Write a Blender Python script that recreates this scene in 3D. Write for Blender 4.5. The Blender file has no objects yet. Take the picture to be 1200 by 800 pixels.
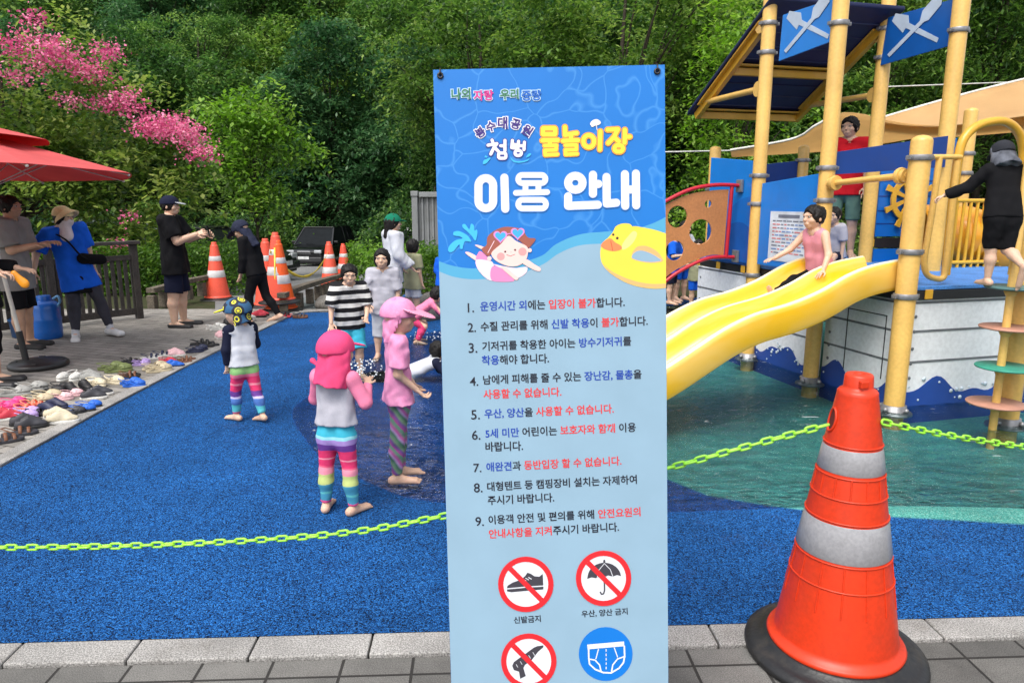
import bpy, bmesh, math, random
import numpy as np
from mathutils import Vector, Matrix

# ------------------------------------------------------------------ camera, sky, sun, exposure
S = bpy.context.scene
COL = S.collection
R = math.radians
CAMH, FPX, PITCH = 1.62, 840.0, R(11.1)
cam = bpy.data.cameras.new('camera')
cam.sensor_width = 36.0
cam.lens = FPX / 1200 * 36
cam.clip_start, cam.clip_end = 0.05, 400
camo = bpy.data.objects.new('camera', cam)
COL.objects.link(camo)
camo.location = (0, 0, CAMH)
camo.rotation_euler = (R(90) - PITCH, 0, 0)
S.camera = camo

SUN_EL, SUN_AZ = R(58), R(205)          # azimuth clockwise from +Y: behind the camera
world = bpy.data.worlds.new('World')
S.world = world
world.use_nodes = True
wt = world.node_tree
sky = wt.nodes.new('ShaderNodeTexSky')
sky.sky_type = 'NISHITA'
sky.sun_disc = False
sky.sun_elevation = SUN_EL
sky.sun_rotation = SUN_AZ
sky.air_density, sky.dust_density, sky.ozone_density = 1.0, 4.0, 1.0
hsv = wt.nodes.new('ShaderNodeHueSaturation')              # thin cloud takes most of the blue out of the sky
hsv.inputs['Saturation'].default_value = 0.35
wt.links.new(sky.outputs[0], hsv.inputs['Color'])
wt.links.new(hsv.outputs[0], wt.nodes['Background'].inputs[0])
wt.nodes['Background'].inputs[1].default_value = 0.15
sl = bpy.data.lights.new('sun', 'SUN')
sl.energy = 1.15
sl.angle = R(32)
sl.color = (1, 0.965, 0.91)
so = bpy.data.objects.new('sun', sl)
COL.objects.link(so)
sdir = Vector((math.sin(SUN_AZ) * math.cos(SUN_EL), math.cos(SUN_AZ) * math.cos(SUN_EL), math.sin(SUN_EL)))
so.rotation_euler = sdir.to_track_quat('Z', 'Y').to_euler()
so.location = (0, -6, 20)
S.view_settings.view_transform = 'Standard'
S.view_settings.look = 'None'
S.view_settings.gamma = 1
S.view_settings.exposure = 0.9
S.render.engine = 'CYCLES'
cy = S.cycles
cy.max_bounces, cy.diffuse_bounces, cy.glossy_bounces, cy.transmission_bounces, cy.transparent_max_bounces = 6, 3, 3, 4, 12
cy.caustics_reflective = cy.caustics_refractive = False
cy.sample_clamp_indirect = 6
cy.use_denoising = True

rng = np.random.default_rng(7)
random.seed(7)
# ------------------------------------------------------------------ where a sight line meets the place
def ray(px, py):
    u, v = (px - 600) / FPX, (py - 400) / FPX
    c, s = math.cos(PITCH), math.sin(PITCH)
    return Vector((u, c - v * s, -s - v * c))
def G(px, py, z=0.0):
    d = ray(px, py); k = (z - CAMH) / d.z
    return Vector((d.x * k, d.y * k, z))
def atY(px, py, Y):
    d = ray(px, py); k = Y / d.y
    return Vector((d.x * k, Y, CAMH + d.z * k))
def onplane(px, py, p, n):
    d = ray(px, py); o = Vector((0, 0, CAMH))
    return o + d * ((p - o).dot(n) / d.dot(n))

# ------------------------------------------------------------------ materials
MATS = {}
def nd(t, kind, **kw):
    n = t.nodes.new(kind)
    for k, v in kw.items(): setattr(n, k, v)
    return n
def mat(name, col, rough=0.5, metal=0.0, var=0.12, scale=6.0, bump=0.0, bscale=60.0, spec=0.5, coat=0.0, alpha=1.0, col2=None, fine=0.0, fscale=200.0, dirt=0.0):
    """procedural surface: colour drifting on a soft noise, optional second colour, grain and relief"""
    if name in MATS: return MATS[name]
    m = bpy.data.materials.new(name); MATS[name] = m
    m.use_nodes = True
    t = m.node_tree; b = t.nodes['Principled BSDF']
    b.inputs['Roughness'].default_value = rough
    b.inputs['Metallic'].default_value = metal
    b.inputs['Specular IOR Level'].default_value = spec
    b.inputs['Coat Weight'].default_value = coat
    co = nd(t, 'ShaderNodeTexCoord')
    no = nd(t, 'ShaderNodeTexNoise'); no.inputs['Scale'].default_value = scale; no.inputs['Detail'].default_value = 5
    t.links.new(co.outputs['Object'], no.inputs['Vector'])
    mx = nd(t, 'ShaderNodeMix', data_type='RGBA')
    c = Vector(col[:3]); c2 = Vector(col2[:3]) if col2 else c * (1 - 2.2 * var)
    c1 = c if col2 else c * (1 + 1.2 * var)
    mx.inputs[6].default_value = (*[min(1, x) for x in c1], 1); mx.inputs[7].default_value = (*c2, 1)
    mr = nd(t, 'ShaderNodeMapRange'); mr.inputs[1].default_value = .3; mr.inputs[2].default_value = .7
    t.links.new(no.outputs['Fac'], mr.inputs[0]); t.links.new(mr.outputs[0], mx.inputs[0])
    out = mx.outputs[2]
    if fine:
        nf = nd(t, 'ShaderNodeTexNoise'); nf.inputs['Scale'].default_value = fscale; nf.inputs['Detail'].default_value = 2
        t.links.new(co.outputs['Object'], nf.inputs['Vector'])
        mf = nd(t, 'ShaderNodeMix', data_type='RGBA', blend_type='MULTIPLY')
        mrf = nd(t, 'ShaderNodeMapRange'); mrf.inputs[1].default_value = .35; mrf.inputs[2].default_value = .65; mrf.inputs[3].default_value = 1 - fine; mrf.inputs[4].default_value = 1 + fine
        t.links.new(nf.outputs['Fac'], mrf.inputs[0])
        mf.inputs[0].default_value = 1
        t.links.new(out, mf.inputs[6]); t.links.new(mrf.outputs[0], mf.inputs[7]); out = mf.outputs[2]
    if dirt:
        nf = nd(t, 'ShaderNodeTexNoise'); nf.inputs['Scale'].default_value = scale * 2.3; nf.inputs['Detail'].default_value = 8; nf.inputs['Roughness'].default_value = .7
        t.links.new(co.outputs['Object'], nf.inputs['Vector'])
        mrf = nd(t, 'ShaderNodeMapRange'); mrf.inputs[1].default_value = .52; mrf.inputs[2].default_value = .72; mrf.inputs[3].default_value = 0; mrf.inputs[4].default_value = dirt
        t.links.new(nf.outputs['Fac'], mrf.inputs[0])
        mf = nd(t, 'ShaderNodeMix', data_type='RGBA'); mf.inputs[7].default_value = (.09, .075, .055, 1)
        t.links.new(mrf.outputs[0], mf.inputs[0]); t.links.new(out, mf.inputs[6]); out = mf.outputs[2]
    t.links.new(out, b.inputs['Base Color'])
    mro = nd(t, 'ShaderNodeMapRange'); mro.inputs[3].default_value = max(.02, rough - .08); mro.inputs[4].default_value = min(1, rough + .1)
    t.links.new(no.outputs['Fac'], mro.inputs[0]); t.links.new(mro.outputs[0], b.inputs['Roughness'])
    if bump:
        nb = nd(t, 'ShaderNodeTexNoise'); nb.inputs['Scale'].default_value = bscale; nb.inputs['Detail'].default_value = 4
        t.links.new(co.outputs['Object'], nb.inputs['Vector'])
        bp = nd(t, 'ShaderNodeBump'); bp.inputs['Strength'].default_value = bump; bp.inputs['Distance'].default_value = .01
        t.links.new(nb.outputs['Fac'], bp.inputs['Height']); t.links.new(bp.outputs[0], b.inputs['Normal'])
    if alpha < 1: b.inputs['Alpha'].default_value = alpha
    return m
def srgb(r, g, b, k=1.0):
    f = lambda x: ((x / 255 + .055) / 1.055) ** 2.4 if x > 10 else x / 255 / 12.92
    return (f(r) * k, f(g) * k, f(b) * k)
def ramp_mat(name, stops, axis='Z', rough=.8, scale=1.0, offset=0.0, wave=0.0, skew=None, constant=True):
    """cloth printed in bands along one of the thing's own axes; stops = [(position 0..1, colour)]"""
    if name in MATS: return MATS[name]
    m = bpy.data.materials.new(name); MATS[name] = m; m.use_nodes = True
    t = m.node_tree; b = t.nodes['Principled BSDF']; b.inputs['Roughness'].default_value = rough; b.inputs['Specular IOR Level'].default_value = .25
    co = nd(t, 'ShaderNodeTexCoord'); sx = nd(t, 'ShaderNodeSeparateXYZ'); t.links.new(co.outputs['Object'], sx.inputs[0])
    v = sx.outputs[axis]
    def math_(op, a, bb):
        n = nd(t, 'ShaderNodeMath', operation=op)
        for i, x in enumerate((a, bb)):
            if isinstance(x, (int, float)): n.inputs[i].default_value = x
            else: t.links.new(x, n.inputs[i])
        return n.outputs[0]
    if skew: v = math_('ADD', v, math_('MULTIPLY', sx.outputs[skew[0]], skew[1]))
    if wave:
        no = nd(t, 'ShaderNodeTexNoise'); no.inputs['Scale'].default_value = 9; t.links.new(co.outputs['Object'], no.inputs['Vector'])
        v = math_('ADD', v, math_('MULTIPLY', math_('SUBTRACT', no.outputs['Fac'], .5), wave))
    v = math_('MULTIPLY', math_('SUBTRACT', v, offset), 1 / scale)
    if skew: v = math_('FRACT', v, 0)
    cr = nd(t, 'ShaderNodeValToRGB'); cr.color_ramp.interpolation = 'CONSTANT' if constant else 'LINEAR'
    el = cr.color_ramp.elements
    for i, (p, c) in enumerate(stops):
        e = el[i] if i < 2 else el.new(p)
        e.position = p; e.color = (*c, 1)
    t.links.new(v, cr.inputs[0])
    no2 = nd(t, 'ShaderNodeTexNoise'); no2.inputs['Scale'].default_value = 25; t.links.new(co.outputs['Object'], no2.inputs['Vector'])
    mf = nd(t, 'ShaderNodeMix', data_type='RGBA', blend_type='MULTIPLY'); mf.inputs[0].default_value = .35
    t.links.new(cr.outputs[0], mf.inputs[6]); t.links.new(no2.outputs['Fac'], mf.inputs[7]); t.links.new(mf.outputs[2], b.inputs['Base Color'])
    return m

# ------------------------------------------------------------------ objects
RM = {}                                   # root object -> its world matrix
def thing(name, label, cat, loc=(0, 0, 0), rz=0.0, group=None, M=None):
    o = bpy.data.objects.new(name, None); COL.objects.link(o)
    o.empty_display_size = .1
    if M is None: M = Matrix.Translation(loc) @ Matrix.Rotation(rz, 4, 'Z')
    o.matrix_world = M; RM[o.name] = M.copy()
    tag(o, label, cat, group)
    return o
def tag(o, label=None, cat=None, group=None, kind=None):
    if label: o['label'] = label
    if cat: o['category'] = cat
    if group: o['group'] = group
    if kind: o['kind'] = kind
    return o
def mesh_from(verts, faces, mats, mi=None, smooth=False):
    me = bpy.data.meshes.new('m')
    me.from_pydata([tuple(v) for v in verts], [], [tuple(f) for f in faces])
    for m in (mats if isinstance(mats, (list, tuple)) else [mats]): me.materials.append(m)
    if mi is not None: me.polygons.foreach_set('material_index', mi)
    sm = smooth if isinstance(smooth, (list, tuple, np.ndarray)) else [smooth] * len(me.polygons)
    me.polygons.foreach_set('use_smooth', sm)
    me.update()
    return me
def link(name, me, parent=None):
    me.name = name
    o = bpy.data.objects.new(name, me); COL.objects.link(o)
    if parent is not None: o.parent = parent
    return o
def bevel(o, w, seg=2, ang=40):
    md = o.modifiers.new('bevel', 'BEVEL'); md.width = w; md.segments = seg; md.limit_method = 'ANGLE'; md.angle_limit = R(ang)
    return o
def copy_tree(o, parent=None):
    c = o.copy(); COL.objects.link(c); c.parent = parent
    if o.name in RM: RM[c.name] = RM[o.name].copy()
    for ch in list(o.children): copy_tree(ch, c)
    return c

class MB:
    """collects shapes into one mesh. space='world' data are brought into the parent's frame at build()"""
    def __init__(s): s.v, s.f, s.mi, s.sm = [], [], [], []
    def add(s, verts, faces, mi=0, smooth=False):
        b = len(s.v); s.v += [tuple(v) for v in verts]
        for f in faces: s.f.append(tuple(i + b for i in f)); s.mi.append(mi); s.sm.append(smooth)
        return s
    def box(s, c, size, M=None, mi=0, taper=1.0):
        x, y, z = (k / 2 for k in size)
        vs = [Vector((sx * x * (taper if sz > 0 else 1), sy * y * (taper if sz > 0 else 1), sz * z)) for sz in (-1, 1) for sy in (-1, 1) for sx in (-1, 1)]
        if M is not None: vs = [M @ v for v in vs]
        vs = [v + Vector(c) for v in vs]
        return s.add(vs, [(0, 2, 3, 1), (4, 5, 7, 6), (0, 1, 5, 4), (2, 6, 7, 3), (0, 4, 6, 2), (1, 3, 7, 5)], mi)
    def bar(s, a, b, w, h, up=(0, 0, 1), mi=0):
        a, b = Vector(a), Vector(b); z = (b - a).normalized(); x = Vector(up).cross(z)
        if x.length < 1e-4: x = Vector((1, 0, 0))
        x.normalize(); y = z.cross(x)
        M = Matrix((x, y, z)).transposed()
        return s.box((a + b) / 2, (w, h, (b - a).length), M, mi)
    def tube(s, pts, r, n=12, caps=True, closed=False, mi=0, sq=1.0):
        pts = [Vector(p) for p in pts]; m = len(pts)
        rs = r if isinstance(r, (list, tuple)) else [r] * m
        vs, fs = [], []; prev = None
        for i, p in enumerate(pts):
            if closed: t = pts[(i + 1) % m] - pts[i - 1]
            else: t = pts[min(i + 1, m - 1)] - pts[max(i - 1, 0)]
            t.normalize()
            if prev is None:
                x = t.orthogonal().normalized()
                if abs(t.z) < .99: x = Vector((0, 0, 1)).cross(t).normalized()
            else:
                x = (prev - t * prev.dot(t)).normalized()
            prev = x; y = t.cross(x)
            for k in range(n):
                a = 2 * math.pi * k / n
                vs.append(p + (x * math.cos(a) + y * math.sin(a) * sq) * rs[i])
        for i in range(m if closed else m - 1):
            j = (i + 1) % m
            for k in range(n):
                fs.append((i * n + k, i * n + (k + 1) % n, j * n + (k + 1) % n, j * n + k))
        s.add(vs, fs, mi, True)
        if caps and not closed:
            s.add(vs[:n], [tuple(range(n))[::-1]], mi); s.add(vs[-n:], [tuple(range(n))], mi)
        return s
    def lathe(s, prof, c=(0, 0, 0), n=32, M=None, mi=0, smooth=True, cap=True):
        vs, fs = [], []
        for r, z in prof:
            for k in range(n):
                a = 2 * math.pi * k / n; v = Vector((r * math.cos(a), r * math.sin(a), z))
                vs.append((M @ v if M is not None else v) + Vector(c))
        m = len(prof)
        for i in range(m - 1):
            for k in range(n): fs.append((i * n + k, i * n + (k + 1) % n, (i + 1) * n + (k + 1) % n, (i + 1) * n + k))
        s.add(vs, fs, mi, smooth)
        if cap:
            if prof[0][0] > 1e-5: s.add(vs[:n], [tuple(range(n))[::-1]], mi)
            if prof[-1][0] > 1e-5: s.add(vs[-n:], [tuple(range(n))], mi)
        return s
    def ell(s, c, r, M=None, n=16, m=10, mi=0):
        if isinstance(r, (int, float)): r = (r, r, r)
        vs, fs = [], []
        for i in range(m + 1):
            th = math.pi * i / m
            for k in range(n):
                a = 2 * math.pi * k / n
                v = Vector((r[0] * math.sin(th) * math.cos(a), r[1] * math.sin(th) * math.sin(a), -r[2] * math.cos(th)))
                vs.append((M @ v if M is not None else v) + Vector(c))
        for i in range(m):
            for k in range(n): fs.append((i * n + k, i * n + (k + 1) % n, (i + 1) * n + (k + 1) % n, (i + 1) * n + k))
        return s.add(vs, fs, mi, True)
    def prism(s, poly, o, ex, ey, h, mi=0, holes=()):
        """2-D outline (with holes) in the plane o + a*ex + b*ey, given thickness h along ex x ey"""
        o, ex, ey = Vector(o), Vector(ex), Vector(ey); nz = ex.cross(ey).normalized()
        from mathutils.geometry import tessellate_polygon
        loops = [[Vector((a, b, 0)) for a, b in L] for L in (poly, *holes)]
        tri = tessellate_polygon(loops); flat = [p for L in loops for p in L]
        lo = [o + ex * p.x + ey * p.y for p in flat]; hi = [p + nz * h for p in lo]; n = len(flat)
        fs = []
        for t in tri:
            a, b, c = (flat[i] for i in t)
            if (b - a).cross(c - a).z < 0: t = (t[0], t[2], t[1])
            fs.append(tuple(i + n for i in t)); fs.append(tuple(reversed(t)))
        k = 0
        for L in loops:
            m = len(L); area = sum(L[i].x * L[(i + 1) % m].y - L[(i + 1) % m].x * L[i].y for i in range(m))
            outer = (k == 0); sgn = (area > 0) == outer
            for i in range(m):
                a, b = k + i, k + (i + 1) % m
                fs.append((a, b, b + n, a + n) if sgn else (b, a, a + n, b + n))
            k += m
        return s.add(lo + hi, fs, mi)
    def build(s, name, mats, parent=None, bev=0, space='world', seg=2):
        vs = s.v
        if parent is not None and space == 'world':
            root = parent; M = Matrix.Identity(4)
            while root is not None:
                if root.name in RM: M = RM[root.name]; break
                root = root.parent
            Mi = M.inverted(); vs = [Mi @ Vector(v) for v in vs]
        me = mesh_from(vs, s.f, mats, s.mi, s.sm)
        o = link(name, me, parent)
        if bev: bevel(o, bev, seg)
        return o

def spline(pts, n=8, closed=False):
    """Catmull-Rom through points (tuples of any length)"""
    P = [np.array(p, float) for p in pts]; m = len(P); out = []
    for i in range(m if closed else m - 1):
        p0, p1, p2, p3 = (P[(i + k) % m] if closed else P[min(max(i + k, 0), m - 1)] for k in (-1, 0, 1, 2))
        for j in range(n):
            t = j / n
            out.append(.5 * ((2 * p1) + (-p0 + p2) * t + (2 * p0 - 5 * p1 + 4 * p2 - p3) * t * t + (-p0 + 3 * p1 - 3 * p2 + p3) * t ** 3))
    if not closed: out.append(P[-1])
    return [tuple(o) for o in out]

# ------------------------------------------------------------------ smooth bodies: distance fields turned into one surface
def nz(v): return np.array(v, float) / max(1e-9, np.linalg.norm(v))
def cap(a, b, ra, rb, k=.02, flat0=False, flat1=False, sq=None): return dict(t='c', a=np.array(a, float), b=np.array(b, float), ra=ra, rb=rb, k=k, f0=flat0, f1=flat1, sq=sq)
def ell(c, r, k=.02, Rm=None): return dict(t='e', a=np.array(c, float), r=np.array(r, float), k=k, Rm=Rm)
def pd(p, X):
    if p['t'] == 'c':
        a, b = p['a'], p['b']; ab = b - a; q = X - a
        if p['sq']:
            ax, f = p['sq']; ax = nz(ax); q = q + (q @ ax)[..., None] * ax * (1 / f - 1); ab = ab + (ab @ ax) * ax * (1 / f - 1)
        L2 = max(1e-12, ab @ ab); tt = (q @ ab) / L2; t = np.clip(tt, 0, 1)
        d = np.sqrt(((q - t[..., None] * ab) ** 2).sum(-1)) - (p['ra'] + (p['rb'] - p['ra']) * t)
        L = math.sqrt(L2)
        if p['f0']: d = np.maximum(d, -tt * L)
        if p['f1']: d = np.maximum(d, (tt - 1) * L)
        return d
    q = X - p['a']
    if p['Rm'] is not None: q = q @ p['Rm']
    r = p['r']; k0 = np.sqrt(((q / r) ** 2).sum(-1)); k1 = np.sqrt(((q / r ** 2) ** 2).sum(-1)) + 1e-9
    return np.where(k0 < .15, -r.min(), k0 * (k0 - 1) / k1)
def pbb(p):
    if p['t'] == 'c':
        r = max(p['ra'], p['rb']); return np.minimum(p['a'], p['b']) - r, np.maximum(p['a'], p['b']) + r
    r = p['r'].max(); return p['a'] - r, p['a'] + r
def sdf_mesh(prims, h, cuts=(), noise=0.0, nscale=1.0, sub=(), seed=0):
    lo = np.min([pbb(p)[0] for p in prims], 0) - 3 * h; hi = np.max([pbb(p)[1] for p in prims], 0) + 3 * h
    n = np.ceil((hi - lo) / h).astype(int) + 1
    D = np.full(n, .2)
    ax = [lo[i] + h * np.arange(n[i]) for i in range(3)]
    def region(p, mg):
        a, b = pbb(p); i0 = np.clip(np.floor((a - mg - lo) / h).astype(int), 0, n - 1); i1 = np.clip(np.ceil((b + mg - lo) / h).astype(int) + 1, 1, n)
        sl_ = tuple(slice(i0[i], i1[i]) for i in range(3))
        return sl_, np.stack(np.meshgrid(*(ax[i][sl_[i]] for i in range(3)), indexing='ij'), -1)
    for p in prims:
        sl_, X = region(p, .06); d = pd(p, X); k = p['k']; c = D[sl_]
        e = np.clip(.5 + .5 * (c - d) / k, 0, 1); D[sl_] = c + (d - c) * e - k * e * (1 - e)
    X = None
    if noise or cuts:
        X = np.stack(np.meshgrid(*ax, indexing='ij'), -1)
    if noise:
        r_ = np.random.default_rng(seed); w = np.zeros(n)
        for i in range(7):
            kv = r_.normal(0, 1, 3) * np.array([1.3, 1.3, .4]) * 22 / nscale; w += np.sin(X @ kv + r_.uniform(0, 6.3) + 1.5 * np.sin(X @ (kv[[2, 0, 1]] * .6))) / 7
        D = D + w * noise * 2.2
    for p in sub:
        sl_, Xs = region(p, .02); D[sl_] = np.maximum(D[sl_], -pd(p, Xs))
    for pt, nrm in cuts:
        D = np.maximum(D, (X - np.array(pt)) @ nz(nrm))
    return surface_nets(D, lo, h)
def surface_nets(D, lo, h):
    I = D < 0
    def c8(A): return [A[i:A.shape[0] - 1 + i, j:A.shape[1] - 1 + j, k:A.shape[2] - 1 + k] for i in (0, 1) for j in (0, 1) for k in (0, 1)]
    C = c8(I); cnt = sum(c.astype(np.int8) for c in C); act = (cnt > 0) & (cnt < 8)
    idx = np.argwhere(act)
    if len(idx) == 0: return np.zeros((0, 3)), np.zeros((0, 4), int)
    vals = np.stack([c[act] for c in c8(D)], 1)
    offs = np.array([(i, j, k) for i in (0, 1) for j in (0, 1) for k in (0, 1)], float)
    acc = np.zeros((len(idx), 3)); w = np.zeros(len(idx))
    for a in range(8):
        for b in range(a + 1, 8):
            if abs(offs[a] - offs[b]).sum() != 1: continue
            va, vb = vals[:, a], vals[:, b]; m = (va < 0) != (vb < 0)
            t = np.where(m, va / np.where(m, va - vb, 1), 0)
            acc += np.where(m[:, None], offs[a] + t[:, None] * (offs[b] - offs[a]), 0); w += m
    V = lo + h * (idx + acc / w[:, None])
    num = np.full(act.shape, -1); num[tuple(idx.T)] = np.arange(len(idx))
    F = []
    for d in range(3):
        s0 = [slice(None)] * 3; s1 = [slice(None)] * 3; s0[d] = slice(0, -1); s1[d] = slice(1, None)
        e = I[tuple(s0)] != I[tuple(s1)]
        u, v = (d + 1) % 3, (d + 2) % 3
        P = np.argwhere(e)
        ok = (P[:, u] > 0) & (P[:, v] > 0) & (P[:, u] < I.shape[u] - 1) & (P[:, v] < I.shape[v] - 1); P = P[ok]
        ins = I[tuple(P.T)]
        q = []
        for du, dv in ((1, 1), (0, 1), (0, 0), (1, 0)):
            Q = P.copy(); Q[:, u] -= du; Q[:, v] -= dv; q.append(num[tuple(Q.T)])
        q = np.stack(q, 1)
        q[~ins] = q[~ins][:, ::-1]
        F.append(q)
    return V, np.concatenate(F)
def np_mesh(V, F, mats, smooth=True, mi=None):
    me = bpy.data.meshes.new('m')
    n, k = len(F), F.shape[1]
    me.vertices.add(len(V)); me.vertices.foreach_set('co', np.asarray(V, np.float32).ravel())
    me.loops.add(n * k); me.loops.foreach_set('vertex_index', np.asarray(F, np.int32).ravel())
    me.polygons.add(n); me.polygons.foreach_set('loop_start', np.arange(0, n * k, k, dtype=np.int32))
    me.polygons.foreach_set('use_smooth', np.full(n, smooth))
    for m in (mats if isinstance(mats, (list, tuple)) else [mats]): me.materials.append(m)
    if mi is not None: me.polygons.foreach_set('material_index', np.asarray(mi, np.int32))
    me.update(calc_edges=True); me.validate()
    return me
def sdf_obj(name, prims, h, m, parent=None, **kw):
    V, F = sdf_mesh(prims, h, **kw)
    return link(name, np_mesh(V, F, m), parent)
# ------------------------------------------------------------------ the lie of the land
def terr(x, y):
    """ground height: level around the pool, a ramp falling to the car park, then the wooded hill"""
    if y < 10.6: z = -0.34
    else: z = -0.04 - min(y - 10.6, 27) * 0.058
    if y >= 10.6 and (x > 3 or x < -11): z += .012 * min(y - 10.6, 27) * min(1, max(x - 3, -11 - x) / 4)
    if y > 38.5: z += (y - 38.5) * .5 if y < 75 else 18.25 + (y - 75) * .2
    return z
def seg_dist(PX, PY, poly):
    P = np.array(poly, float); d = np.full(PX.shape, 1e9); ins = np.zeros(PX.shape, bool)
    for (x0, y0), (x1, y1) in zip(P, np.roll(P, -1, 0)):
        ex, ey = x1 - x0, y1 - y0; t = np.clip(((PX - x0) * ex + (PY - y0) * ey) / (ex * ex + ey * ey + 1e-12), 0, 1)
        d = np.minimum(d, np.hypot(PX - x0 - t * ex, PY - y0 - t * ey))
        c = ((y0 > PY) != (y1 > PY)) & (PX < ex * (PY - y0) / (ey if abs(ey) > 1e-12 else 1e-12) + x0)
        ins ^= c
    return np.where(ins, d, -d)
g2 = lambda px, py: tuple(G(px, py))[:2]
shore_px = [(527, 598), (465, 590), (416, 571), (364, 546), (338, 517), (323, 486), (334, 469), (360, 452), (372, 436), (380, 420), (410, 405), (450, 396), (490, 388), (530, 380)]
shore = spline([g2(*p) for p in shore_px], 6) + [(0.5, 10.3), (3, 12.3), (9, 12.5), (9, 3.6)] + [g2(*p) for p in ((1260, 606), (1200, 603), (1100, 601), (1000, 601), (900, 604), (830, 607), (787, 608), (700, 612), (620, 610))]
teal = [g2(*p) for p in ((770, 470), (780, 545), (830, 572), (900, 588), (960, 598), (1010, 603), (1060, 606), (1120, 609), (1200, 614), (1300, 622))] + [(9, 3.4), (9, 12.5), (2.2, 11.0), (1.6, 8.0)]
GX, GY = np.arange(-6.6, 9.001, .05), np.arange(2.2, 12.6, .05)
XX, YY = np.meshgrid(GX, GY, indexing='ij')
sd_s, sd_t = seg_dist(XX, YY, shore), seg_dist(XX, YY, teal)
ZZ = -np.clip((sd_s + .02) * .11, 0, .16)
fA, fB = G(-300, 761), G(1500, 713)                         # front edge of the rubber surface
fe = lambda x: fA.y + (fB.y - fA.y) * (x - fA.x) / (fB.x - fA.x)
front = fe(XX)
YC = np.maximum(YY, front)                                  # rows before the edge collapse onto it
V = np.stack([XX, YC, ZZ], -1).reshape(-1, 3)
nx, ny = XX.shape
ii = (np.arange(nx - 1)[:, None] * ny + np.arange(ny - 1)[None, :])
keep = (YC[:-1, 1:] - YC[:-1, :-1] > 1e-6) | (YC[1:, 1:] - YC[1:, :-1] > 1e-6)
keep &= ~((XX[:-1, :-1] < -1.95) & (YY[:-1, :-1] > 10.45))
ii = ii[keep]
Fq = np.stack([ii, ii + ny, ii + ny + 1, ii + 1], 1)

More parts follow.
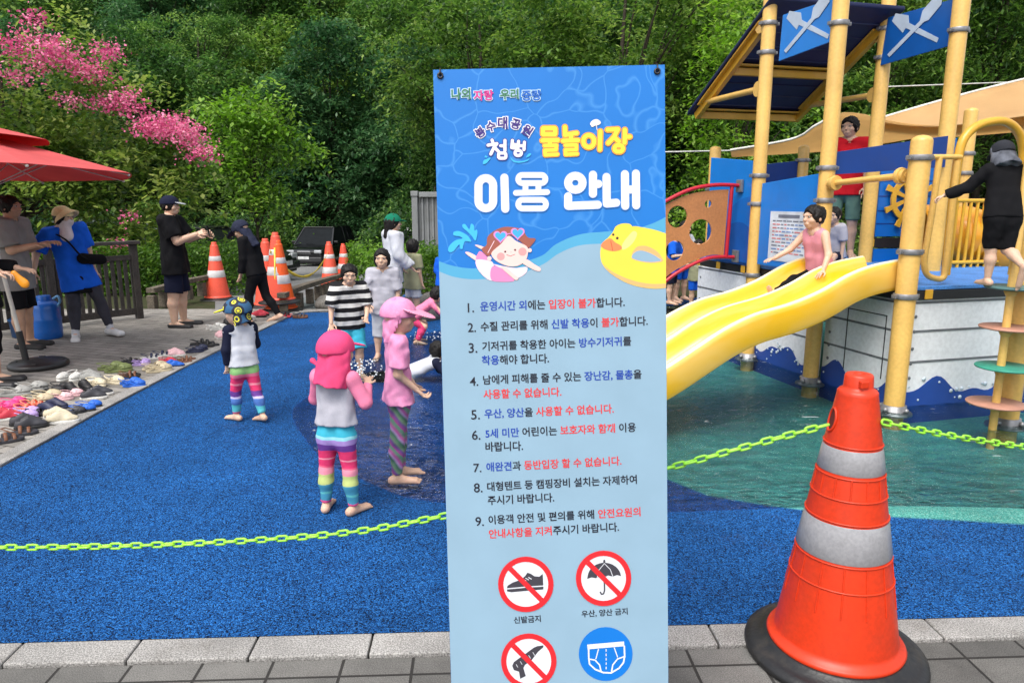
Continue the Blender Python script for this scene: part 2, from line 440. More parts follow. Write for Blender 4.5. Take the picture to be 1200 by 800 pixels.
def rubber_mat():
    m = bpy.data.materials.new('rubber granules'); m.use_nodes = True
    t = m.node_tree; b = t.nodes['Principled BSDF']; L = t.links.new
    co = nd(t, 'ShaderNodeTexCoord')
    vo = nd(t, 'ShaderNodeTexVoronoi'); vo.inputs['Scale'].default_value = 210; L(co.outputs['Object'], vo.inputs['Vector'])
    sep = nd(t, 'ShaderNodeSeparateColor'); L(vo.outputs['Color'], sep.inputs[0])
    def ramp(stops):
        r = nd(t, 'ShaderNodeValToRGB'); r.color_ramp.interpolation = 'CONSTANT'
        for i, (p, c) in enumerate(stops):
            e = r.color_ramp.elements[i] if i < 2 else r.color_ramp.elements.new(p); e.position = p; e.color = (*c, 1)
        L(sep.outputs[0], r.inputs[0]); return r.outputs[0]
    blue = ramp([(0, (.002, .010, .032)), (.24, (.006, .046, .16)), (.5, (.010, .09, .30)), (.84, (.03, .17, .48))])
    tl = ramp([(0, (.04, .17, .15)), (.14, (.06, .29, .25)), (.5, (.09, .39, .33)), (.82, (.24, .52, .44))])
    at = nd(t, 'ShaderNodeAttribute', attribute_name='teal'); ash = nd(t, 'ShaderNodeAttribute', attribute_name='shore')
    st = nd(t, 'ShaderNodeMapRange'); st.inputs[1].default_value = -.015; st.inputs[2].default_value = .015; L(at.outputs['Fac'], st.inputs[0])
    mx = nd(t, 'ShaderNodeMix', data_type='RGBA'); L(st.outputs[0], mx.inputs[0]); L(blue, mx.inputs[6]); L(tl, mx.inputs[7])
    # bluer basin colour, painted in to offset the grey reflections on the water
    bas = nd(t, 'ShaderNodeMapRange'); bas.inputs[1].default_value = .11; bas.inputs[2].default_value = .13; L(ash.outputs['Fac'], bas.inputs[0])
    iv = nd(t, 'ShaderNodeMath', operation='SUBTRACT'); iv.inputs[0].default_value = 1; L(st.outputs[0], iv.inputs[1]); bb = nd(t, 'ShaderNodeMath', operation='MULTIPLY'); L(bas.outputs[0], bb.inputs[0]); L(iv.outputs[0], bb.inputs[1])
    mb = nd(t, 'ShaderNodeMix', data_type='RGBA', blend_type='MULTIPLY'); mb.inputs[7].default_value = (.4, 1.0, 1.35, 1); L(bb.outputs[0], mb.inputs[0]); L(mx.outputs[2], mb.inputs[6]); mx = mb
    # wear: broad faded and soiled patches
    no = nd(t, 'ShaderNodeTexNoise'); no.inputs['Scale'].default_value = .9; no.inputs['Detail'].default_value = 6; no.inputs['Roughness'].default_value = .65; L(co.outputs['Object'], no.inputs['Vector'])
    mr = nd(t, 'ShaderNodeMapRange'); mr.inputs[1].default_value = .3; mr.inputs[2].default_value = .7; mr.inputs[3].default_value = .66; mr.inputs[4].default_value = 1.22; L(no.outputs['Fac'], mr.inputs[0])
    mu = nd(t, 'ShaderNodeMix', data_type='RGBA', blend_type='MULTIPLY'); mu.inputs[0].default_value = 1; L(mx.outputs[2], mu.inputs[6]); L(mr.outputs[0], mu.inputs[7])
    # wet rubber: darker and shiny where the water washes over it
    n2 = nd(t, 'ShaderNodeTexNoise'); n2.inputs['Scale'].default_value = 2.2; n2.inputs['Detail'].default_value = 4; L(co.outputs['Object'], n2.inputs['Vector'])
    ad = nd(t, 'ShaderNodeMath', operation='MULTIPLY_ADD'); ad.inputs[1].default_value = .05; ad.inputs[2].default_value = -.025; L(n2.outputs['Fac'], ad.inputs[0])
    su = nd(t, 'ShaderNodeMath', operation='ADD'); L(ash.outputs['Fac'], su.inputs[0]); L(ad.outputs[0], su.inputs[1])
    wet = nd(t, 'ShaderNodeMapRange'); wet.inputs[1].default_value = .105; wet.inputs[2].default_value = .12; L(su.outputs[0], wet.inputs[0])
    # drips and footprints carried out of the water: small wet patches within a metre or so of the edge
    n3 = nd(t, 'ShaderNodeTexNoise'); n3.inputs['Scale'].default_value = 4.5; n3.inputs['Detail'].default_value = 5; n3.inputs['Roughness'].default_value = .6; L(co.outputs['Object'], n3.inputs['Vector'])
    w3 = nd(t, 'ShaderNodeMapRange'); w3.inputs[1].default_value = .56; w3.inputs[2].default_value = .62; L(n3.outputs['Fac'], w3.inputs[0])
    s3 = nd(t, 'ShaderNodeMapRange'); s3.inputs[1].default_value = -1.3; s3.inputs[2].default_value = -.2; s3.inputs[4].default_value = .8; L(ash.outputs['Fac'], s3.inputs[0])
    m3 = nd(t, 'ShaderNodeMath', operation='MULTIPLY'); L(w3.outputs[0], m3.inputs[0]); L(s3.outputs[0], m3.inputs[1])
    x3 = nd(t, 'ShaderNodeMath', operation='MAXIMUM'); L(m3.outputs[0], x3.inputs[0]); L(wet.outputs[0], x3.inputs[1]); wet = x3
    mw = nd(t, 'ShaderNodeMix', data_type='RGBA', blend_type='MULTIPLY'); mw.inputs[7].default_value = (.78, .92, .97, 1); L(wet.outputs[0], mw.inputs[0]); L(mu.outputs[2], mw.inputs[6])
    L(mw.outputs[2], b.inputs['Base Color'])
    ro = nd(t, 'ShaderNodeMapRange'); ro.inputs[3].default_value = .85; ro.inputs[4].default_value = .35; L(wet.outputs[0], ro.inputs[0]); L(ro.outputs[0], b.inputs['Roughness'])
    b.inputs['Specular IOR Level'].default_value = .12
    bp = nd(t, 'ShaderNodeBump'); bp.inputs['Strength'].default_value = .9; bp.inputs['Distance'].default_value = .004; L(vo.outputs['Distance'], bp.inputs['Height']); bp.invert = True; L(bp.outputs[0], b.inputs['Normal'])
    return m
me = np_mesh(V, Fq, rubber_mat())
for nm, arr in (('shore', sd_s), ('teal', sd_t)):
    a = me.attributes.new(nm, 'FLOAT', 'POINT'); a.data.foreach_set('value', arr.reshape(-1).astype(np.float32))
rub = tag(link('rubber_pool_floor', me), kind='structure')

def water_mat():
    m = bpy.data.materials.new('shallow water'); m.use_nodes = True
    t = m.node_tree; L = t.links.new; t.nodes.remove(t.nodes['Principled BSDF'])
    out = t.nodes['Material Output']; co = nd(t, 'ShaderNodeTexCoord'); mp = nd(t, 'ShaderNodeMapping'); mp.inputs['Scale'].default_value = (1, 2.2, 1); L(co.outputs['Object'], mp.inputs[0])
    h = None
    for sc, w in ((2.6, .75), (7, .5), (18, .12)):
        n = nd(t, 'ShaderNodeTexNoise'); n.inputs['Scale'].default_value = sc; n.inputs['Detail'].default_value = 3; n.inputs['Distortion'].default_value = .8; L(mp.outputs[0], n.inputs['Vector'])
        k = nd(t, 'ShaderNodeMath', operation='MULTIPLY'); k.inputs[1].default_value = w; L(n.outputs['Fac'], k.inputs[0])
        if h is None: h = k.outputs[0]
        else:
            a = nd(t, 'ShaderNodeMath', operation='ADD'); L(h, a.inputs[0]); L(k.outputs[0], a.inputs[1]); h = a.outputs[0]
    pw = nd(t, 'ShaderNodeMath', operation='POWER'); pw.inputs[1].default_value = 1.6; L(h, pw.inputs[0]); bp = nd(t, 'ShaderNodeBump'); bp.inputs['Strength'].default_value = 1.0; bp.inputs['Distance'].default_value = .2; L(pw.outputs[0], bp.inputs['Height'])
    fr = nd(t, 'ShaderNodeFresnel'); fr.inputs['IOR'].default_value = 1.27; L(bp.outputs[0], fr.inputs['Normal'])
    gl = nd(t, 'ShaderNodeBsdfGlossy'); gl.inputs['Roughness'].default_value = .03; L(bp.outputs[0], gl.inputs['Normal'])
    tr = nd(t, 'ShaderNodeBsdfTransparent'); tr.inputs['Color'].default_value = (.88, .965, .97, 1)
    mx = nd(t, 'ShaderNodeMixShader'); L(fr.outputs[0], mx.inputs[0]); L(tr.outputs[0], mx.inputs[1]); L(gl.outputs[0], mx.inputs[2])
    # scraps of foam drifting on the surface
    mf = nd(t, 'ShaderNodeMapping'); mf.inputs['Scale'].default_value = (1, 3.2, 1); L(co.outputs['Object'], mf.inputs[0])
    nf = nd(t, 'ShaderNodeTexNoise'); nf.inputs['Scale'].default_value = 3.4; nf.inputs['Detail'].default_value = 7; nf.inputs['Roughness'].default_value = .62; nf.inputs['Distortion'].default_value = 1.2; L(mf.outputs[0], nf.inputs['Vector'])
    rf = nd(t, 'ShaderNodeMapRange'); rf.inputs[1].default_value = .66; rf.inputs[2].default_value = .74; rf.inputs[4].default_value = .75; L(nf.outputs['Fac'], rf.inputs[0])
    df = nd(t, 'ShaderNodeBsdfDiffuse'); df.inputs['Color'].default_value = (.8, .84, .86, 1); mo = nd(t, 'ShaderNodeMixShader'); L(rf.outputs[0], mo.inputs[0]); L(mx.outputs[0], mo.inputs[1]); L(df.outputs[0], mo.inputs[2])
    L(mo.outputs[0], out.inputs['Surface'])
    return m
xs = np.linspace(-3.6, 9, 40); ys = np.linspace(2.75, 12.5, 30)
wv = [(x, y, -.016) for x in xs for y in ys]
wf = [(i * 30 + j, (i + 1) * 30 + j, (i + 1) * 30 + j + 1, i * 30 + j + 1) for i in range(39) for j in range(29)]
tag(link('pool_water', mesh_from(wv, wf, water_mat(), smooth=True)), kind='structure')

# ------------------------------------------------------------------ paving, kerb, ramp, ground
def paver_mat(name, c1, c2, mortar, sx, sy, rot=0.0, rough=.85, gap=.012, off=.5):
    m = bpy.data.materials.new(name); m.use_nodes = True; t = m.node_tree; b = t.nodes['Principled BSDF']; L = t.links.new
    co = nd(t, 'ShaderNodeTexCoord'); mp = nd(t, 'ShaderNodeMapping'); mp.inputs['Rotation'].default_value = (0, 0, rot); L(co.outputs['Object'], mp.inputs[0])
    br = nd(t, 'ShaderNodeTexBrick'); br.offset = off
    for k, v in (('Scale', 1), ('Brick Width', sx), ('Row Height', sy), ('Mortar Size', gap / 2), ('Mortar Smooth', .3), ('Bias', 0.0)): br.inputs[k].default_value = v
    br.inputs['Color1'].default_value = (*c1, 1); br.inputs['Color2'].default_value = (*c2, 1); br.inputs['Mortar'].default_value = (*mortar, 1)
    L(mp.outputs[0], br.inputs['Vector'])
    n1 = nd(t, 'ShaderNodeTexNoise'); n1.inputs['Scale'].default_value = 1.4; n1.inputs['Detail'].default_value = 8; n1.inputs['Roughness'].default_value = .7; L(co.outputs['Object'], n1.inputs['Vector'])
    n2 = nd(t, 'ShaderNodeTexNoise'); n2.inputs['Scale'].default_value = 260; n2.inputs['Detail'].default_value = 2; L(co.outputs['Object'], n2.inputs['Vector'])
    x = br.outputs['Color']
    for n, lo, hi in ((n1, .6, 1.35), (n2, .55, 1.45)):
        mr = nd(t, 'ShaderNodeMapRange'); mr.inputs[1].default_value = .3; mr.inputs[2].default_value = .7; mr.inputs[3].default_value = lo; mr.inputs[4].default_value = hi; L(n.outputs['Fac'], mr.inputs[0])
        mu = nd(t, 'ShaderNodeMix', data_type='RGBA', blend_type='MULTIPLY'); mu.inputs[0].default_value = 1; L(x, mu.inputs[6]); L(mr.outputs[0], mu.inputs[7]); x = mu.outputs[2]
    L(x, b.inputs['Base Color']); b.inputs['Roughness'].default_value = rough; b.inputs['Specular IOR Level'].default_value = .3
    ad = nd(t, 'ShaderNodeMath', operation='MULTIPLY_ADD'); ad.inputs[1].default_value = -1; L(br.outputs['Fac'], ad.inputs[0])
    k = nd(t, 'ShaderNodeMath', operation='MULTIPLY'); k.inputs[1].default_value = .25; L(n2.outputs['Fac'], k.inputs[0]); L(k.outputs[0], ad.inputs[2])
    bp = nd(t, 'ShaderNodeBump'); bp.inputs['Strength'].default_value = .7; bp.inputs['Distance'].default_value = .006; L(ad.outputs[0], bp.inputs['Height']); L(bp.outputs[0], b.inputs['Normal'])
    return m
kdir = (fB - fA); kdir.z = 0; kdir.normalize(); knor = Vector((kdir.y, -kdir.x, 0))      # knor points to the camera
kang = math.atan2(kdir.y, kdir.x)
def sheet(name, poly, z, m, thick=.3):
    return tag(MB().prism([(p[0], p[1]) for p in poly], (0, 0, z - thick), (1, 0, 0), (0, 1, 0), thick).build(name, m), kind='structure')
# kerb stones, each with its own length, with open joints between
km = mat('granite kerb', (.29, .28, .265), .8, var=.14, scale=3, fine=.5, fscale=190, bump=.3, bscale=200, dirt=.35)
b = MB(); s_ = 0.0; Lk = (fB - fA).length
k0 = fA + knor * .014
M = Matrix.Rotation(kang, 3, 'Z')
for L_ in [.43] * 26:
    c = k0 + kdir * (s_ + L_ / 2 - .28) + knor * .065
    b.box((c.x, c.y, -.085), (L_ - .007, .13, .19), M); s_ += L_
o = b.build('kerb', km, bev=.006); tag(o, kind='structure')
pm = paver_mat('concrete paving', (.105, .102, .096), (.15, .145, .135), (.03, .028, .026), .25, .25, -kang, off=.0)
k1 = k0 + knor * .137
sheet('front_pavement', [k1 - kdir * 2, k1 + kdir * 9, k1 + kdir * 9 + knor * 6, k1 - kdir * 2 + knor * 6], -.004, pm)
b = MB().box((fA + kdir * Lk / 2 + knor * .007).to_tuple()[:2] + (-.12,), (Lk, .012, .18), M)
tag(b.build('joint', mat('dark joint', (.012, .012, .012), .9)), kind='structure')
# plaza
edge_px = [(-260, 680), (0, 548), (120, 482), (217, 431), (272, 404), (316, 383), (338, 372), (352, 367), (372, 365.5), (410, 364)]
E_ = [G(*p) for p in edge_px]
plz = [p.to_tuple()[:2] for p in E_] + [(-1.9, 10.75), (-16, 10.75), (-16, E_[0].y)]
wm = paver_mat('plaza pavers', (.21, .198, .178), (.29, .272, .245), (.08, .074, .064), .42, .11, R(18))
sheet('plaza_pavement', plz, .012, wm)
b = MB()
for p, q in zip(E_[:-1], E_[1:]):
    d = (q - p).normalized(); n = Vector((-d.y, d.x, 0))
    L_ = (q - p).length; k = max(1, round(L_ / .9))
    for i in range(k):
        a_, c_ = p + d * (L_ * i / k + .004), p + d * (L_ * (i + 1) / k - .004)
        c = (a_ + c_) / 2 + n * .06
        b.box((c.x, c.y, -.06), ((c_ - a_).length, .12, .16), Matrix.Rotation(math.atan2(d.y, d.x), 3, 'Z'))
tag(b.build('plaza_kerb', km, bev=.006), kind='structure')
# asphalt ramp down to the car park
am = mat('asphalt', (.17, .17, .17), .9, var=.12, scale=.6, fine=.35, fscale=120, bump=.3, bscale=160)
ys = np.linspace(10.75, 37.6, 28); vs = []
for y in ys:
    t_ = (y - 10.75) / 26.85
    x0 = -4.5 - 11 * t_; x1 = -2.55 - .2 * math.sin(t_ * 3) + 9 * max(0, t_ - .3)
    for k in range(9): vs.append((x0 + (x1 - x0) * k / 8, y, -.04 - (y - 10.6) * .058 + .03))
fs = [(i * 9 + k, i * 9 + k + 1, i * 9 + 10 + k, i * 9 + 9 + k) for i in range(27) for k in range(8)]
tag(link('car_park_road', mesh_from(vs, fs, am, smooth=True)), kind='structure')
# ground and hill
def ground_mat():
    m = mat('forest floor', (.035, .04, .018), .95, col2=(.05, .038, .022), scale=.8, fine=.4, fscale=14, bump=.6, bscale=12, spec=.1)
    return m
tx = np.concatenate([np.linspace(-140, -30, 14), np.linspace(-28, 28, 43), np.linspace(30, 140, 14)]); ty = np.concatenate([np.linspace(-60, 8, 12), np.linspace(10.5, 10.65, 2), np.linspace(12, 76, 50), np.linspace(80, 200, 12)])
tv = [(x, y, terr(x, y) + (0 if y < 39 else .8 * math.sin(x * .35 + y * .2) * min(1, (y - 39) / 6))) for x in tx for y in ty]
n_ = len(ty); tf = [(i * n_ + j, (i + 1) * n_ + j, (i + 1) * n_ + j + 1, i * n_ + j + 1) for i in range(len(tx) - 1) for j in range(n_ - 1)]
tag(link('ground', mesh_from(tv, tf, ground_mat(), smooth=True)), kind='structure')
# verge: soil and weeds behind the plaza edge and behind the pool
sm_ = mat('soil', (.055, .05, .03), .95, col2=(.03, .045, .014), scale=5, fine=.5, fscale=60, bump=.8, bscale=50, spec=.1)
def slope_sheet(name, x0, x1, y0, y1, dz):
    vs = [(x, y, -.04 - (y - 10.6) * .058 + dz) for y in np.linspace(y0, y1, 6) for x in np.linspace(x0, x1, 6)]
    fs = [(i * 6 + k, i * 6 + k + 1, i * 6 + 7 + k, i * 6 + 6 + k) for i in range(5) for k in range(5)]
    return tag(link(name, mesh_from(vs, fs, sm_, smooth=True)), kind='structure')
slope_sheet('verge', -16, -4.6, 10.78, 15, .022)
slope_sheet('verge', -2.5, 3.2, 11.0, 16, .05)
sheet('back_edge', [(-1.9, 10.2), (-1.85, 12.0), (9.2, 13.6), (9.2, 12.3), (3, 12.2), (0.6, 10.9), (-.6, 10.15)], .03, sm_)
# ------------------------------------------------------------------ trees, hedges, plants
def leaf_mat(name, c0, c1, c2, trans=.42, rough=.42):
    if name in MATS: return MATS[name]
    m = bpy.data.materials.new(name); MATS[name] = m; m.use_nodes = True; t = m.node_tree; L = t.links.new; b = t.nodes['Principled BSDF']
    at = nd(t, 'ShaderNodeAttribute', attribute_name='tint'); oi = nd(t, 'ShaderNodeObjectInfo')
    k = nd(t, 'ShaderNodeMath', operation='MULTIPLY_ADD'); k.inputs[1].default_value = .22; k.inputs[2].default_value = -.11; L(oi.outputs['Random'], k.inputs[0])
    a = nd(t, 'ShaderNodeMath', operation='ADD'); L(at.outputs['Fac'], a.inputs[0]); L(k.outputs[0], a.inputs[1])
    cr = nd(t, 'ShaderNodeValToRGB'); e = cr.color_ramp.elements; e[0].color = (*c0, 1); e[0].position = .1; e[1].color = (*c2, 1); e[1].position = .95
    q = e.new(.5); q.color = (*c1, 1); L(a.outputs[0], cr.inputs[0]); L(cr.outputs[0], b.inputs['Base Color'])
    b.inputs['Roughness'].default_value = rough; b.inputs['Specular IOR Level'].default_value = .3
    tr = nd(t, 'ShaderNodeBsdfTranslucent'); hs = nd(t, 'ShaderNodeHueSaturation'); hs.inputs['Value'].default_value = 1.5; hs.inputs['Saturation'].default_value = 1.1; L(cr.outputs[0], hs.inputs['Color']); L(hs.outputs[0], tr.inputs[0])
    mx = nd(t, 'ShaderNodeMixShader'); mx.inputs[0].default_value = trans; L(b.outputs[0], mx.inputs[1]); L(tr.outputs[0], mx.inputs[2]); L(mx.outputs[0], t.nodes['Material Output'].inputs['Surface'])
    return m
def leaf_mesh(C, size, tint, m, up=.9, droop=.25, aspect=.5, r=None):
    """C: leaf positions (N,3); every leaf a folded pointed blade of its own size, turn and tilt"""
    r = r or rng; N = len(C)
    az = r.uniform(0, 2 * np.pi, N); el = r.normal(-droop, .45, N)
    d = np.stack([np.cos(az) * np.cos(el), np.sin(az) * np.cos(el), np.sin(el)], 1)
    nrm = r.normal(0, 1, (N, 3)) * (1 - up) * 1.6 + np.array([0, 0, 1.0]); s = np.cross(d, nrm); s /= np.linalg.norm(s, axis=1)[:, None] + 1e-9
    n2 = np.cross(s, d); L = size * r.uniform(.6, 1.35, N)
    L = L[:, None]
    mid = C + d * L * .45 - n2 * L * .06
    V = np.stack([C, mid + s * L * aspect * .5 + n2 * L * .08, C + d * L, mid - s * L * aspect * .5 + n2 * L * .08], 1).reshape(-1, 3)
    F = np.arange(4 * N).reshape(N, 4)
    me = np_mesh(V, F, m, smooth=False)
    at = me.attributes.new('tint', 'FLOAT', 'POINT'); at.data.foreach_set('value', np.repeat(tint, 4).astype(np.float32))
    return me
def crown_points(r, blobs, n_clump, n_leaf, sig, shell=.55, flat=.35):
    """clumps spread through the blobs' volume, thicker near the surface; returns leaf positions, tint, clump centres"""
    vol = np.array([np.prod(b[1]) ** (2 / 3) for b in blobs]); pk = r.choice(len(blobs), n_clump, p=vol / vol.sum())
    v = r.normal(0, 1, (n_clump, 3)); v /= np.linalg.norm(v, axis=1)[:, None]
    rad = shell + (1 - shell) * r.uniform(0, 1, n_clump) ** .6
    rad *= 1 + .12 * r.normal(0, 1, n_clump)
    c0 = np.array([b[0] for b in blobs])[pk]; rr = np.array([b[1] for b in blobs])[pk]
    cc = c0 + v * rr * rad[:, None]
    ct = r.uniform(.15, .7, n_clump)
    k = r.integers(0, n_clump, n_leaf)
    off = r.normal(0, 1, (n_leaf, 3)) * np.array([sig, sig, sig * flat])
    out = cc[k] - c0[k]; rad_xy = np.hypot(off[:, 0], off[:, 1])
    P = cc[k] + off; P[:, 2] -= rad_xy ** 2 / sig * .35
    return P, np.clip(ct[k] + r.normal(0, .17, n_leaf), 0, 1), cc
BARK = mat('bark', (.075, .06, .048), .95, col2=(.035, .03, .025), scale=9, bump=.8, bscale=30, spec=.15)
LF = dict(
    deep=leaf_mat('leaf deep', (.022, .058, .017), (.074, .165, .04), (.23, .35, .09)),
    mid=leaf_mat('leaf mid', (.028, .066, .015), (.105, .205, .04), (.30, .41, .10)),
    light=leaf_mat('leaf light', (.07, .15, .02), (.16, .32, .04), (.32, .46, .10)),
    cool=leaf_mat('leaf cool', (.022, .062, .024), (.05, .13, .05), (.13, .23, .09)),
    hedge=leaf_mat('leaf hedge', (.035, .09, .014), (.09, .19, .025), (.24, .36, .06)),
    olive=leaf_mat('leaf olive', (.06, .12, .024), (.16, .25, .05), (.36, .42, .12)))
def trunk_mb(r, h, r0, targets, lean=(0, 0), fork=.35):
    b = MB(); top = Vector((lean[0], lean[1], h))
    path = spline([(0, 0, -.4), (lean[0] * .15 + r.normal(0, .06), r.normal(0, .06), h * .3), (lean[0] * .5 + r.normal(0, .1), lean[1] * .5, h * .65), tuple(top)], 6)
    n = len(path); b.tube(path, [r0 * (1.25 if i == 0 else 1) * (1 - .8 * i / (n - 1)) for i in range(n)], 9)
    for tg in targets:
        zz = min(max(tg[2] * r.uniform(.4, .7), h * fork), h * .95); i = int(np.clip(zz / h * (n - 1), 1, n - 2)); s = Vector(path[i]); e = Vector(tg)
        mid = s.lerp(e, .5) + Vector((r.normal(0, .12), r.normal(0, .12), .12 * (e - s).length))
        pp = spline([tuple(s), tuple(mid), tuple(e)], 5); k = len(pp); rr = r0 * .42 * (1 - .6 * i / n)
        b.tube(pp, [max(.008, rr * (1 - .88 * q / (k - 1))) for q in range(k)], 6)
    return b
PROTO = {}
def proto_tree(key, seed, h, blobs, leaf, n_clump=150, n_leaf=14000, size=.2, sig=.5, r0=.16, flat=.35, nb=14, shell=.55, aspect=.5, droop=.25, lean=(0, 0)):
    r = np.random.default_rng(seed)
    P, T, cc = crown_points(r, blobs, n_clump, n_leaf, sig, shell, flat)
    P[:, 2] = np.maximum(P[:, 2], .05)
    tg = cc[r.choice(len(cc), min(nb, len(cc)), replace=False)]
    tm = trunk_mb(r, h * .82, r0, tg, lean)
    PROTO[key] = (mesh_from(tm.v, tm.f, BARK, tm.mi, tm.sm), leaf_mesh(P, size, T, LF[leaf], r=r, aspect=aspect, droop=droop))
    PROTO[key][0].name = 'trunk'; PROTO[key][1].name = 'crown'
def put_tree(key, x, y, label, s=1.0, rz=0.0, name='tree', cat='tree', group=None, z=None, leaf=None, sz=None):
    t = thing(name, label, cat, (x, y, terr(x, y) if z is None else z), rz, group)
    t.scale = (s, s, sz or s)
    tr = link('trunk', PROTO[key][0], t); cr = link('crown', PROTO[key][1], t)
    if leaf: cr.material_slots[0].link = 'OBJECT'; cr.material_slots[0].material = LF[leaf]
    return t
B_ = lambda x, y, z, a, b, c: ((x, y, z), (a, b, c))
proto_tree('broad', 1, 10, [B_(0, 0, 6.3, 3.2, 3.2, 3.2), B_(1.4, -.6, 4.0, 2.4, 2.4, 1.8), B_(-1.5, .3, 4.4, 2.4, 2.4, 2.0), B_(.2, -.9, 8.4, 2, 2, 1.7)], 'deep', 165, 27000, .25, .5, flat=.3)
proto_tree('layer', 2, 11, [B_(0, 0, 3.2, 3.4, 3.0, 1.4), B_(.6, 0, 5.6, 3.0, 3.0, 1.5), B_(-.5, 0, 7.8, 2.6, 2.6, 1.4), B_(.1, 0, 9.7, 1.8, 1.8, 1.3)], 'cool', 150, 26000, .26, .62, flat=.17, aspect=.42)
proto_tree('vase', 3, 11, [B_(0, 0, 8.2, 3.9, 3.4, 2.2), B_(-2.3, -.4, 6.2, 2.0, 2, 1.6), B_(2.3, -.3, 6.4, 2.0, 2, 1.6), B_(0, 0, 5.8, 1.8, 1.8, 1.0)], 'mid', 170, 26000, .2, .5, nb=30, r0=.2, flat=.26)
proto_tree('slim', 4, 9, [B_(0, 0, 4.2, 1.7, 1.7, 2.6), B_(.2, 0, 7.0, 1.3, 1.3, 1.9), B_(-.4, 0, 2.0, 1.8, 1.6, 1.4)], 'mid', 130, 13000, .18, .42, r0=.11)
proto_tree('pine', 5, 13, [B_(0, 0, 4 + i * 1.35, 2.9 - i * .3, 2.9 - i * .3, .55) for i in range(7)], 'mid', 200, 24000, .27, .5, flat=.25, aspect=.3, r0=.17, nb=26)
proto_tree('bush', 6, 2.6, [B_(0, 0, 1.1, 1.6, 1.3, 1.1), B_(1.0, -.2, .7, 1.2, 1.0, .8), B_(-1.1, 0, .8, 1.3, 1.1, .9)], 'mid', 110, 17000, .13, .3, r0=.06, nb=8, shell=.5)
proto_tree('young', 7, 5, [B_(0, 0, 4.3, 1.0, .9, .8), B_(-.6, 0, 3.3, .8, .7, .6), B_(.8, 0, 3.5, .9, .7, .55), B_(.1, 0, 2.4, .8, .7, .6)], 'light', 80, 6500, .16, .3, r0=.05, nb=14, shell=.3, flat=.25)
proto_tree('myrtle', 8, 5.0, [B_(0, 0, 3.4, 1.9, 1.6, 1.5), B_(1.5, -.2, 2.6, 1.4, 1.2, 1.3), B_(-1.5, 0, 2.9, 1.6, 1.4, 1.5), B_(2.4, -.1, 1.9, 1.0, 1.0, 1.0), B_(.3, -.5, 1.6, 1.8, 1.2, 1.1), B_(-1.6, -.3, 1.5, 1.6, 1.2, 1.0)], 'olive', 260, 34000, .115, .27, r0=.07, nb=26, shell=.45, aspect=.55)
# the wooded hill: front rows with labels of their own, the rows behind told apart by nothing
front_trees = [
    ('layer', -27, 41, 1.05, 'dark green layered tree far beyond the red parasol'), ('broad', -20, 40.5, 1.05, 'broad dark tree behind the crape myrtle and its pink flowers'),
    ('broad', -14.5, 40.5, 1.0, 'round dense tree rising behind the white parked car'), ('layer', -9.6, 40, 1.1, 'tall layered tree right behind the black off-roader'),
    ('layer', -5.2, 38.5, 1.05, 'bluish layered tree between the black off-roader and grey container'), ('vase', -1.2, 28, 1.0, 'spreading tree with forked limbs above the grey container'),
    ('vase', 4.0, 27, 1.08, 'wide tree with open limbs showing over the notice banner'), ('broad', 9.0, 28, 1.0, 'leafy tree behind the bubble panel and navy roof'),
    ('pine', 13.2, 27, 1.0, 'conifer behind the yellow poles of the play ship'), ('pine', 17.5, 27.5, 1.08, 'tall conifer above the middle of the beige sail'), ('pine', 22.2, 28, 1.0, 'conifer above the outer end of the beige sail'),
    ('slim', 6.6, 21.5, .95, 'slim light tree just past the banner beside the navy roof')]
for k, x, y, s, lb in front_trees:
    put_tree(k, x, y, lb, s, random.uniform(0, 6.28), group='trees at the foot of the hill', leaf={'slim': 'light'}.get(k))
gi = 0
for y, xs_, ks, ss in ((46, np.arange(-33, 36, 5.0), ('broad', 'layer', 'broad', 'vase'), 1.05), (53, np.arange(-38, 42, 6.4), ('layer', 'broad', 'pine'), 1.25), (61, np.arange(-42, 48, 6.6), ('broad', 'layer'), 1.45), (70, np.arange(-48, 54, 7), ('broad', 'layer'), 1.6)):
    for x in xs_:
        put_tree(ks[gi % len(ks)], x + random.uniform(-1.3, 1.3), y + random.uniform(-1.5, 1.5), 'dark leafy tree in the dense wood covering the hillside', ss * random.uniform(.9, 1.15), random.uniform(0, 6.28), group='trees of the hillside wood', leaf=random.choice(('deep', 'deep', 'mid', 'cool')))
        gi += 1
for x, y, s in ((3.0, 33, .95), (8, 34, 1.0), (-2.5, 34, .9), (13, 33, 1.0), (18.5, 34, 1.05), (24, 33, 1.0), (28, 30, 1.0)):
    put_tree(random.choice(('broad', 'layer')), x, y, 'dark leafy tree in the dense wood covering the hillside', s, random.uniform(0, 6), group='trees of the hillside wood', leaf=random.choice(('deep', 'mid')))
# undergrowth at the foot of the wood, one bush at a time
for x, y, s, lf in ([(x, 37.6 + random.uniform(-.5, .5), 1.25 + random.uniform(-.2, .3), random.choice(('deep', 'cool', 'mid'))) for x in np.arange(-25, -3, 2.5)]
                    + [(x, 24.5 + random.uniform(-.6, .8), 1.2 + random.uniform(-.2, .35), random.choice(('deep', 'mid', 'cool'))) for x in np.arange(-2.6, 24, 2.3)]):
    put_tree('bush', x, y, 'dark bush in the undergrowth along the foot of the wood', s, random.uniform(0, 6), 'bush', 'bush', 'bushes along the foot of the wood', leaf=lf)
put_tree('young', *atY(300, 250, 21)[:2], 'young tree with sparse yellow green leaves and thin brown trunk', 1.12, .6)
put_tree('bush', -7.4, 16.8, 'leafy green bush between the crape myrtle and the cone', .6, 1.0, 'bush', 'bush', leaf='mid')
put_tree('bush', -9.2, 18.0, 'tall light green bush behind the man in black', .95, 2.0, 'bush', 'bush', leaf='light')
put_tree('bush', -12.2, 15.6, 'low dark green bush behind the wooden railing', .75, 3.0, 'bush', 'bush', leaf='mid')
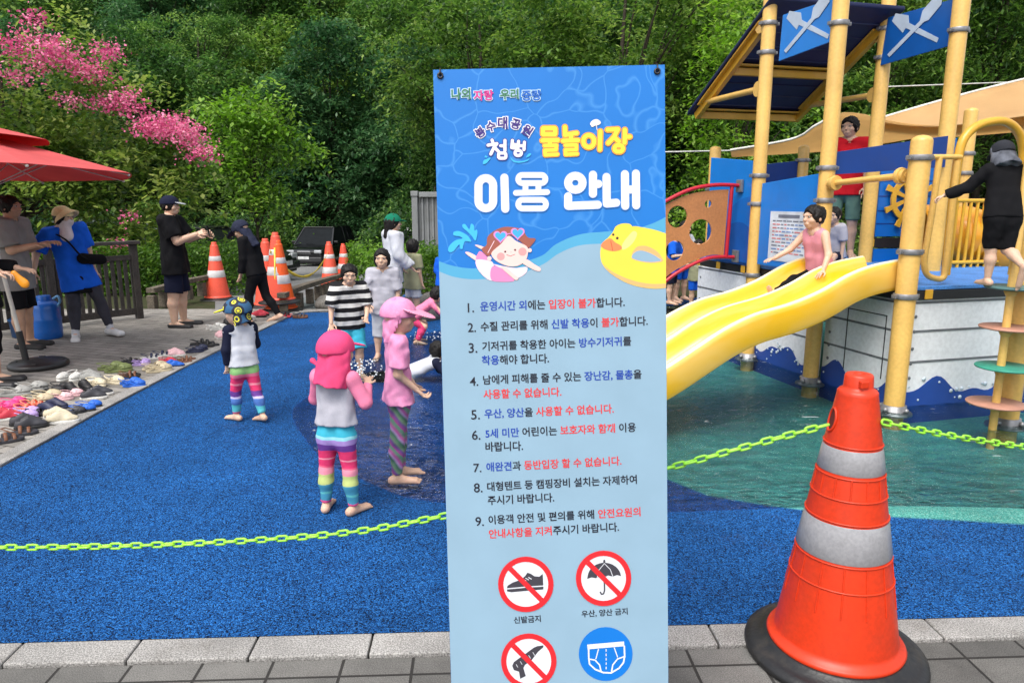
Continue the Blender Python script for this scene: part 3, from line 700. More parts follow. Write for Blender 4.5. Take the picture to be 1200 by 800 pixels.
put_tree('bush', -14.2, 15.6, 'dark green bush at the picture edge behind the parasol', .85, 1.6, 'bush', 'bush', leaf='deep')
# crape myrtle with its flower heads
mx_, my_ = atY(46, 300, 15.4)[:2]
cm = put_tree('myrtle', mx_ - .4, 15.6, 'crape myrtle covered in bright pink flower clusters', 1.27, 0, 'crape_myrtle', 'tree')
PINK = leaf_mat('crape petals', (.45, .06, .18), (.72, .16, .32), (.85, .36, .5), trans=.25, rough=.6)
r = np.random.default_rng(11); fc = []; px_list = [(8, 52), (22, 62), (40, 22), (55, 55), (62, 50), (72, 62), (80, 72), (95, 78), (104, 90), (112, 84), (122, 64), (128, 58), (60, 66), (30, 44), (125, 120), (140, 118), (150, 112), (136, 126), (160, 128), (170, 150), (180, 148), (188, 155), (204, 140), (214, 150), (222, 165), (232, 180), (238, 178), (205, 152), (85, 118), (20, 90), (45, 78), (140, 285), (150, 252), (118, 300), (200, 145), (212, 157), (228, 155), (178, 142)]
fp, ft = [], []
for (x, y) in px_list:
    c = np.array(atY(x, y, 14.1 + r.uniform(-.6, .6))); n = 150 if y < 200 else 50
    q = c + r.normal(0, 1, (n, 3)) * np.array([.15, .15, .09]) * (1 if y < 200 else .7); fp.append(q); ft.append(np.clip(r.uniform(.3, .7) + r.normal(0, .2, n), 0, 1))
fp = (np.concatenate(fp) - np.array(RM[cm.name].translation)) / 1.27
link('flower_clusters', leaf_mesh(fp, .042, np.concatenate(ft), PINK, up=.3, aspect=.9, r=r), cm)
# clipped hedges
def hedge(label, p0, p1, w, h, z0, n, leaf, seed, size=.075, name='hedge'):
    r = np.random.default_rng(seed); p0, p1 = Vector(p0), Vector(p1); d = (p1 - p0); L = d.length; d.normalize(); s = Vector((-d.y, d.x))
    t = thing(name, label, 'hedge', (*((p0 + p1) / 2), z0))
    u = r.uniform(-.5, .5, n) * L; a = r.uniform(0, np.pi, n); q = r.uniform(.72, 1.04, n)
    bumps = 1 + .08 * np.sin(u * 3.1 + seed) + .06 * np.sin(u * 7.3)
    yy = np.cos(a) * w / 2 * q; zz = np.where(r.uniform(0, 1, n) < .5, np.sin(a) ** .35 * h * q, r.uniform(.02, 1, n) * h * .97)
    edge = np.where(r.uniform(0, 1, n) < .5, np.sign(yy) * w / 2 * r.uniform(.8, 1.05, n), yy)
    P = np.stack([d.x * u + s.x * edge * bumps, d.y * u + s.y * edge * bumps, zz * bumps], 1)
    T = np.clip(.25 + .45 * np.abs(np.sin(u * 5 + zz * 4)) * r.uniform(.4, 1, n) + r.normal(0, .14, n), 0, 1)
    link('foliage', leaf_mesh(P, size, T, LF[leaf], up=.5, r=r), t)
    b = MB(); m = int(L / .35)
    for i in range(m):
        u0 = (i + .5) / m * L - L / 2; x, y = d.x * u0, d.y * u0
        for k in range(3):
            e = Vector((x + r.normal(0, .13), y + r.normal(0, .13), h * .8)); b.tube([(x, y, -.1), ((x + e.x) / 2 + r.normal(0, .03), (y + e.y) / 2, h * .4), e], [.014, .011, .005], 5)
    link('stems', mesh_from(b.v, b.f, BARK, b.mi, b.sm), t)
    return t
hz = lambda y: -.04 - (y - 10.6) * .058
hedge('bright clipped hedge behind the man in black and the low rail', (-9.6, 14.1), (-5.25, 14.5), 1.0, 1.04, hz(14.3) - .03, 17000, 'hedge', 3)
hedge('clipped hedge running behind the wooden railing', (-15.5, 13.3), (-9.7, 13.9), .9, .96, hz(13.6) - .03, 16000, 'hedge', 4)
hedge('rounded yellow green hedge beside the woman in the green cap', (-3.0, 15.4), (-1.9, 14.4), 1.2, 1.02, hz(15), 9000, 'light', 5)
hedge('darker green hedge in front of the grey container', (-1.75, 14.6), (1.2, 14.2), 1.0, .98, hz(14.6), 10000, 'hedge', 6)
# ------------------------------------------------------------------ the notice banner on its stand
def paint(name, c, rough=.5, spec=.35): return mat('print ' + name, c, rough, var=.025, scale=7, spec=spec)
def bpt(px, py, dep):
    d = ray(px, py); f = Vector((0, math.cos(PITCH), -math.sin(PITCH))); return Vector((0, 0, CAMH)) + d * dep
TL, TR = bpt(507.5, 82, 1.86), bpt(779, 76, 1.86)
BLp, BRp = bpt(535, 800, 1.985), bpt(789.5, 800, 1.985)
bx = (TR - TL).normalized(); dn = ((BLp + BRp) - (TL + TR)); dn = (dn - bx * dn.dot(bx)).normalized()
by = bx.cross(dn).normalized()              # away from the reader
if by.y < 0: by = -by
bz = -dn
Mb = Matrix((bx, by, bz)).transposed().to_4x4(); Mb.translation = TL
banner = thing('notice_banner', 'tall blue pool rules banner hung by eyelets on a stand', 'banner', M=Mb)
Mbi = Mb.inverted(); BW = (TR - TL).length; BH = 1.74
def BP(px, py):
    q = Mbi @ onplane(px, py, TL, by); return (q.x, q.z)
class Flat(MB):
    """flat print on the banner: every patch a hair in front of the one before"""
    k = 0
    def __init__(s, lay): super().__init__(); s.lay = lay; s.n = 0
    def poly(s, pts, mi=0, holes=(), loc=False):
        from mathutils.geometry import tessellate_polygon
        L = [[Vector((*(p if loc else BP(*p)), 0)) for p in l] for l in (pts, *holes)]
        tri = tessellate_polygon(L); flat = [p for l in L for p in l]
        y = -.0006 - s.lay * .0004 - s.n * .000012; s.n += 1
        fs = []
        for t in tri:
            a, b, c = (flat[i] for i in t)
            fs.append(t if (b - a).cross(c - a).z > 0 else (t[0], t[2], t[1]))
        s.add([(p.x, y, p.y) for p in flat], fs, mi); return s
    def disc(s, x, y, r, mi=0, hole=0, ry=None, a0=0, n=40, rot=0):
        def ring(q): return [(x + q * r * math.cos(t) * math.cos(rot) - q * (ry or r) * math.sin(t) * math.sin(rot), y + q * r * math.cos(t) * math.sin(rot) + q * (ry or r) * math.sin(t) * math.cos(rot)) for t in [2 * math.pi * i / n for i in range(n)]]
        return s.poly(ring(1), mi, [ring(hole)] if hole else ())
    def stroke(s, a, b, w, mi=0):
        a, b = np.array(a, float), np.array(b, float); th = math.atan2(*(b - a)[::-1]); h = w / 2
        p = [tuple(b + h * np.array((math.cos(th + t), math.sin(th + t)))) for t in np.linspace(-np.pi / 2, np.pi / 2, 9)] + [tuple(a + h * np.array((math.cos(th + t), math.sin(th + t)))) for t in np.linspace(np.pi / 2, 3 * np.pi / 2, 9)]
        return s.poly(p, mi)
    def line(s, pts, w, mi=0):
        for a, b in zip(pts[:-1], pts[1:]): s.stroke(a, b, w, mi)
        return s
    def rring(s, x0, y0, x1, y1, w, mi=0, rad=None):
        """rounded ring about the box, w = line width"""
        def rr(g):
            X0, Y0, X1, Y1 = x0 - g, y0 - g, x1 + g, y1 + g; r = max(.2, min((rad if rad is not None else 1e9) + g, (X1 - X0) / 2, (Y1 - Y0) / 2)); o = []
            for cx_, cy_, a in ((X1 - r, Y1 - r, 0), (X0 + r, Y1 - r, 90), (X0 + r, Y0 + r, 180), (X1 - r, Y0 + r, 270)):
                o += [(cx_ + r * math.cos(R(a + t)), cy_ + r * math.sin(R(a + t))) for t in range(0, 91, 15)]
            return o
        return s.poly(rr(w / 2), mi, [rr(-w / 2)] if min(x1 - x0, y1 - y0) > w + .3 else ())
    def done(s, name, mats, parent=None): return s.build(name, mats, parent or banner, space='local')
def text_pts(body, off):
    c = bpy.data.curves.new('t', 'FONT'); c.body = body; c.size = 1; c.offset = off; c.resolution_u = 3
    o = bpy.data.objects.new('t', c); COL.objects.link(o)
    me = o.to_mesh(depsgraph=bpy.context.evaluated_depsgraph_get()) if False else None
    dg = bpy.context.evaluated_depsgraph_get(); dg.update(); ev = o.evaluated_get(dg); me = ev.to_mesh()
    v = np.array([x.co[:2] for x in me.vertices]); f = [tuple(p.vertices) for p in me.polygons]
    ev.to_mesh_clear(); bpy.data.objects.remove(o); bpy.data.curves.remove(c)
    return v, f
def put_text(fl, body, pl, pr, mi=0, off=0.0, span=None, aspect=1.0):
    """body set from px point pl to px point pr (middle height of the letters); span = (x0, x1, ymid) of the whole line in font units"""
    v, f = text_pts(body, off)
    if not len(v): return
    x0, x1, ym = span or (v[:, 0].min(), v[:, 0].max(), (v[:, 1].min() + v[:, 1].max()) / 2)
    A, B = np.array(BP(*pl)), np.array(BP(*pr)); e = (B - A) / (x1 - x0); up = np.array((-e[1], e[0])) * aspect
    y = -.0006 - fl.lay * .0004 - fl.n * .000012; fl.n += 1
    P = A + (v[:, :1] - x0) * e + (v[:, 1:] - ym) * up
    fs = []
    for t in f:
        a, b, c = (P[i] for i in t[:3]); fs.append(t if (b[0] - a[0]) * (c[1] - a[1]) - (b[1] - a[1]) * (c[0] - a[0]) > 0 else t[::-1])
    fl.add([(p[0], y, p[1]) for p in P], fs, mi)
# printed sheet: blue water with thin light lines
def sheet_mat():
    m = mat('banner water print', srgb(6, 110, 192), .45, var=.03, scale=4, spec=.4)
    t = m.node_tree; b = t.nodes['Principled BSDF']; L = t.links.new
    src = b.inputs['Base Color'].links[0].from_socket
    co = nd(t, 'ShaderNodeTexCoord'); no = nd(t, 'ShaderNodeTexNoise'); no.inputs['Scale'].default_value = 6; L(co.outputs['Object'], no.inputs['Vector'])
    ad = nd(t, 'ShaderNodeMix', data_type='RGBA', blend_type='LINEAR_LIGHT'); ad.inputs[0].default_value = .12; L(co.outputs['Object'], ad.inputs[6]); L(no.outputs['Color'], ad.inputs[7])
    vo = nd(t, 'ShaderNodeTexVoronoi', feature='DISTANCE_TO_EDGE'); vo.inputs['Scale'].default_value = 9; L(ad.outputs[2], vo.inputs['Vector'])
    mr = nd(t, 'ShaderNodeMapRange'); mr.inputs[1].default_value = 0; mr.inputs[2].default_value = .035; mr.inputs[3].default_value = .17; mr.inputs[4].default_value = 0; L(vo.outputs['Distance'], mr.inputs[0])
    mx = nd(t, 'ShaderNodeMix', data_type='RGBA'); mx.inputs[7].default_value = (*srgb(120, 195, 245), 1); L(mr.outputs[0], mx.inputs[0]); L(src, mx.inputs[6]); L(mx.outputs[2], b.inputs['Base Color'])
    return m
W0 = BW
gx, gz = 13, 36
sv = [(W0 * i / (gx - 1), dy_, -BH * j / (gz - 1)) for dy_ in (0, .0012) for i in range(gx) for j in range(gz)]
sf = []
for s_i in (0, 1):
    o_ = s_i * gx * gz
    for i in range(gx - 1):
        for j in range(gz - 1):
            q = (o_ + i * gz + j, o_ + i * gz + j + 1, o_ + (i + 1) * gz + j + 1, o_ + (i + 1) * gz + j); sf.append(q if s_i == 0 else q[::-1])
link('printed_sheet', mesh_from(sv, sf, sheet_mat()), banner)
Z = lambda x, y: (500 + x / 2.963, 70 + y / 2.963)
def curve_px(pts, n=10): return spline([Z(*p) for p in pts], n)
lo_ = [(W0 - .0005, -BH + .0005), (.0005, -BH + .0005)]
def region(fl, pts, mi):
    q = [BP(*p) for p in curve_px(pts)]; q[0] = (.0005, q[0][1]); q[-1] = (W0 - .0005, q[-1][1])
    fl.poly(q + lo_, mi, loc=True)
fl = Flat(0)
region(fl, [(44, 700), (90, 715), (150, 724), (230, 722), (320, 705), (400, 680), (450, 640), (530, 607), (620, 597), (710, 590), (780, 570), (832, 545)], 0)
fl2 = Flat(1)
region(fl2, [(44, 735), (100, 755), (180, 762), (300, 750), (400, 712), (460, 672), (530, 645), (620, 638), (720, 632), (780, 618), (832, 596)], 0)
fl.done('wave_print', paint('wave', srgb(76, 156, 194))); fl2.done('pale_print', paint('pale', srgb(136, 166, 186)))
# headline in thick round strokes
def head(fl, w, mi=0):
    P = lambda *q: [Z(*p) for p in q]
    def rr(x0, y0, x1, y1, rad=None): a, b = Z(x0, y0), Z(x1, y1); fl.rring(a[0], a[1], b[0], b[1], w, mi, rad)
    rr(180, 412, 231, 516); fl.line(P((270, 410), (273, 518)), w, mi)
    w0 = w; w = w - 2.7; rr(318, 401, 412, 429, 9); fl.line(P((310, 463), (418, 460)), w, mi); fl.line(P((343, 440), (343, 462)), w, mi); fl.line(P((388, 440), (388, 461)), w, mi); rr(318, 487, 414, 517, 9); w = w0
    rr(491, 404, 541, 452); fl.line(P((577, 400), (577, 466)), w, mi); fl.line(P((577, 432), (596, 432)), w, mi); fl.line(P((491, 475), (491, 508), (594, 504)), w, mi)
    fl.line(P((624, 408), (625, 500), (658, 497)), w, mi); fl.line(P((688, 398), (689, 508)), w, mi); fl.line(P((726, 396), (727, 506)), w, mi); fl.line(P((689, 452), (726, 451)), w, mi)
f1, f2 = Flat(3), Flat(4)
head(f1, 11.2); head(f2, 9.2)
f1.done('headline_outline', paint('outline blue', srgb(70, 130, 205))); f2.done('headline', paint('soft white', srgb(226, 226, 232)))
Z2 = lambda x, y: (620 + x / 6.157, 130 + y / 6.157)
def pool_word(fl, w, mi=0):
    P = lambda *q: [Z2(*p) for p in q]
    def rr(x0, y0, x1, y1, rad=None): a, b = Z2(x0, y0), Z2(x1, y1); fl.rring(a[0], a[1], b[0], b[1], w, mi, rad)
    rr(100, 126, 188, 172, 1); fl.line(P((96, 215), (206, 213)), w, mi); fl.line(P((150, 215), (150, 240)), w, mi)
    fl.line(P((112, 252), (196, 250), (194, 284), (114, 286), (116, 320), (204, 315)), w * .82, mi)
    fl.line(P((258, 118), (260, 176), (342, 162)), w, mi); fl.line(P((302, 180), (302, 212)), w, mi); fl.line(P((246, 218), (352, 214)), w, mi)
    fl.line(P((262, 250), (340, 248), (340, 282), (262, 284), (264, 316), (346, 312)), w * .82, mi)
    rr(392, 178, 468, 264); fl.line(P((514, 150), (510, 280)), w, mi)
    fl.line(P((566, 138), (640, 134), (612, 190), (570, 234)), w, mi); fl.line(P((612, 190), (646, 222)), w, mi); fl.line(P((690, 138), (688, 232)), w, mi); fl.line(P((690, 190), (726, 188)), w, mi); rr(616, 250, 676, 296)
f1, f2 = Flat(3), Flat(4)
pool_word(f1, 7.6); pool_word(f2, 4.6)
f1.done('pool_word_outline', paint('orange', srgb(222, 150, 60))); f2.done('pool_word', paint('letter yellow', srgb(244, 218, 60)))
Z3 = lambda x, y: (540 + x / 7.27, 90 + y / 7.27)
def splash_word(fl, w, mi=0):
    P = lambda *q: [Z3(*p) for p in q]
    fl.line(P((266, 542), (272, 556)), w, mi); fl.line(P((232, 585), (308, 572), (285, 600), (256, 660)), w, mi); fl.line(P((285, 600), (322, 640)), w, mi)
    fl.line(P((376, 545), (376, 632)), w, mi); fl.line(P((340, 590), (376, 590)), w, mi)
    for x0, y0, x1, y1 in ((322, 652, 384, 696),): a, b = Z3(x0, y0), Z3(x1, y1); fl.rring(a[0], a[1], b[0], b[1], w, mi, 2)
    fl.line(P((440, 545), (434, 606), (486, 612), (492, 552)), w, mi); fl.line(P((438, 578), (488, 582)), w, mi); fl.line(P((542, 560), (538, 622)), w, mi); fl.line(P((510, 590), (540, 590)), w, mi)
    a, b = Z3(462, 630), Z3(516, 672); fl.rring(a[0], a[1], b[0], b[1], w, mi)
f1, f2 = Flat(3), Flat(4)
splash_word(f1, 5.6); splash_word(f2, 3.6)
f1.done('splash_word_outline', paint('navy', srgb(60, 60, 140))); f2.done('splash_word', MATS['print soft white'])
f1, f2, f3 = Flat(3), Flat(4), Flat(5)
for ch, x, y, a in (('봉', 165, 476, -36), ('수', 256, 425, -16), ('대', 356, 395, 0), ('공', 468, 405, 14), ('원', 567, 458, 34)):
    p = np.array(Z3(x, y)); d = 5.6 * np.array((math.cos(R(a)), math.sin(R(a))))
    v, _ = text_pts(ch, .03); sp = (v[:, 0].min(), v[:, 0].max(), (v[:, 1].min() + v[:, 1].max()) / 2)
    put_text(f1, ch, p - d, p + d, 0, .105, sp); put_text(f2, ch, p - d, p + d, 0, .032, sp)
Zs = lambda x, y: (500 + x / 2.963, 70 + y / 2.963)
for tx_, x0, x1, yc, mi in (('나의', 86, 152, 121, 0), ('자랑', 163, 232, 126, 1), ('우리', 255, 319, 122, 0), ('중랑', 330, 398, 126, 2)):
    v, _ = text_pts(tx_, .03); sp = (v[:, 0].min(), v[:, 0].max(), (v[:, 1].min() + v[:, 1].max()) / 2)
    put_text(f1, tx_, Zs(x0, yc), Zs(x1, yc - 2), 1, .1, sp); put_text(f3, tx_, Zs(x0, yc), Zs(x1, yc - 2), mi, .028, sp)
f1.done('lettering_outline', [MATS['print soft white'], paint('pale outline', srgb(175, 205, 230))]); f2.done('park_name', paint('violet', srgb(64, 44, 120)))
f3.done('slogan', [paint('green', srgb(62, 118, 84)), paint('magenta', srgb(205, 50, 135)), paint('royal', srgb(30, 96, 185))])
# the nine rules
INK, BLU, RED = paint('ink', srgb(30, 32, 44)), paint('rule blue', srgb(30, 66, 160)), paint('rule red', srgb(208, 58, 62))
A1 = lambda x, y: (520 + x / 4.4444, 330 + y / 4.4444)
A2 = lambda x, y: (520 + x / 4.4444, 480 + y / 4.4444)
rules = [
    (A1, ('1.', 125, 158, 136), [('운영시간 외', 1), ('에는 ', 0), ('입장이 불가', 2), ('합니다.', 0)], (190, 130), (942, 106)),
    (A1, ('2.', 125, 168, 239), [('수질 관리를 위해 ', 0), ('신발 착용', 1), ('이 ', 0), ('불가', 2), ('합니다.', 0)], (192, 235), (1062, 204)),
    (A1, ('3.', 130, 175, 345), [('기저귀를 착용한 아이는 ', 0), ('방수기저귀', 1), ('를', 0)], (200, 337), (976, 309)),
    (A1, None, [('착용', 1), ('해야 합니다.', 0)], (198, 410), (548, 399)),
    (A1, ('4.', 136, 180, 519), [('남에게 피해를 줄 수 있는 ', 0), ('장난감, 물총', 1), ('을', 0)], (205, 512), (1030, 481)),
    (A1, None, [('사용할 수 없습니다.', 2)], (206, 587), (612, 572)),
    (A1, ('5.', 143, 188, 692), [('우산, 양산', 1), ('을 ', 0), ('사용할 수 없습니다.', 2)], (212, 688), (885, 660)),
    (A2, ('6.', 147, 191, 131), [('5세 미만 ', 1), ('어린이는 ', 0), ('보호자와 함께 ', 2), ('이용', 0)], (217, 124), (1000, 90)),
    (A2, None, [('바랍니다.', 0)], (217, 193), (413, 187)),
    (A2, ('7.', 155, 196, 302), [('애완견', 1), ('과 ', 0), ('동반입장 할 수 없습니다.', 2)], (222, 298), (925, 264)),
    (A2, ('8.', 157, 202, 405), [('대형텐트 등 캠핑장비 설치는 자제하여', 0)], (226, 400), (1005, 361)),
    (A2, None, [('주시기 바랍니다.', 0)], (229, 471), (575, 455)),
    (A2, ('9.', 165, 209, 580), [('이용객 안전 및 편의를 위해 ', 0), ('안전요원의', 2)], (233, 573), (1024, 529)),
    (A2, None, [('안내사항을 지켜', 2), ('주시기 바랍니다.', 0)], (235, 646), (912, 608))]
for A, num, segs, pl, pr in rules:
    f = Flat(3); full = ''.join(s for s, _ in segs); v, _ = text_pts(full, .02)
    ymid = .36; span = (v[:, 0].min(), v[:, 0].max(), ymid); done = ''
    # segment starts measured on the whole line so that spaces are kept
    for s, c in segs:
        st = s.rstrip(' ')
        if done:
            w_, _ = text_pts(done + st, .02); a_, _ = text_pts(st, .02); xs_ = w_[:, 0].max() - a_[:, 0].max()
        else: xs_ = 0.0
        vv, ff = text_pts(st, .02); vv = vv + np.array((xs_, 0))
        A_, B_2 = np.array(BP(*A(*pl))), np.array(BP(*A(*pr))); e = (B_2 - A_) / (span[1] - span[0]); up = np.array((-e[1], e[0])) * 1.04
        P = A_ + (vv[:, :1] - span[0]) * e + (vv[:, 1:] - ymid) * up
        fs = []
        for t in ff:
            a, b2, c2 = (P[i] for i in t[:3]); fs.append(t if (b2[0] - a[0]) * (c2[1] - a[1]) - (b2[1] - a[1]) * (c2[0] - a[0]) > 0 else t[::-1])
        y = -.0006 - f.lay * .0004 - f.n * .000012; f.n += 1
        f.add([(p[0], y, p[1]) for p in P], fs, c); done += s
    if num:
        put_text(f, num[0], A(num[1], num[3]), A(num[2], num[3] - 1), 0, .01, None, 1.0)
    f.done('rule_line', [INK, BLU, RED])
# pictograms
A4 = lambda x, y: (520 + x / 4.2857, 630 + y / 4.2857)
k4 = 1 / 4.2857
SR, SW, SG, SB = paint('sign red', srgb(214, 38, 46)), paint('sign white', srgb(214, 218, 224)), paint('sign grey', srgb(62, 60, 68)), paint('sign blue', srgb(10, 112, 200))
def prohib(cx_, cy_, art, name):
    f = Flat(3); c = A4(cx_, cy_); r_ = 139 * k4
    f.disc(*c, r_ * .82, 1)
    f4 = Flat(4); art(f4)
    f5 = Flat(6); f5.disc(*c, r_, 0, hole=.81); q = r_ * .72 * .7071 * 1.12
    f5.poly([(c[0] - q - 2.1, c[1] - q + 2.1), (c[0] - q + 2.1, c[1] - q - 2.1), (c[0] + q + 2.1, c[1] + q - 2.1), (c[0] + q - 2.1, c[1] + q + 2.1)], 0)
    o = f.done(name, [SR, SW]); f4.done('symbol', [SG, SW], o); f5.done('red_ring', [SR, SW], o)
def pl_(f, pts, mi=0): f.poly([A4(*p) for p in pts], mi)
def shoe_art(f):
    pl_(f, [(318, 250), (320, 238), (345, 222), (385, 208), (408, 190), (420, 172), (438, 178), (455, 190), (480, 192), (497, 178), (500, 236), (430, 240)]); pl_(f, [(318, 256), (430, 246), (501, 242), (500, 256), (430, 262), (340, 270), (318, 266)])
    for i in range(3): f.stroke(A4(398 + i * 14, 204 - i * 4), A4(412 + i * 14, 212 - i * 4), .9, 1)
def umb_art(f):
    pl_(f, [(720, 204)] + [(806 - 84 * math.cos(t), 196 - 74 * math.sin(t)) for t in np.linspace(.1, 3.04, 16)] + [(893, 190), (870, 184), (848, 192), (826, 186), (806, 194), (786, 190), (764, 200), (742, 196)])
    f.stroke(A4(806, 112), A4(806, 122), 2.4); f.line([A4(806, 190), A4(807, 262), A4(802, 278), A4(792, 280), A4(786, 270)], 1.7)
    f.line([A4(806, 126), A4(778, 160), A4(770, 196)], .7, 1); f.line([A4(806, 126), A4(836, 156), A4(848, 190)], .7, 1)
def gun_art(f):
    pl_(f, [(344, 638), (352, 620), (452, 548), (470, 540), (486, 538), (500, 536), (500, 546), (488, 556), (474, 568), (440, 612), (408, 634), (400, 650), (412, 690), (384, 704), (378, 668), (352, 660)])
    for i in range(5): f.stroke(A4(364 + i * 21, 632 - i * 15), A4(372 + i * 21, 646 - i * 15), .6, 1)
prohib(412, 230, shoe_art, 'no_shoes_sign'); prohib(802, 200, umb_art, 'no_umbrella_sign'); prohib(427, 615, gun_art, 'no_water_gun_sign')
f = Flat(3); f.disc(*A4(813, 580), 135 * k4, 0); f4 = Flat(5)
o = f.done('swim_nappy_sign', [SB])
pl_(f4, [(720, 532), (905, 516), (906, 540), (722, 556)], 0)
f4.line([A4(727, 556), A4(728, 600), A4(732, 630), A4(760, 656), A4(800, 672), A4(840, 674), A4(880, 650), A4(902, 622), A4(908, 590), A4(906, 540)], 1.9); f4.line([A4(728, 604), A4(760, 610), A4(782, 634), A4(790, 668)], 1.6); f4.line([A4(906, 592), A4(872, 604), A4(848, 634), A4(842, 670)], 1.6)
f4.line([A4(776, 556), A4(764, 602)], 1.2); f4.line([A4(856, 548), A4(872, 594)], 1.2)
for i in range(5): f4.stroke(A4(815, 556 + i * 22), A4(815, 566 + i * 22), 1.0)
f4.done('symbol', [SW], o)
f = Flat(3)
for t_, pl, pr in (('신발금지', (352, 411), (487, 402)), ('우산, 양산 금지', (692, 381), (923, 366))): put_text(f, t_, A4(*pl), A4(*pr), 0, .02)
f.done('sign_caption', [INK])
# picture of a swimming girl and a duck ring
Zg = lambda x, y: (515 + x / 8.892, 250 + y / 8.889)
def sp(f, pts, mi=0, n=6): f.poly(spline([Zg(*p) for p in pts], n, True), mi)
C_ = [paint('skin', srgb(240, 196, 190)), paint('hair', srgb(150, 84, 72)), paint('pink', srgb(232, 130, 178)), paint('pale pink', srgb(238, 205, 215)), paint('goggle', srgb(62, 160, 220)), paint('goggle rim', srgb(205, 130, 190)), paint('dark', srgb(70, 45, 50)), paint('cheek', srgb(236, 150, 150)), paint('water', srgb(60, 175, 232)), paint('mouth', srgb(190, 70, 80))]
f = Flat(3)
sp(f, [(90, 380), (110, 330), (170, 280), (240, 262), (210, 240), (150, 230), (150, 195), (200, 185), (260, 210), (300, 240), (330, 295), (270, 290), (250, 330), (240, 370), (215, 365), (205, 325), (150, 390), (110, 405)], 8); sp(f, [(240, 120), (270, 115), (310, 165), (330, 110), (360, 130), (365, 180), (390, 170), (395, 210), (375, 285), (340, 240), (290, 190), (245, 150)], 8)
sp(f, [(270, 412), (310, 405), (390, 450), (400, 490), (360, 480)], 0); sp(f, [(370, 330), (420, 335), (480, 360), (470, 380), (420, 365)], 0)
sp(f, [(385, 480), (400, 420), (430, 395), (500, 460), (490, 490)], 2); sp(f, [(380, 490), (470, 485), (560, 520), (560, 690), (480, 670), (400, 580)], 3)
sp(f, [(545, 560), (640, 560), (720, 640), (780, 700), (660, 712), (540, 690)], 2); sp(f, [(560, 530), (640, 545), (720, 560), (800, 570), (910, 560), (900, 620), (820, 670), (760, 640), (680, 590)], 3)
f.done('swimmer_print', C_)
f = Flat(4)
sp(f, [(440, 370), (490, 330), (500, 250), (560, 190), (660, 145), (760, 145), (860, 170), (920, 250), (1000, 265), (960, 330), (930, 360), (900, 340), (740, 230), (640, 320), (560, 400), (510, 445), (470, 420)], 1)
f.done('hair_print', C_)
f = Flat(5)
sp(f, [(550, 400), (640, 320), (720, 235), (800, 290), (910, 345), (920, 420), (890, 500), (800, 550), (700, 545), (600, 500), (550, 450)], 0); f.disc(*Zg(940, 385), 2.4, 0); f.disc(*Zg(520, 470), 2.6, 0)
sp(f, [(640, 560), (690, 560), (760, 620), (820, 670), (800, 695), (760, 670)], 0); sp(f, [(860, 515), (910, 480), (980, 525), (1050, 570), (1045, 600), (990, 590)], 0)
f.disc(*Zg(640, 450), 4.6, 7); f.disc(*Zg(865, 400), 4.8, 7)
f.disc(*Zg(685, 400), 1.2, 6); f.disc(*Zg(788, 382), 1.2, 6); f.line([Zg(700, 432), Zg(740, 446), Zg(785, 428)], .7, 9); f.stroke(Zg(740, 405), Zg(750, 404), .6, 7)
f.stroke(Zg(505, 410), Zg(570, 290), .8, 3)
f.done('face_print', C_)
def heart(f, x, y, s, mi): f.poly([Zg(x + s * 16 * math.sin(t) ** 3, y - s * (13 * math.cos(t) - 5 * math.cos(2 * t) - 2 * math.cos(3 * t) - math.cos(4 * t))) for t in np.linspace(0, 2 * np.pi, 32, endpoint=False)], mi)
f = Flat(6); heart(f, 635, 240, 4.6, 5); heart(f, 815, 208, 4.6, 5); heart(f, 635, 240, 3.5, 4); heart(f, 815, 208, 3.5, 4); f.stroke(Zg(712, 216), Zg(740, 212), 1.2, 5)
f.done('goggles_print', C_)
Zd = lambda x, y: (690 + x / 7.62, 240 + y / 7.619)
def spd(f, pts, mi=0, n=6): f.poly(spline([Zd(*p) for p in pts], n, True), mi)
D_ = [paint('duck', srgb(240, 205, 70)), paint('duck pale', srgb(244, 222, 130)), paint('duck shade', srgb(232, 170, 110)), paint('bill', srgb(232, 130, 80)), paint('bill line', srgb(170, 60, 40)), MATS['print pale'], MATS['print dark']]
xr = 688
f = Flat(3)
f.poly(spline([Zd(*p) for p in ((xr, 258), (600, 228), (480, 203), (380, 195), (230, 260), (130, 330), (104, 400), (104, 470), (122, 530), (170, 590), (250, 650), (360, 705), (480, 737), (600, 748), (xr, 740))], 5), 0)
f.poly(spline([Zd(*p) for p in ((125, 520), (200, 590), (310, 645), (430, 685), (560, 705), (xr, 702))], 5) + [Zd(*p) for p in ((xr, 738), (600, 745), (480, 735), (360, 704), (250, 649), (170, 588))], 2)
f.poly(spline([Zd(*p) for p in ((372, 470), (405, 400), (445, 370), (520, 370), (600, 410), (645, 460), (660, 505), (560, 520), (450, 505))], 5, True), 2)
f.poly(spline([Zd(*p) for p in ((380, 468), (415, 420), (470, 408), (540, 428), (610, 466), (645, 498), (560, 512), (450, 500))], 5, True), 5)
spd(f, [(210, 250), (240, 195), (300, 168), (370, 175), (400, 220), (435, 250), (420, 330), (390, 420), (370, 490), (280, 510), (190, 480), (160, 420), (150, 330)], 0); spd(f, [(300, 350), (360, 270), (400, 235), (430, 260), (400, 330), (350, 380), (300, 400)], 1)
f.done('duck_ring_print', D_)
f = Flat(4); spd(f, [(108, 360), (130, 330), (190, 300), (235, 335), (290, 370), (285, 400), (220, 415), (150, 400), (112, 375)], 3); f.line([Zd(195, 325), Zd(205, 370), Zd(212, 410)], .7, 4); f.disc(*Zd(217, 266), 1.4, 6); f.disc(*Zd(253, 298), 1.6, 6)
f.done('duck_bill_print', D_)
f = Flat(3)
for pts in ([(448, 80 + 30), (440, 95), (455, 72), (485, 62), (512, 75), (516, 92), (498, 104), (478, 108), (455, 118)],): f.poly(spline([Z2(*p) for p in pts], 5, True), 0)
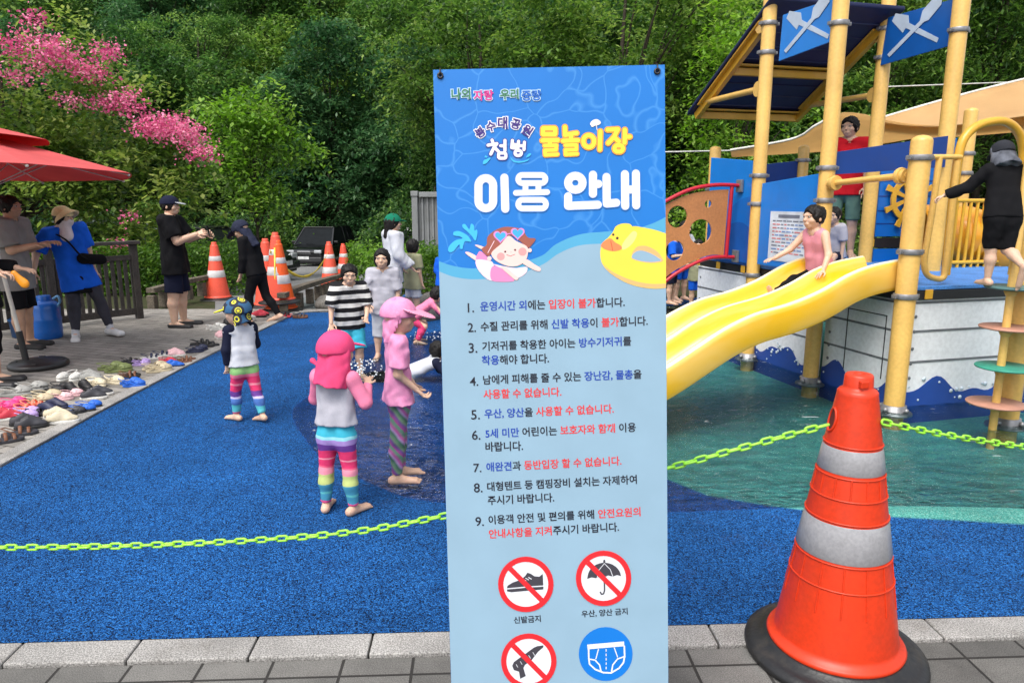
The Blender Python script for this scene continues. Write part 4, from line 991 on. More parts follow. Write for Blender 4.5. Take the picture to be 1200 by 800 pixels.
f.line([Z2(484, 100), Z2(490, 140)], .8, 0)
for pts in ([(190, 745), (195, 715), (225, 700), (255, 690), (240, 715), (215, 740)], [(205, 690), (210, 672), (228, 688)], [(420, 680), (440, 705), (480, 722), (540, 716), (585, 700), (560, 722), (490, 735), (440, 720)], [(555, 690), (575, 660), (598, 655), (590, 675)]): f.poly(spline([Z3(*p) for p in pts], 5, True), 1)
f.done('splash_print', [paint('cream', srgb(228, 220, 215)), C_[8]])
# eyelets, hooks and the stand behind the sheet
ey_m, st_m = mat('dark metal', (.06, .055, .05), .35, .8), mat('stand grey metal', (.3, .3, .31), .4, .7)
bl_m = mat('black plastic', (.015, .015, .016), .4)
def mbl(v): return Mb @ Vector(v)
cz = [(BP(516, 89)), (BP(770, 84))]
for x, z in cz + [(.015, -BH + .015), (W0 - .015, -BH + .015)]:
    Mr = Matrix.Rotation(R(90), 3, 'X')
    b = MB(); b.lathe([(.0085, -.002), (.0085, .003), (.005, .0045), (.004, .002), (.004, -.004)], (x, -.001, z), 20, Mr); b.build('eyelet', ey_m, banner, space='local')
    s_ = 1 if z > -.5 else -1
    b = MB(); b.tube(spline([(x, .012, z + .002 * s_), (x, -.004, z), (x, -.009, z + .006 * s_), (x, -.004, z + .016 * s_), (x, .01, z + .02 * s_)], 5), .0018, 8); b.build('hook', ey_m, banner, space='local')
hub = Vector((W0 / 2, .09, -.95))
for x, z in cz + [(.015, -BH + .015), (W0 - .015, -BH + .015)]:
    b = MB(); b.tube([hub, (x, .012, z)], [.006, .004], 8); b.build('arm', st_m, banner, space='local')
b = MB(); b.box(hub, (.05, .04, .09)); b.build('hub', bl_m, banner, bev=.006, space='local')
for dx, dy_ in ((-.3, .42), (.3, .42)):
    a = mbl(hub); e = Vector((a.x + dx, a.y + dy_, .02)); b = MB(); b.tube([a, e], .007, 8); b.ell(e, .02); b.build('leg', st_m, banner)
for x in (.1, W0 - .1):
    a = mbl(hub); e = mbl((x, .06, -BH)); e.z = .012; b = MB(); b.tube([a, e], .007, 8); b.ell(e, .02); b.build('leg', st_m, banner)

# ------------------------------------------------------------------ the cones
def cone_mat(name, c):
    return mat(name, c, .42, var=.05, scale=4, fine=.07, fscale=60, bump=.06, bscale=35, dirt=.07)
OR, TAPE, RUB = cone_mat('cone orange', (.60, .034, .004)), mat('grey reflective tape', (.30, .30, .315), .32, var=.06, scale=10, bump=.2, bscale=16, dirt=.08, fine=.08, fscale=90), mat('black rubber', (.012, .012, .013), .42, dirt=.4, bump=.2, bscale=50, scale=4)
cone_r = lambda z: .226 - .161 * z
def make_cone(label, loc, s=1.0, rz=0.0, group=None, big=True, om=None, tm=None):
    """s scales the height; big = the near one with ribs and its hand hole"""
    t = thing('traffic_cone', label, 'traffic cone', loc, rz, group)
    t.scale = (s, s, s); om = om or OR; tm = tm or TAPE
    n = 64 if big else 28
    b = MB(); b.lathe([(.31, 0), (.316, .008), (.312, .026), (.285, .036), (.252, .04), (.244, .055), (.234, .058), (.2, .05)], n=n, cap=False); b.build('rubber_base', RUB, t, space='local')
    pr = [(.234, .056), (.238, .066), (.232, .075), (cone_r(.08), .08)] + [(cone_r(z), z) for z in np.linspace(.1, .99, 30)] + [(.066, 1.0), (.06, 1.008), (.05, 1.012), (.048, 1.02), (.046, 1.055), (.042, 1.062), (.02, 1.063), (.018, 1.055), (0, 1.055)]
    b = MB(); b.lathe(pr, n=n, cap=False); b.build('cone_body', om, t, space='local')
    for z0, z1 in ((.425, .553), (.725, .81)):
        b = MB(); b.lathe([(cone_r(z0) + .0005, z0), (cone_r(z0) + .0025, z0 + .003), (cone_r(z1) + .0025, z1 - .003), (cone_r(z1) + .0005, z1)], n=n, cap=False); b.build('reflective_band', tm, t, space='local')
    if big:
        b = MB()
        for z in (.418, .562, .715, .82, .64, .33): b.tube([((cone_r(z) + .001) * math.cos(a), (cone_r(z) + .001) * math.sin(a), z) for a in np.linspace(0, 2 * np.pi, 72, endpoint=False)], .0035, 6, closed=True)
        for z0, z1 in ((.64, .715), (.24, .418)):
            for k in range(14):
                a = 2 * np.pi * k / 14 + .15; b.tube([((cone_r(z) + .0005) * math.cos(a), (cone_r(z) + .0005) * math.sin(a), z) for z in np.linspace(z0, z1, 6)], .003, 6)
        b.build('moulded_ribs', om, t, space='local')
        b = MB(); a0 = R(174); z0 = .90
        pts = []
        for k in range(28):
            q = 2 * np.pi * k / 28; z = z0 + .04 * math.sin(q); a = a0 + .27 * math.cos(q); rr = cone_r(z) + .002; pts.append((rr * math.cos(a), rr * math.sin(a), z))
        b.tube(pts, .0045, 8, closed=True); b.build('hand_hole_rim', om, t, space='local')
        b = MB(); q = [((cone_r(z0 + .034 * math.sin(w)) + .0012) * math.cos(a0 + .22 * math.cos(w)), (cone_r(z0 + .034 * math.sin(w)) + .0012) * math.sin(a0 + .22 * math.cos(w)), z0 + .034 * math.sin(w)) for w in np.linspace(0, 2 * np.pi, 28, endpoint=False)]
        b.add(q, [tuple(range(28))]); b.build('hand_hole_shade', mat('hole shade', (.10, .012, .006), .7), t, space='local')  # flat dark disc on the closed body, painted shade of the opening
        b = MB(); b.box((-.012, -.046, 1.035), (.03, .02, .026)); b.build('cap_lug', om, t, bev=.004, space='local')
    return t
cp = G(976, 763)
near_cone = make_cone('large orange cone in front with two grey bands', (cp.x, cp.y, 0.0), .985, R(8))
# ------------------------------------------------------------------ the lime plastic chain
chm = mat('lime plastic', (.30, .74, .05), .3, var=.05, spec=.5)
def chain(label, pts, pitch=.037, ln=.05, w=.026, rw=.0042):
    path = [Vector(p) for p in spline(pts, 60)]; s = [0.0]
    for a, b2 in zip(path[:-1], path[1:]): s.append(s[-1] + (b2 - a).length)
    def at(q):
        i = min(max(int(np.searchsorted(s, q)) - 1, 0), len(path) - 2); return path[i].lerp(path[i + 1], (q - s[i]) / max(1e-9, s[i + 1] - s[i])), (path[i + 1] - path[i]).normalized()
    b = MB(); n = int(s[-1] / pitch)
    for k in range(n):
        c, t = at((k + .5) * pitch); side = t.cross(Vector((0, 0, 1))).normalized(); up = side.cross(t)
        a = (R(12) if k % 2 else R(95)) + random.uniform(-.16, .16); e = side * math.cos(a) + up * math.sin(a); h = ln / 2 - w / 2; q = []
        for c0, a0 in ((h, -90), (-h, 90)):
            for d in range(0, 181, 30): q.append(c + t * (c0 + (w / 2 - rw) * math.cos(R(a0 + d)) * 1.0) + e * ((w / 2 - rw) * math.sin(R(a0 + d))))
        b.tube(q, rw, 7, closed=True)
    t0 = thing('plastic_chain', label, 'chain', tuple(path[0]))
    b.build('chain_links', chm, t0)
    return t0
chain('lime green plastic chain sagging across the front to the cone', [tuple(atY(*p)) for p in ((-140, 640, 2.35), (0, 641, 2.35), (150, 639, 2.35), (300, 632.5, 2.35), (420, 622, 2.33), (527, 603, 2.3), (660, 579, 2.28), (785, 547.5, 2.26), (880, 521.5, 2.25), (979, 495, 2.25))])
chain('lime green plastic chain running on from the cone across the water', [tuple(atY(*p)) for p in ((1034, 494, 2.3), (1080, 504, 2.34), (1140, 514.5, 2.42), (1200, 523, 2.5), (1300, 533, 2.64))])
# ------------------------------------------------------------------ the play ship standing in the pool
A0 = G(1047, 480, -.016); A0.z = 0
e1 = Vector((-.2576, .9663, 0)).normalized(); e2 = Vector((e1.y, -e1.x, 0)); eZ = Vector((0, 0, 1))
def W(s, t, z=0.0): return A0 + e2 * s + e1 * t + eZ * z
def sz_at(px, py, t):                      # where a sight line crosses the cross-plane t
    q = onplane(px, py, A0 + e1 * t, e1) - A0; return (q.dot(e2), q.z)
def tz_at(px, py, s):                      # ... the long plane s
    q = onplane(px, py, A0 + e2 * s, e2) - A0; return (q.dot(e1), q.z)
YEL = mat('post yellow', (.70, .43, .11), .38, var=.07, scale=2.5, fine=.06, fscale=40, bump=.04, bscale=30, coat=.15, dirt=.05)
YEL2 = mat('rail yellow', (.66, .36, .03), .35, var=.07, scale=3, fine=.05, coat=.15, dirt=.15)
GRY = mat('clamp grey', (.28, .28, .29), .38, .55, var=.12, scale=20, dirt=.2)
BLU1 = mat('panel blue', srgb(16, 120, 205), .35, var=.06, scale=2, coat=.1, dirt=.1)
BLU2 = mat('panel mid blue', srgb(14, 104, 190), .35, var=.06, scale=2, dirt=.1)
BLU3 = mat('panel dark blue', srgb(14, 58, 130), .4, var=.08, scale=2, dirt=.12)
NAV = mat('roof navy', srgb(22, 32, 74), .5, var=.12, scale=3, dirt=.1)
HUL = mat('hull grey', srgb(226, 229, 232), .5, var=.04, scale=1.6, fine=.06, fscale=30, dirt=.05)
HULL_L = mat('hull line', srgb(104, 108, 112), .6)
WAV = mat('wave blue', srgb(34, 70, 150), .45, var=.08, scale=2, dirt=.1)
WHT = mat('white dot', srgb(200, 214, 226), .5)
BLK = mat('black rubber trim', (.012, .012, .014), .55)
DECK = mat('deck blue', srgb(70, 130, 200), .7, var=.1, scale=4, fine=.2, fscale=80, dirt=.25)
PALE = mat('emblem grey', srgb(176, 190, 206), .5, var=.06)
ship = thing('play_ship', 'yellow and blue play ship with slide standing in the pool', 'play structure', tuple(A0))
def tprism(poly, s, th, name, m, parent=None, holes=(), bev=.004):
    """outline in (t, z) on the plane s, thickness th towards -s"""
    return MB().prism(poly, W(s, 0), e1, eZ, th, holes=holes).build(name, m, parent or ship, bev=bev) if False else MB().prism([(-a, z) for a, z in poly], W(s, 0), -e1, eZ, th, holes=[[(-a, z) for a, z in h] for h in holes]).build(name, m, parent or ship, bev=bev)
def sprism(poly, t, th, name, m, parent=None, holes=(), bev=.004):
    """outline in (s, z) on the plane t, thickness th towards the camera"""
    return MB().prism(poly, W(0, t), e2, eZ, th, holes=holes).build(name, m, parent or ship, bev=bev)
DZ = .96
# posts: (s, t, height, radius, clamp heights in photo rows)
def post(s, t, top, r, rows=(), base=True, m=None, rounded=True):
    c = W(s, t)
    pr = [(r, -.2), (r, top - r * .5)] + [(r * math.cos(a), top - r * .5 + r * .6 * math.sin(a)) for a in np.linspace(.3, 1.45, 6)] + [(.004, top + r * .1)]
    o = MB().lathe(pr, c, 28).build('post', m or YEL, ship)
    for y in rows:
        z = atY(0, y, c.y).z if isinstance(y, int) else y
        z = CAMH + ray(600, y).z * (c.y / ray(600, y).y) if isinstance(y, int) else y
        b = MB().lathe([(r + .001, -.022), (r + .012, -.02), (r + .014, 0), (r + .012, .02), (r + .001, .022)], c + eZ * z, 24, cap=False)
        for d in (e2, -e2): b.box(c + eZ * z + d * (r + .022), (.03, .045, .03), Matrix.Rotation(math.atan2(e2.y, e2.x), 3, 'Z')); b.tube([c + eZ * z + d * (r + .022) - e1 * .03, c + eZ * z + d * (r + .022) + e1 * .03], .007, 8)
        b.build('clamp', GRY, o, bev=.003)
    if base:
        b = MB().lathe([(r + .002, .03), (r + .016, .028), (r + .02, -.02), (r + .06, -.03), (r + .062, -.045), (r, -.05)], c, 24, cap=False)
        for k in range(4): a = k * math.pi / 2 + .5; b.ell(c + Vector((math.cos(a) * (r + .03), math.sin(a) * (r + .03), 0)), .02)
        b.build('foot_flange', GRY, o)
    return o
post(0, 0, 2.09, .076, (185, 295, 347)); post(-.04, .97, 4.3, .067, (28, 197, 235, 322)); post(0, 2.046, 4.3, .067, (28, 62, 206, 239, 322))
post(.25, 3.35, 2.25, .067, (222, 315)); post(1.33, 1.1, 4.3, .073, (36,), False); post(1.42, 2.1, 4.3, .071, (34, 68), False)
post(1.43, 3.3, 2.28, .066, (188,), False); post(2.53, 2.0, 2.6, .07, (180, 203, 265), False); post(.56, -.50, 2.9, .077, (), True); post(2.55, .1, 2.7, .07, (190, 250), False)
# deck, hull
b = MB().prism([(0, .04), (2.62, .04), (2.62, 2.08), (1.85, 2.12), (1.85, 3.4), (.1, 3.4), (.06, 2.0)], W(0, 0, DZ - .03), e2, e1, .03); b.build('deck', DECK, ship, bev=.004)
b = MB().prism([(.02, .03), (2.64, .03), (2.64, 2.05), (1.83, 2.1), (1.83, 3.38), (.08, 3.38)], W(0, 0, DZ - .105), e2, e1, .07); b.build('deck_edge', BLK, ship, bev=.003)
hz0, hz1 = -.17, DZ - .11
for t0, t1 in ((.08, .945), (.995, 2.02), (2.075, 3.27)):
    o = tprism([(t0, hz0), (t1, hz0), (t1, hz1), (t0, hz1)], .075, .02, 'hull_panel', HUL)
    b = MB()
    for z in (hz1 - .25, hz1 - .5, hz1 - .02): b.box(W(.0545, (t0 + t1) / 2, z), (.004, t1 - t0 - .004, .018), Matrix.Rotation(math.atan2(e2.y, e2.x), 3, 'Z'))
    b.build('plank_lines', HULL_L, o)
    b = MB(); Mr = Matrix((e1, eZ, e2)).transposed()
    for z in (.72, .6, .46, .34, .22):
        for t in (t0 + .06, t1 - .07): b.lathe([(.013, .0), (.013, -.006), (.007, -.008), (0, -.008)], W(.0545, t, z), 10, Mr)
    b.build('bolts', HULL_L, o)
    pts = [(t, .10 + .10 * (.5 + .5 * math.sin(t * 8.5 + 1.2)) ** 1.5 + .03 * math.sin(t * 19)) for t in np.linspace(t0 + .003, t1 - .003, 40)]
    w_ = tprism([(t0 + .003, hz0)] + [(t1 - .003, hz0)] + pts[::-1], .052, .004, 'wave_board', WAV, o, bev=0)
    b = MB(); rr_ = np.random.default_rng(int(t0 * 100))
    for k in range(int((t1 - t0) * 26)):
        t = rr_.uniform(t0 + .03, t1 - .03); z = .1 + .1 * (.5 + .5 * math.sin(t * 8.5 + 1.2)) ** 1.5 + rr_.uniform(-.1, .05); q = rr_.uniform(.005, .016); b.lathe([(q, 0), (q, -.004), (0, -.004)], W(.0475, t, z), 10, Mr, mi=0)
    b.build('bubble_print', WHT, w_)
# hatch on the panel under the slide
b = MB(); Mr2 = Matrix.Rotation(math.atan2(e2.y, e2.x), 3, 'Z')
for t0, t1, z0, z1 in ((.22, .23, .18, .7), (.66, .67, .1, .7), (.22, .67, .7, .71)): b.box(W(.0535, (t0 + t1) / 2, (z0 + z1) / 2), (.005, t1 - t0 if t1 - t0 > .02 else .008, z1 - z0 if z1 - z0 > .02 else .008), Mr2)
b.build('hatch', BLK, ship)
o = sprism([(.1, hz0), (2.6, hz0), (2.6, hz1), (.1, hz1)], .075, .02, 'hull_panel', HUL)
b = MB()
for z in (hz1 - .25, hz1 - .5, hz1 - .02): b.box(W(1.35, .0535, z), (2.49, .005, .018), Mr2)
b.build('plank_lines', HULL_L, o)
b = MB(); Mr = Matrix((e2, eZ, -e1)).transposed()
for z in (.72, .6, .46, .34, .22):
    for s in (.17, 1.3, 2.5): b.lathe([(.013, 0), (.013, .006), (.007, .008), (0, .008)], W(s, .0545, z), 10, Mr)
b.build('bolts', HULL_L, o)
pts = [(s, .07 + .13 * (.5 + .5 * math.sin(s * 7.5 - 1.6)) ** 1.4 + .025 * math.sin(s * 17)) for s in np.linspace(.104, 2.59, 60)]
w_ = sprism([(.104, hz0), (2.59, hz0)] + pts[::-1], .052, .004, 'wave_board', WAV, o, bev=0)
b = MB(); rr_ = np.random.default_rng(5)
for k in range(46):
    s = rr_.uniform(.14, 2.5); z = .07 + .13 * (.5 + .5 * math.sin(s * 7.5 - 1.6)) ** 1.4 + rr_.uniform(-.12, .06); q = rr_.uniform(.006, .02); b.lathe([(q, 0), (q, .004), (0, .004)], W(s, .0475, z), 12, Mr)
b.build('bubble_print', WHT, w_)
b = MB()
for s in (.24, 1.3, 2.4): b.box(W(s, .02, DZ - .06), (.07, .012, .075), Mr2)
for t in (2.25, 2.75, 3.2): b.box(W(.01, t, DZ - .06), (.012, .07, .075), Mr2)
b.build('brackets', YEL2, ship, bev=.003)
# side walls above the deck
o = tprism([(1.06, DZ + .02), (1.96, DZ + .02), (1.96, 1.79), (1.06, 1.86)], .0, .018, 'wall_panel', BLU1)
nb = [tz_at(903.5, 248, -.02), tz_at(949, 248, -.02), tz_at(949, 318, -.02), tz_at(898, 318, -.02)]
t0, t1 = max(1.1, nb[1][0]), nb[0][0]; z1 = (nb[0][1] + nb[1][1]) / 2; z0 = DZ + .08
nt = tprism([(t0, z0), (t1, z0), (t1, z1), (t0, z1)], -.019, .004, 'notice_board', mat('notice white', srgb(206, 214, 222), .5), o, bev=0)
b = MB(); rr_ = np.random.default_rng(8)
for i in range(15):
    z = z1 - .09 - i * .034
    if z < z0 + .05: break
    t = t1 - .05
    while t > t0 + .06:
        L_ = rr_.uniform(.02, .09); L_ = min(L_, t - t0 - .04); b.box(W(-.0243, t - L_ / 2, z), (.002, L_, .011), Mr2, mi=int(rr_.integers(0, 3) if i else 2)); t -= L_ + .016
b.box(W(-.0243, (t0 + t1) / 2, z1 - .045), (.002, (t1 - t0) * .55, .03), Mr2, mi=2)
b.build('fine_print', [mat('print faint red', srgb(205, 120, 120), .6), mat('print faint blue', srgb(110, 140, 190), .6), mat('print faint ink', srgb(110, 116, 130), .6)], nt)
o = tprism([(2.13, DZ + .01), (2.98, DZ + .01), (2.98, 2.1), (2.13, 2.02)], .0, .018, 'wall_panel', BLU1)
def wavy(f0): return [(t, f0 + .06 * math.sin(t * 4 + 8 * f0) + .03 * math.sin(t * 9)) for t in np.linspace(2.135, 2.975, 30)]
tprism([(2.135, DZ + .015), (2.975, DZ + .015)] + wavy(1.62)[::-1], -.0183, .002, 'wave_print', BLU2, o, bev=0)
tprism([(2.135, DZ + .018), (2.975, DZ + .018)] + wavy(1.32)[::-1], -.0205, .002, 'wave_print', mat('panel deep blue', srgb(18, 84, 166), .38, var=.06), o, bev=0)
o = sprism([(.36, DZ), (1.36, DZ), (1.36, 2.1), (.36, 2.0)], 3.32, .018, 'wall_panel', BLU3)
q0, q1 = sz_at(980, 179, 1.02), sz_at(1073, 165, 1.02); q2, q3 = sz_at(980, 205, 1.02), sz_at(1073, 193, 1.02)
o = sprism([(.03, q2[1]), (1.25, q3[1] - .02), (1.25, q1[1] + .05), (.03, q0[1])], 1.02, .02, 'header_board', BLU3)
# plank wall with the ship's wheel
wz = lambda y: sz_at(1050, y, 2.08)[1]
o = sprism([(1.5, wz(277)), (2.46, wz(277)), (2.46, wz(160)), (1.5, wz(178))], 2.09, .02, 'plank_wall', BLU2)
b = MB()
for y in (212, 230, 247, 262): b.box(W(1.98, 2.069, wz(y)), (.955, .004, .012), Mr2)
b.build('plank_lines', BLU3, o)
sprism([(1.5, wz(290)), (2.46, wz(290)), (2.46, wz(278.5)), (1.5, wz(278.5))], 2.085, .02, 'black_strip', BLK)
sprism([(1.5, DZ + .003), (2.46, DZ + .003), (2.46, wz(291)), (1.5, wz(291))], 2.09, .02, 'plank_wall', BLU2)
b = MB()
for px_ in (1020, 1094): c = W(sz_at(px_, 284, 2.06)[0], 2.058, wz(284)); b.box(c, (.09, .012, .085), Mr2)
b.build('brackets', YEL2, ship, bev=.003)
wc = sz_at(1064, 233, 2.05); b = MB(); cw = W(wc[0], 2.045, wc[1])
Pw = lambda r_, a: cw + e2 * (r_ * math.cos(a)) + eZ * (r_ * math.sin(a))
ring = lambda r_: [(r_ * math.cos(a), r_ * math.sin(a)) for a in np.linspace(0, 2 * np.pi, 48, endpoint=False)]
b.prism(ring(.235), cw, e2, eZ, .02, holes=[ring(.175)]); b.prism(ring(.06), cw, e2, eZ, .022)
for k in range(8):
    a = k * np.pi / 4 + .4; d = (math.cos(a), math.sin(a)); n_ = (-d[1], d[0])
    for r0_, r1_, h0, h1 in ((.058, .178, .016, .024), (.232, .32, .022, .034)):
        b.prism([(d[0] * r0_ - n_[0] * h0, d[1] * r0_ - n_[1] * h0), (d[0] * r1_ - n_[0] * h1, d[1] * r1_ - n_[1] * h1), (d[0] * r1_ + n_[0] * h1, d[1] * r1_ + n_[1] * h1), (d[0] * r0_ + n_[0] * h0, d[1] * r0_ + n_[1] * h0)], cw - e1 * .001, e2, eZ, .018)
b.build('ship_wheel', YEL2, ship, bev=.004)
# roof
zr = lambda t: 3.42 - (t - 2.0) * .57
rp = lambda s, t, d=0: W(s, t, zr(t) + d)
b = MB(); vs = [rp(s, t, d) for d in (.05, .09) for s, t in ((-.07, 1.93), (1.48, 1.93), (1.48, 3.5), (-.07, 3.5))]
b.add(vs, [(3, 2, 1, 0), (4, 5, 6, 7), (0, 1, 5, 4), (1, 2, 6, 5), (2, 3, 7, 6), (3, 0, 4, 7)])
roof = b.build('roof', NAV, ship, bev=.012)
b = MB()
for k in range(1, 9): t = 1.95 + k * .17; b.bar(rp(-.05, t, .047), rp(1.46, t, .047), .012, .012)
b.build('roof_ribs', NAV, roof)
b = MB(); up_ = Vector((0, 0, 1))
for s in (.03, 1.38): b.bar(rp(s, 2.1), rp(s, 3.44), .06, .08); b.bar(rp(s - .03, 2.15, .03), rp(s - .03, 3.3, .03), .1, .02)
for t in (2.75, 3.42): b.bar(rp(.06, t), rp(1.35, t), .06, .08); b.bar(rp(.06, t - .05, .03), rp(1.35, t - .05, .03), .1, .02)
b.build('roof_frame', YEL2, roof, bev=.006)
for (s, t) in ((0, 2.046), (1.42, 2.1)):
    b = MB(); c = W(s, t); z_ = 2.72
    b.tube([c + eZ * z_, rp(s + (.03 if s < 1 else -.04), 3.2)], .032, 14); b.lathe([(.075, -.035), (.075, .035)], c + eZ * z_ + e1 * .08, 20, Matrix((e1, eZ, e2)).transposed()); b.lathe([(.085, -.035), (.085, .035)], c + eZ * (zr(2.1) - .03) + e1 * .1, 20, Matrix((e1, eZ, e2)).transposed())
    b.build('roof_strut', YEL, roof, bev=.006)

# two board flags with crossed paddles
def flag(s, cor, m):
    q = [tz_at(x, y, s) for x, y in cor]
    o = tprism(q, s, .016, 'flag_board', m)
    O, U, Vv = np.array(q[0]), np.array(q[1]) - np.array(q[0]), np.array(q[3]) - np.array(q[0])
    # emblem traced in the first flag's own skewed axes (0..1 across, 0..1 down)
    A_ = np.array([(919, 18), (990, -5), (914, 72)], float); Mi = np.linalg.inv(np.array([A_[1] - A_[0], A_[2] - A_[0]]).T)
    def E(x, y): k = Mi @ (np.array((800 + x / 5, y / 5)) - A_[0]); return tuple(O + U * k[0] + Vv * k[1])
    def em(pts, d): tprism([E(*p) for p in pts], s - .0165 - d, .003, 'paddle_emblem', PALE, o, bev=0)
    em([(640, 65), (712, 72), (718, 112), (880, 180), (872, 203), (702, 140), (688, 168), (622, 108)], 0)
    em([(800, 100), (780, 92), (788, 44), (825, -12), (880, -20), (880, 12), (820, 96), (622, 306), (610, 294), (790, 92)], .0005) if False else em([(788, 44), (832, -14), (882, -18), (880, 10), (822, 92), (800, 102), (624, 306), (610, 294), (778, 98)], .0035)
flag(-.02, [(919, 18), (990, -5), (981, 47), (914, 72)], BLU1); flag(1.37, [(1042, 21), (1123, -2), (1114, 54), (1033, 77)], mat('flag deep blue', srgb(14, 84, 160), .4, var=.06))
# handrail over the slide, rails, arch
b = MB(); ha, hb = W(0, .1, 1.81), W(-.06, .9, 1.765); b.tube([ha, hb], .026, 14)
for p in (ha, hb): b.lathe([(.06, -.02), (.066, 0), (.06, .02)], p + (hb - ha) * (.08 if p is ha else -.08), 20, Matrix((e2, eZ, e1)).transposed()); b.lathe([(.05, -.03), (.05, .03)], p + (hb - ha) * (.05 if p is ha else -.05), 12, Matrix((e2, eZ, e1)).transposed())
b.build('handrail', YEL, ship, bev=.004)
def rail_loop(pxs, t, r, name, m, n=6): P = spline([sz_at(x, y, t) for x, y in pxs], n); return MB().tube([W(s, t, z) for s, z in P], r, 14).build(name, m, ship)
rail_loop([(1101, 184), (1095, 230), (1087, 280), (1083, 306), (1086, 321), (1095, 326), (1104, 326), (1108, 316), (1113, 270), (1118, 225), (1122, 188)], .1, .024, 'barrier_rail', YEL, 5)
rail_loop([(1090, 184), (1110, 184), (1126, 184)], .1, .02, 'barrier_rail', YEL)
rail_loop([(1108, 322), (1113, 270), (1119, 215), (1124, 180), (1130, 162), (1143, 149), (1160, 143), (1178, 143), (1191, 152), (1198, 168), (1199, 190), (1195, 240), (1189, 300), (1186, 322)], .12, .034, 'entry_arch', YEL2, 5)
rail_loop([(1196, 190), (1215, 190), (1230, 190)], .12, .022, 'barrier_rail', YEL); rail_loop([(1204, 190), (1196, 290), (1192, 318)], .12, .022, 'barrier_rail', YEL); rail_loop([(1222, 190), (1214, 290), (1209, 318)], .12, .022, 'barrier_rail', YEL)
for px_ in (1117, 1125, 1133, 1141, 1149, 1157, 1166, 1176): s0 = sz_at(px_, 280, 1.3)[0]; MB().tube([W(s0, 1.3, DZ), W(s0, 1.3, DZ + .66)], .016, 10).build('baluster', YEL2, ship)
s0, s1 = sz_at(1112, 280, 1.3)[0], sz_at(1182, 280, 1.3)[0]; MB().tube([W(s0, 1.3, DZ + .66), W(s1, 1.3, DZ + .66)], .02, 12).build('barrier_rail', YEL2, ship); MB().tube([W(s0, 1.3, DZ + .05), W(s1, 1.3, DZ + .05)], .02, 12).build('barrier_rail', YEL2, ship)
ORG = mat('tunnel orange', (.72, .30, .012), .3, var=.1, scale=3, coat=.2, dirt=.12)
P = spline([tuple(W(1.75, 1.75, 1.27)), tuple(W(2.05, 1.62, 1.27)), tuple(W(2.4, 1.5, 1.2)), tuple(W(2.75, 1.5, 1.0)), tuple(W(3.1, 1.6, .6))], 6); n_ = len(P)
b = MB().tube(P, [.29 + .02 * math.sin(i * 1.0) for i in range(n_)], 28, caps=False); o = b.build('tunnel_slide', ORG, ship); md = o.modifiers.new('wall', 'SOLIDIFY'); md.thickness = .012
# spiral step ladder in front
lp = W(.316, -.602); b = MB().lathe([(.027, -.2), (.027, 2.5), (.02, 2.515), (0, 2.52)], lp, 16); lad = b.build('ladder_pole', YEL, ship)
STP = [mat('step rose', srgb(172, 124, 104), .6, dirt=.25, fine=.1), mat('step green', srgb(48, 140, 118), .6, dirt=.25, fine=.1), mat('step teal', srgb(74, 110, 110), .6, dirt=.25)]
for y, mi, off in ((472, 0, (.0, .0)), (429, 1, (.02, -.02)), (384, 0, (.04, .02)), (337, 2, (.05, .03))):
    z = onplane(1172, y, lp, Vector((0, 1, 0))).z; b = MB().lathe([(0, -.012), (.16, -.014), (.188, -.008), (.192, 0), (.188, .006), (0, .006)], lp + Vector((off[0], off[1], z)), 36, cap=False); o = b.build('ladder_step', STP[mi], lad)
    MB().lathe([(.029, -.06), (.05, -.014), (.029, -.014)], lp + eZ * z, 16, cap=False).build('step_collar', YEL, o)
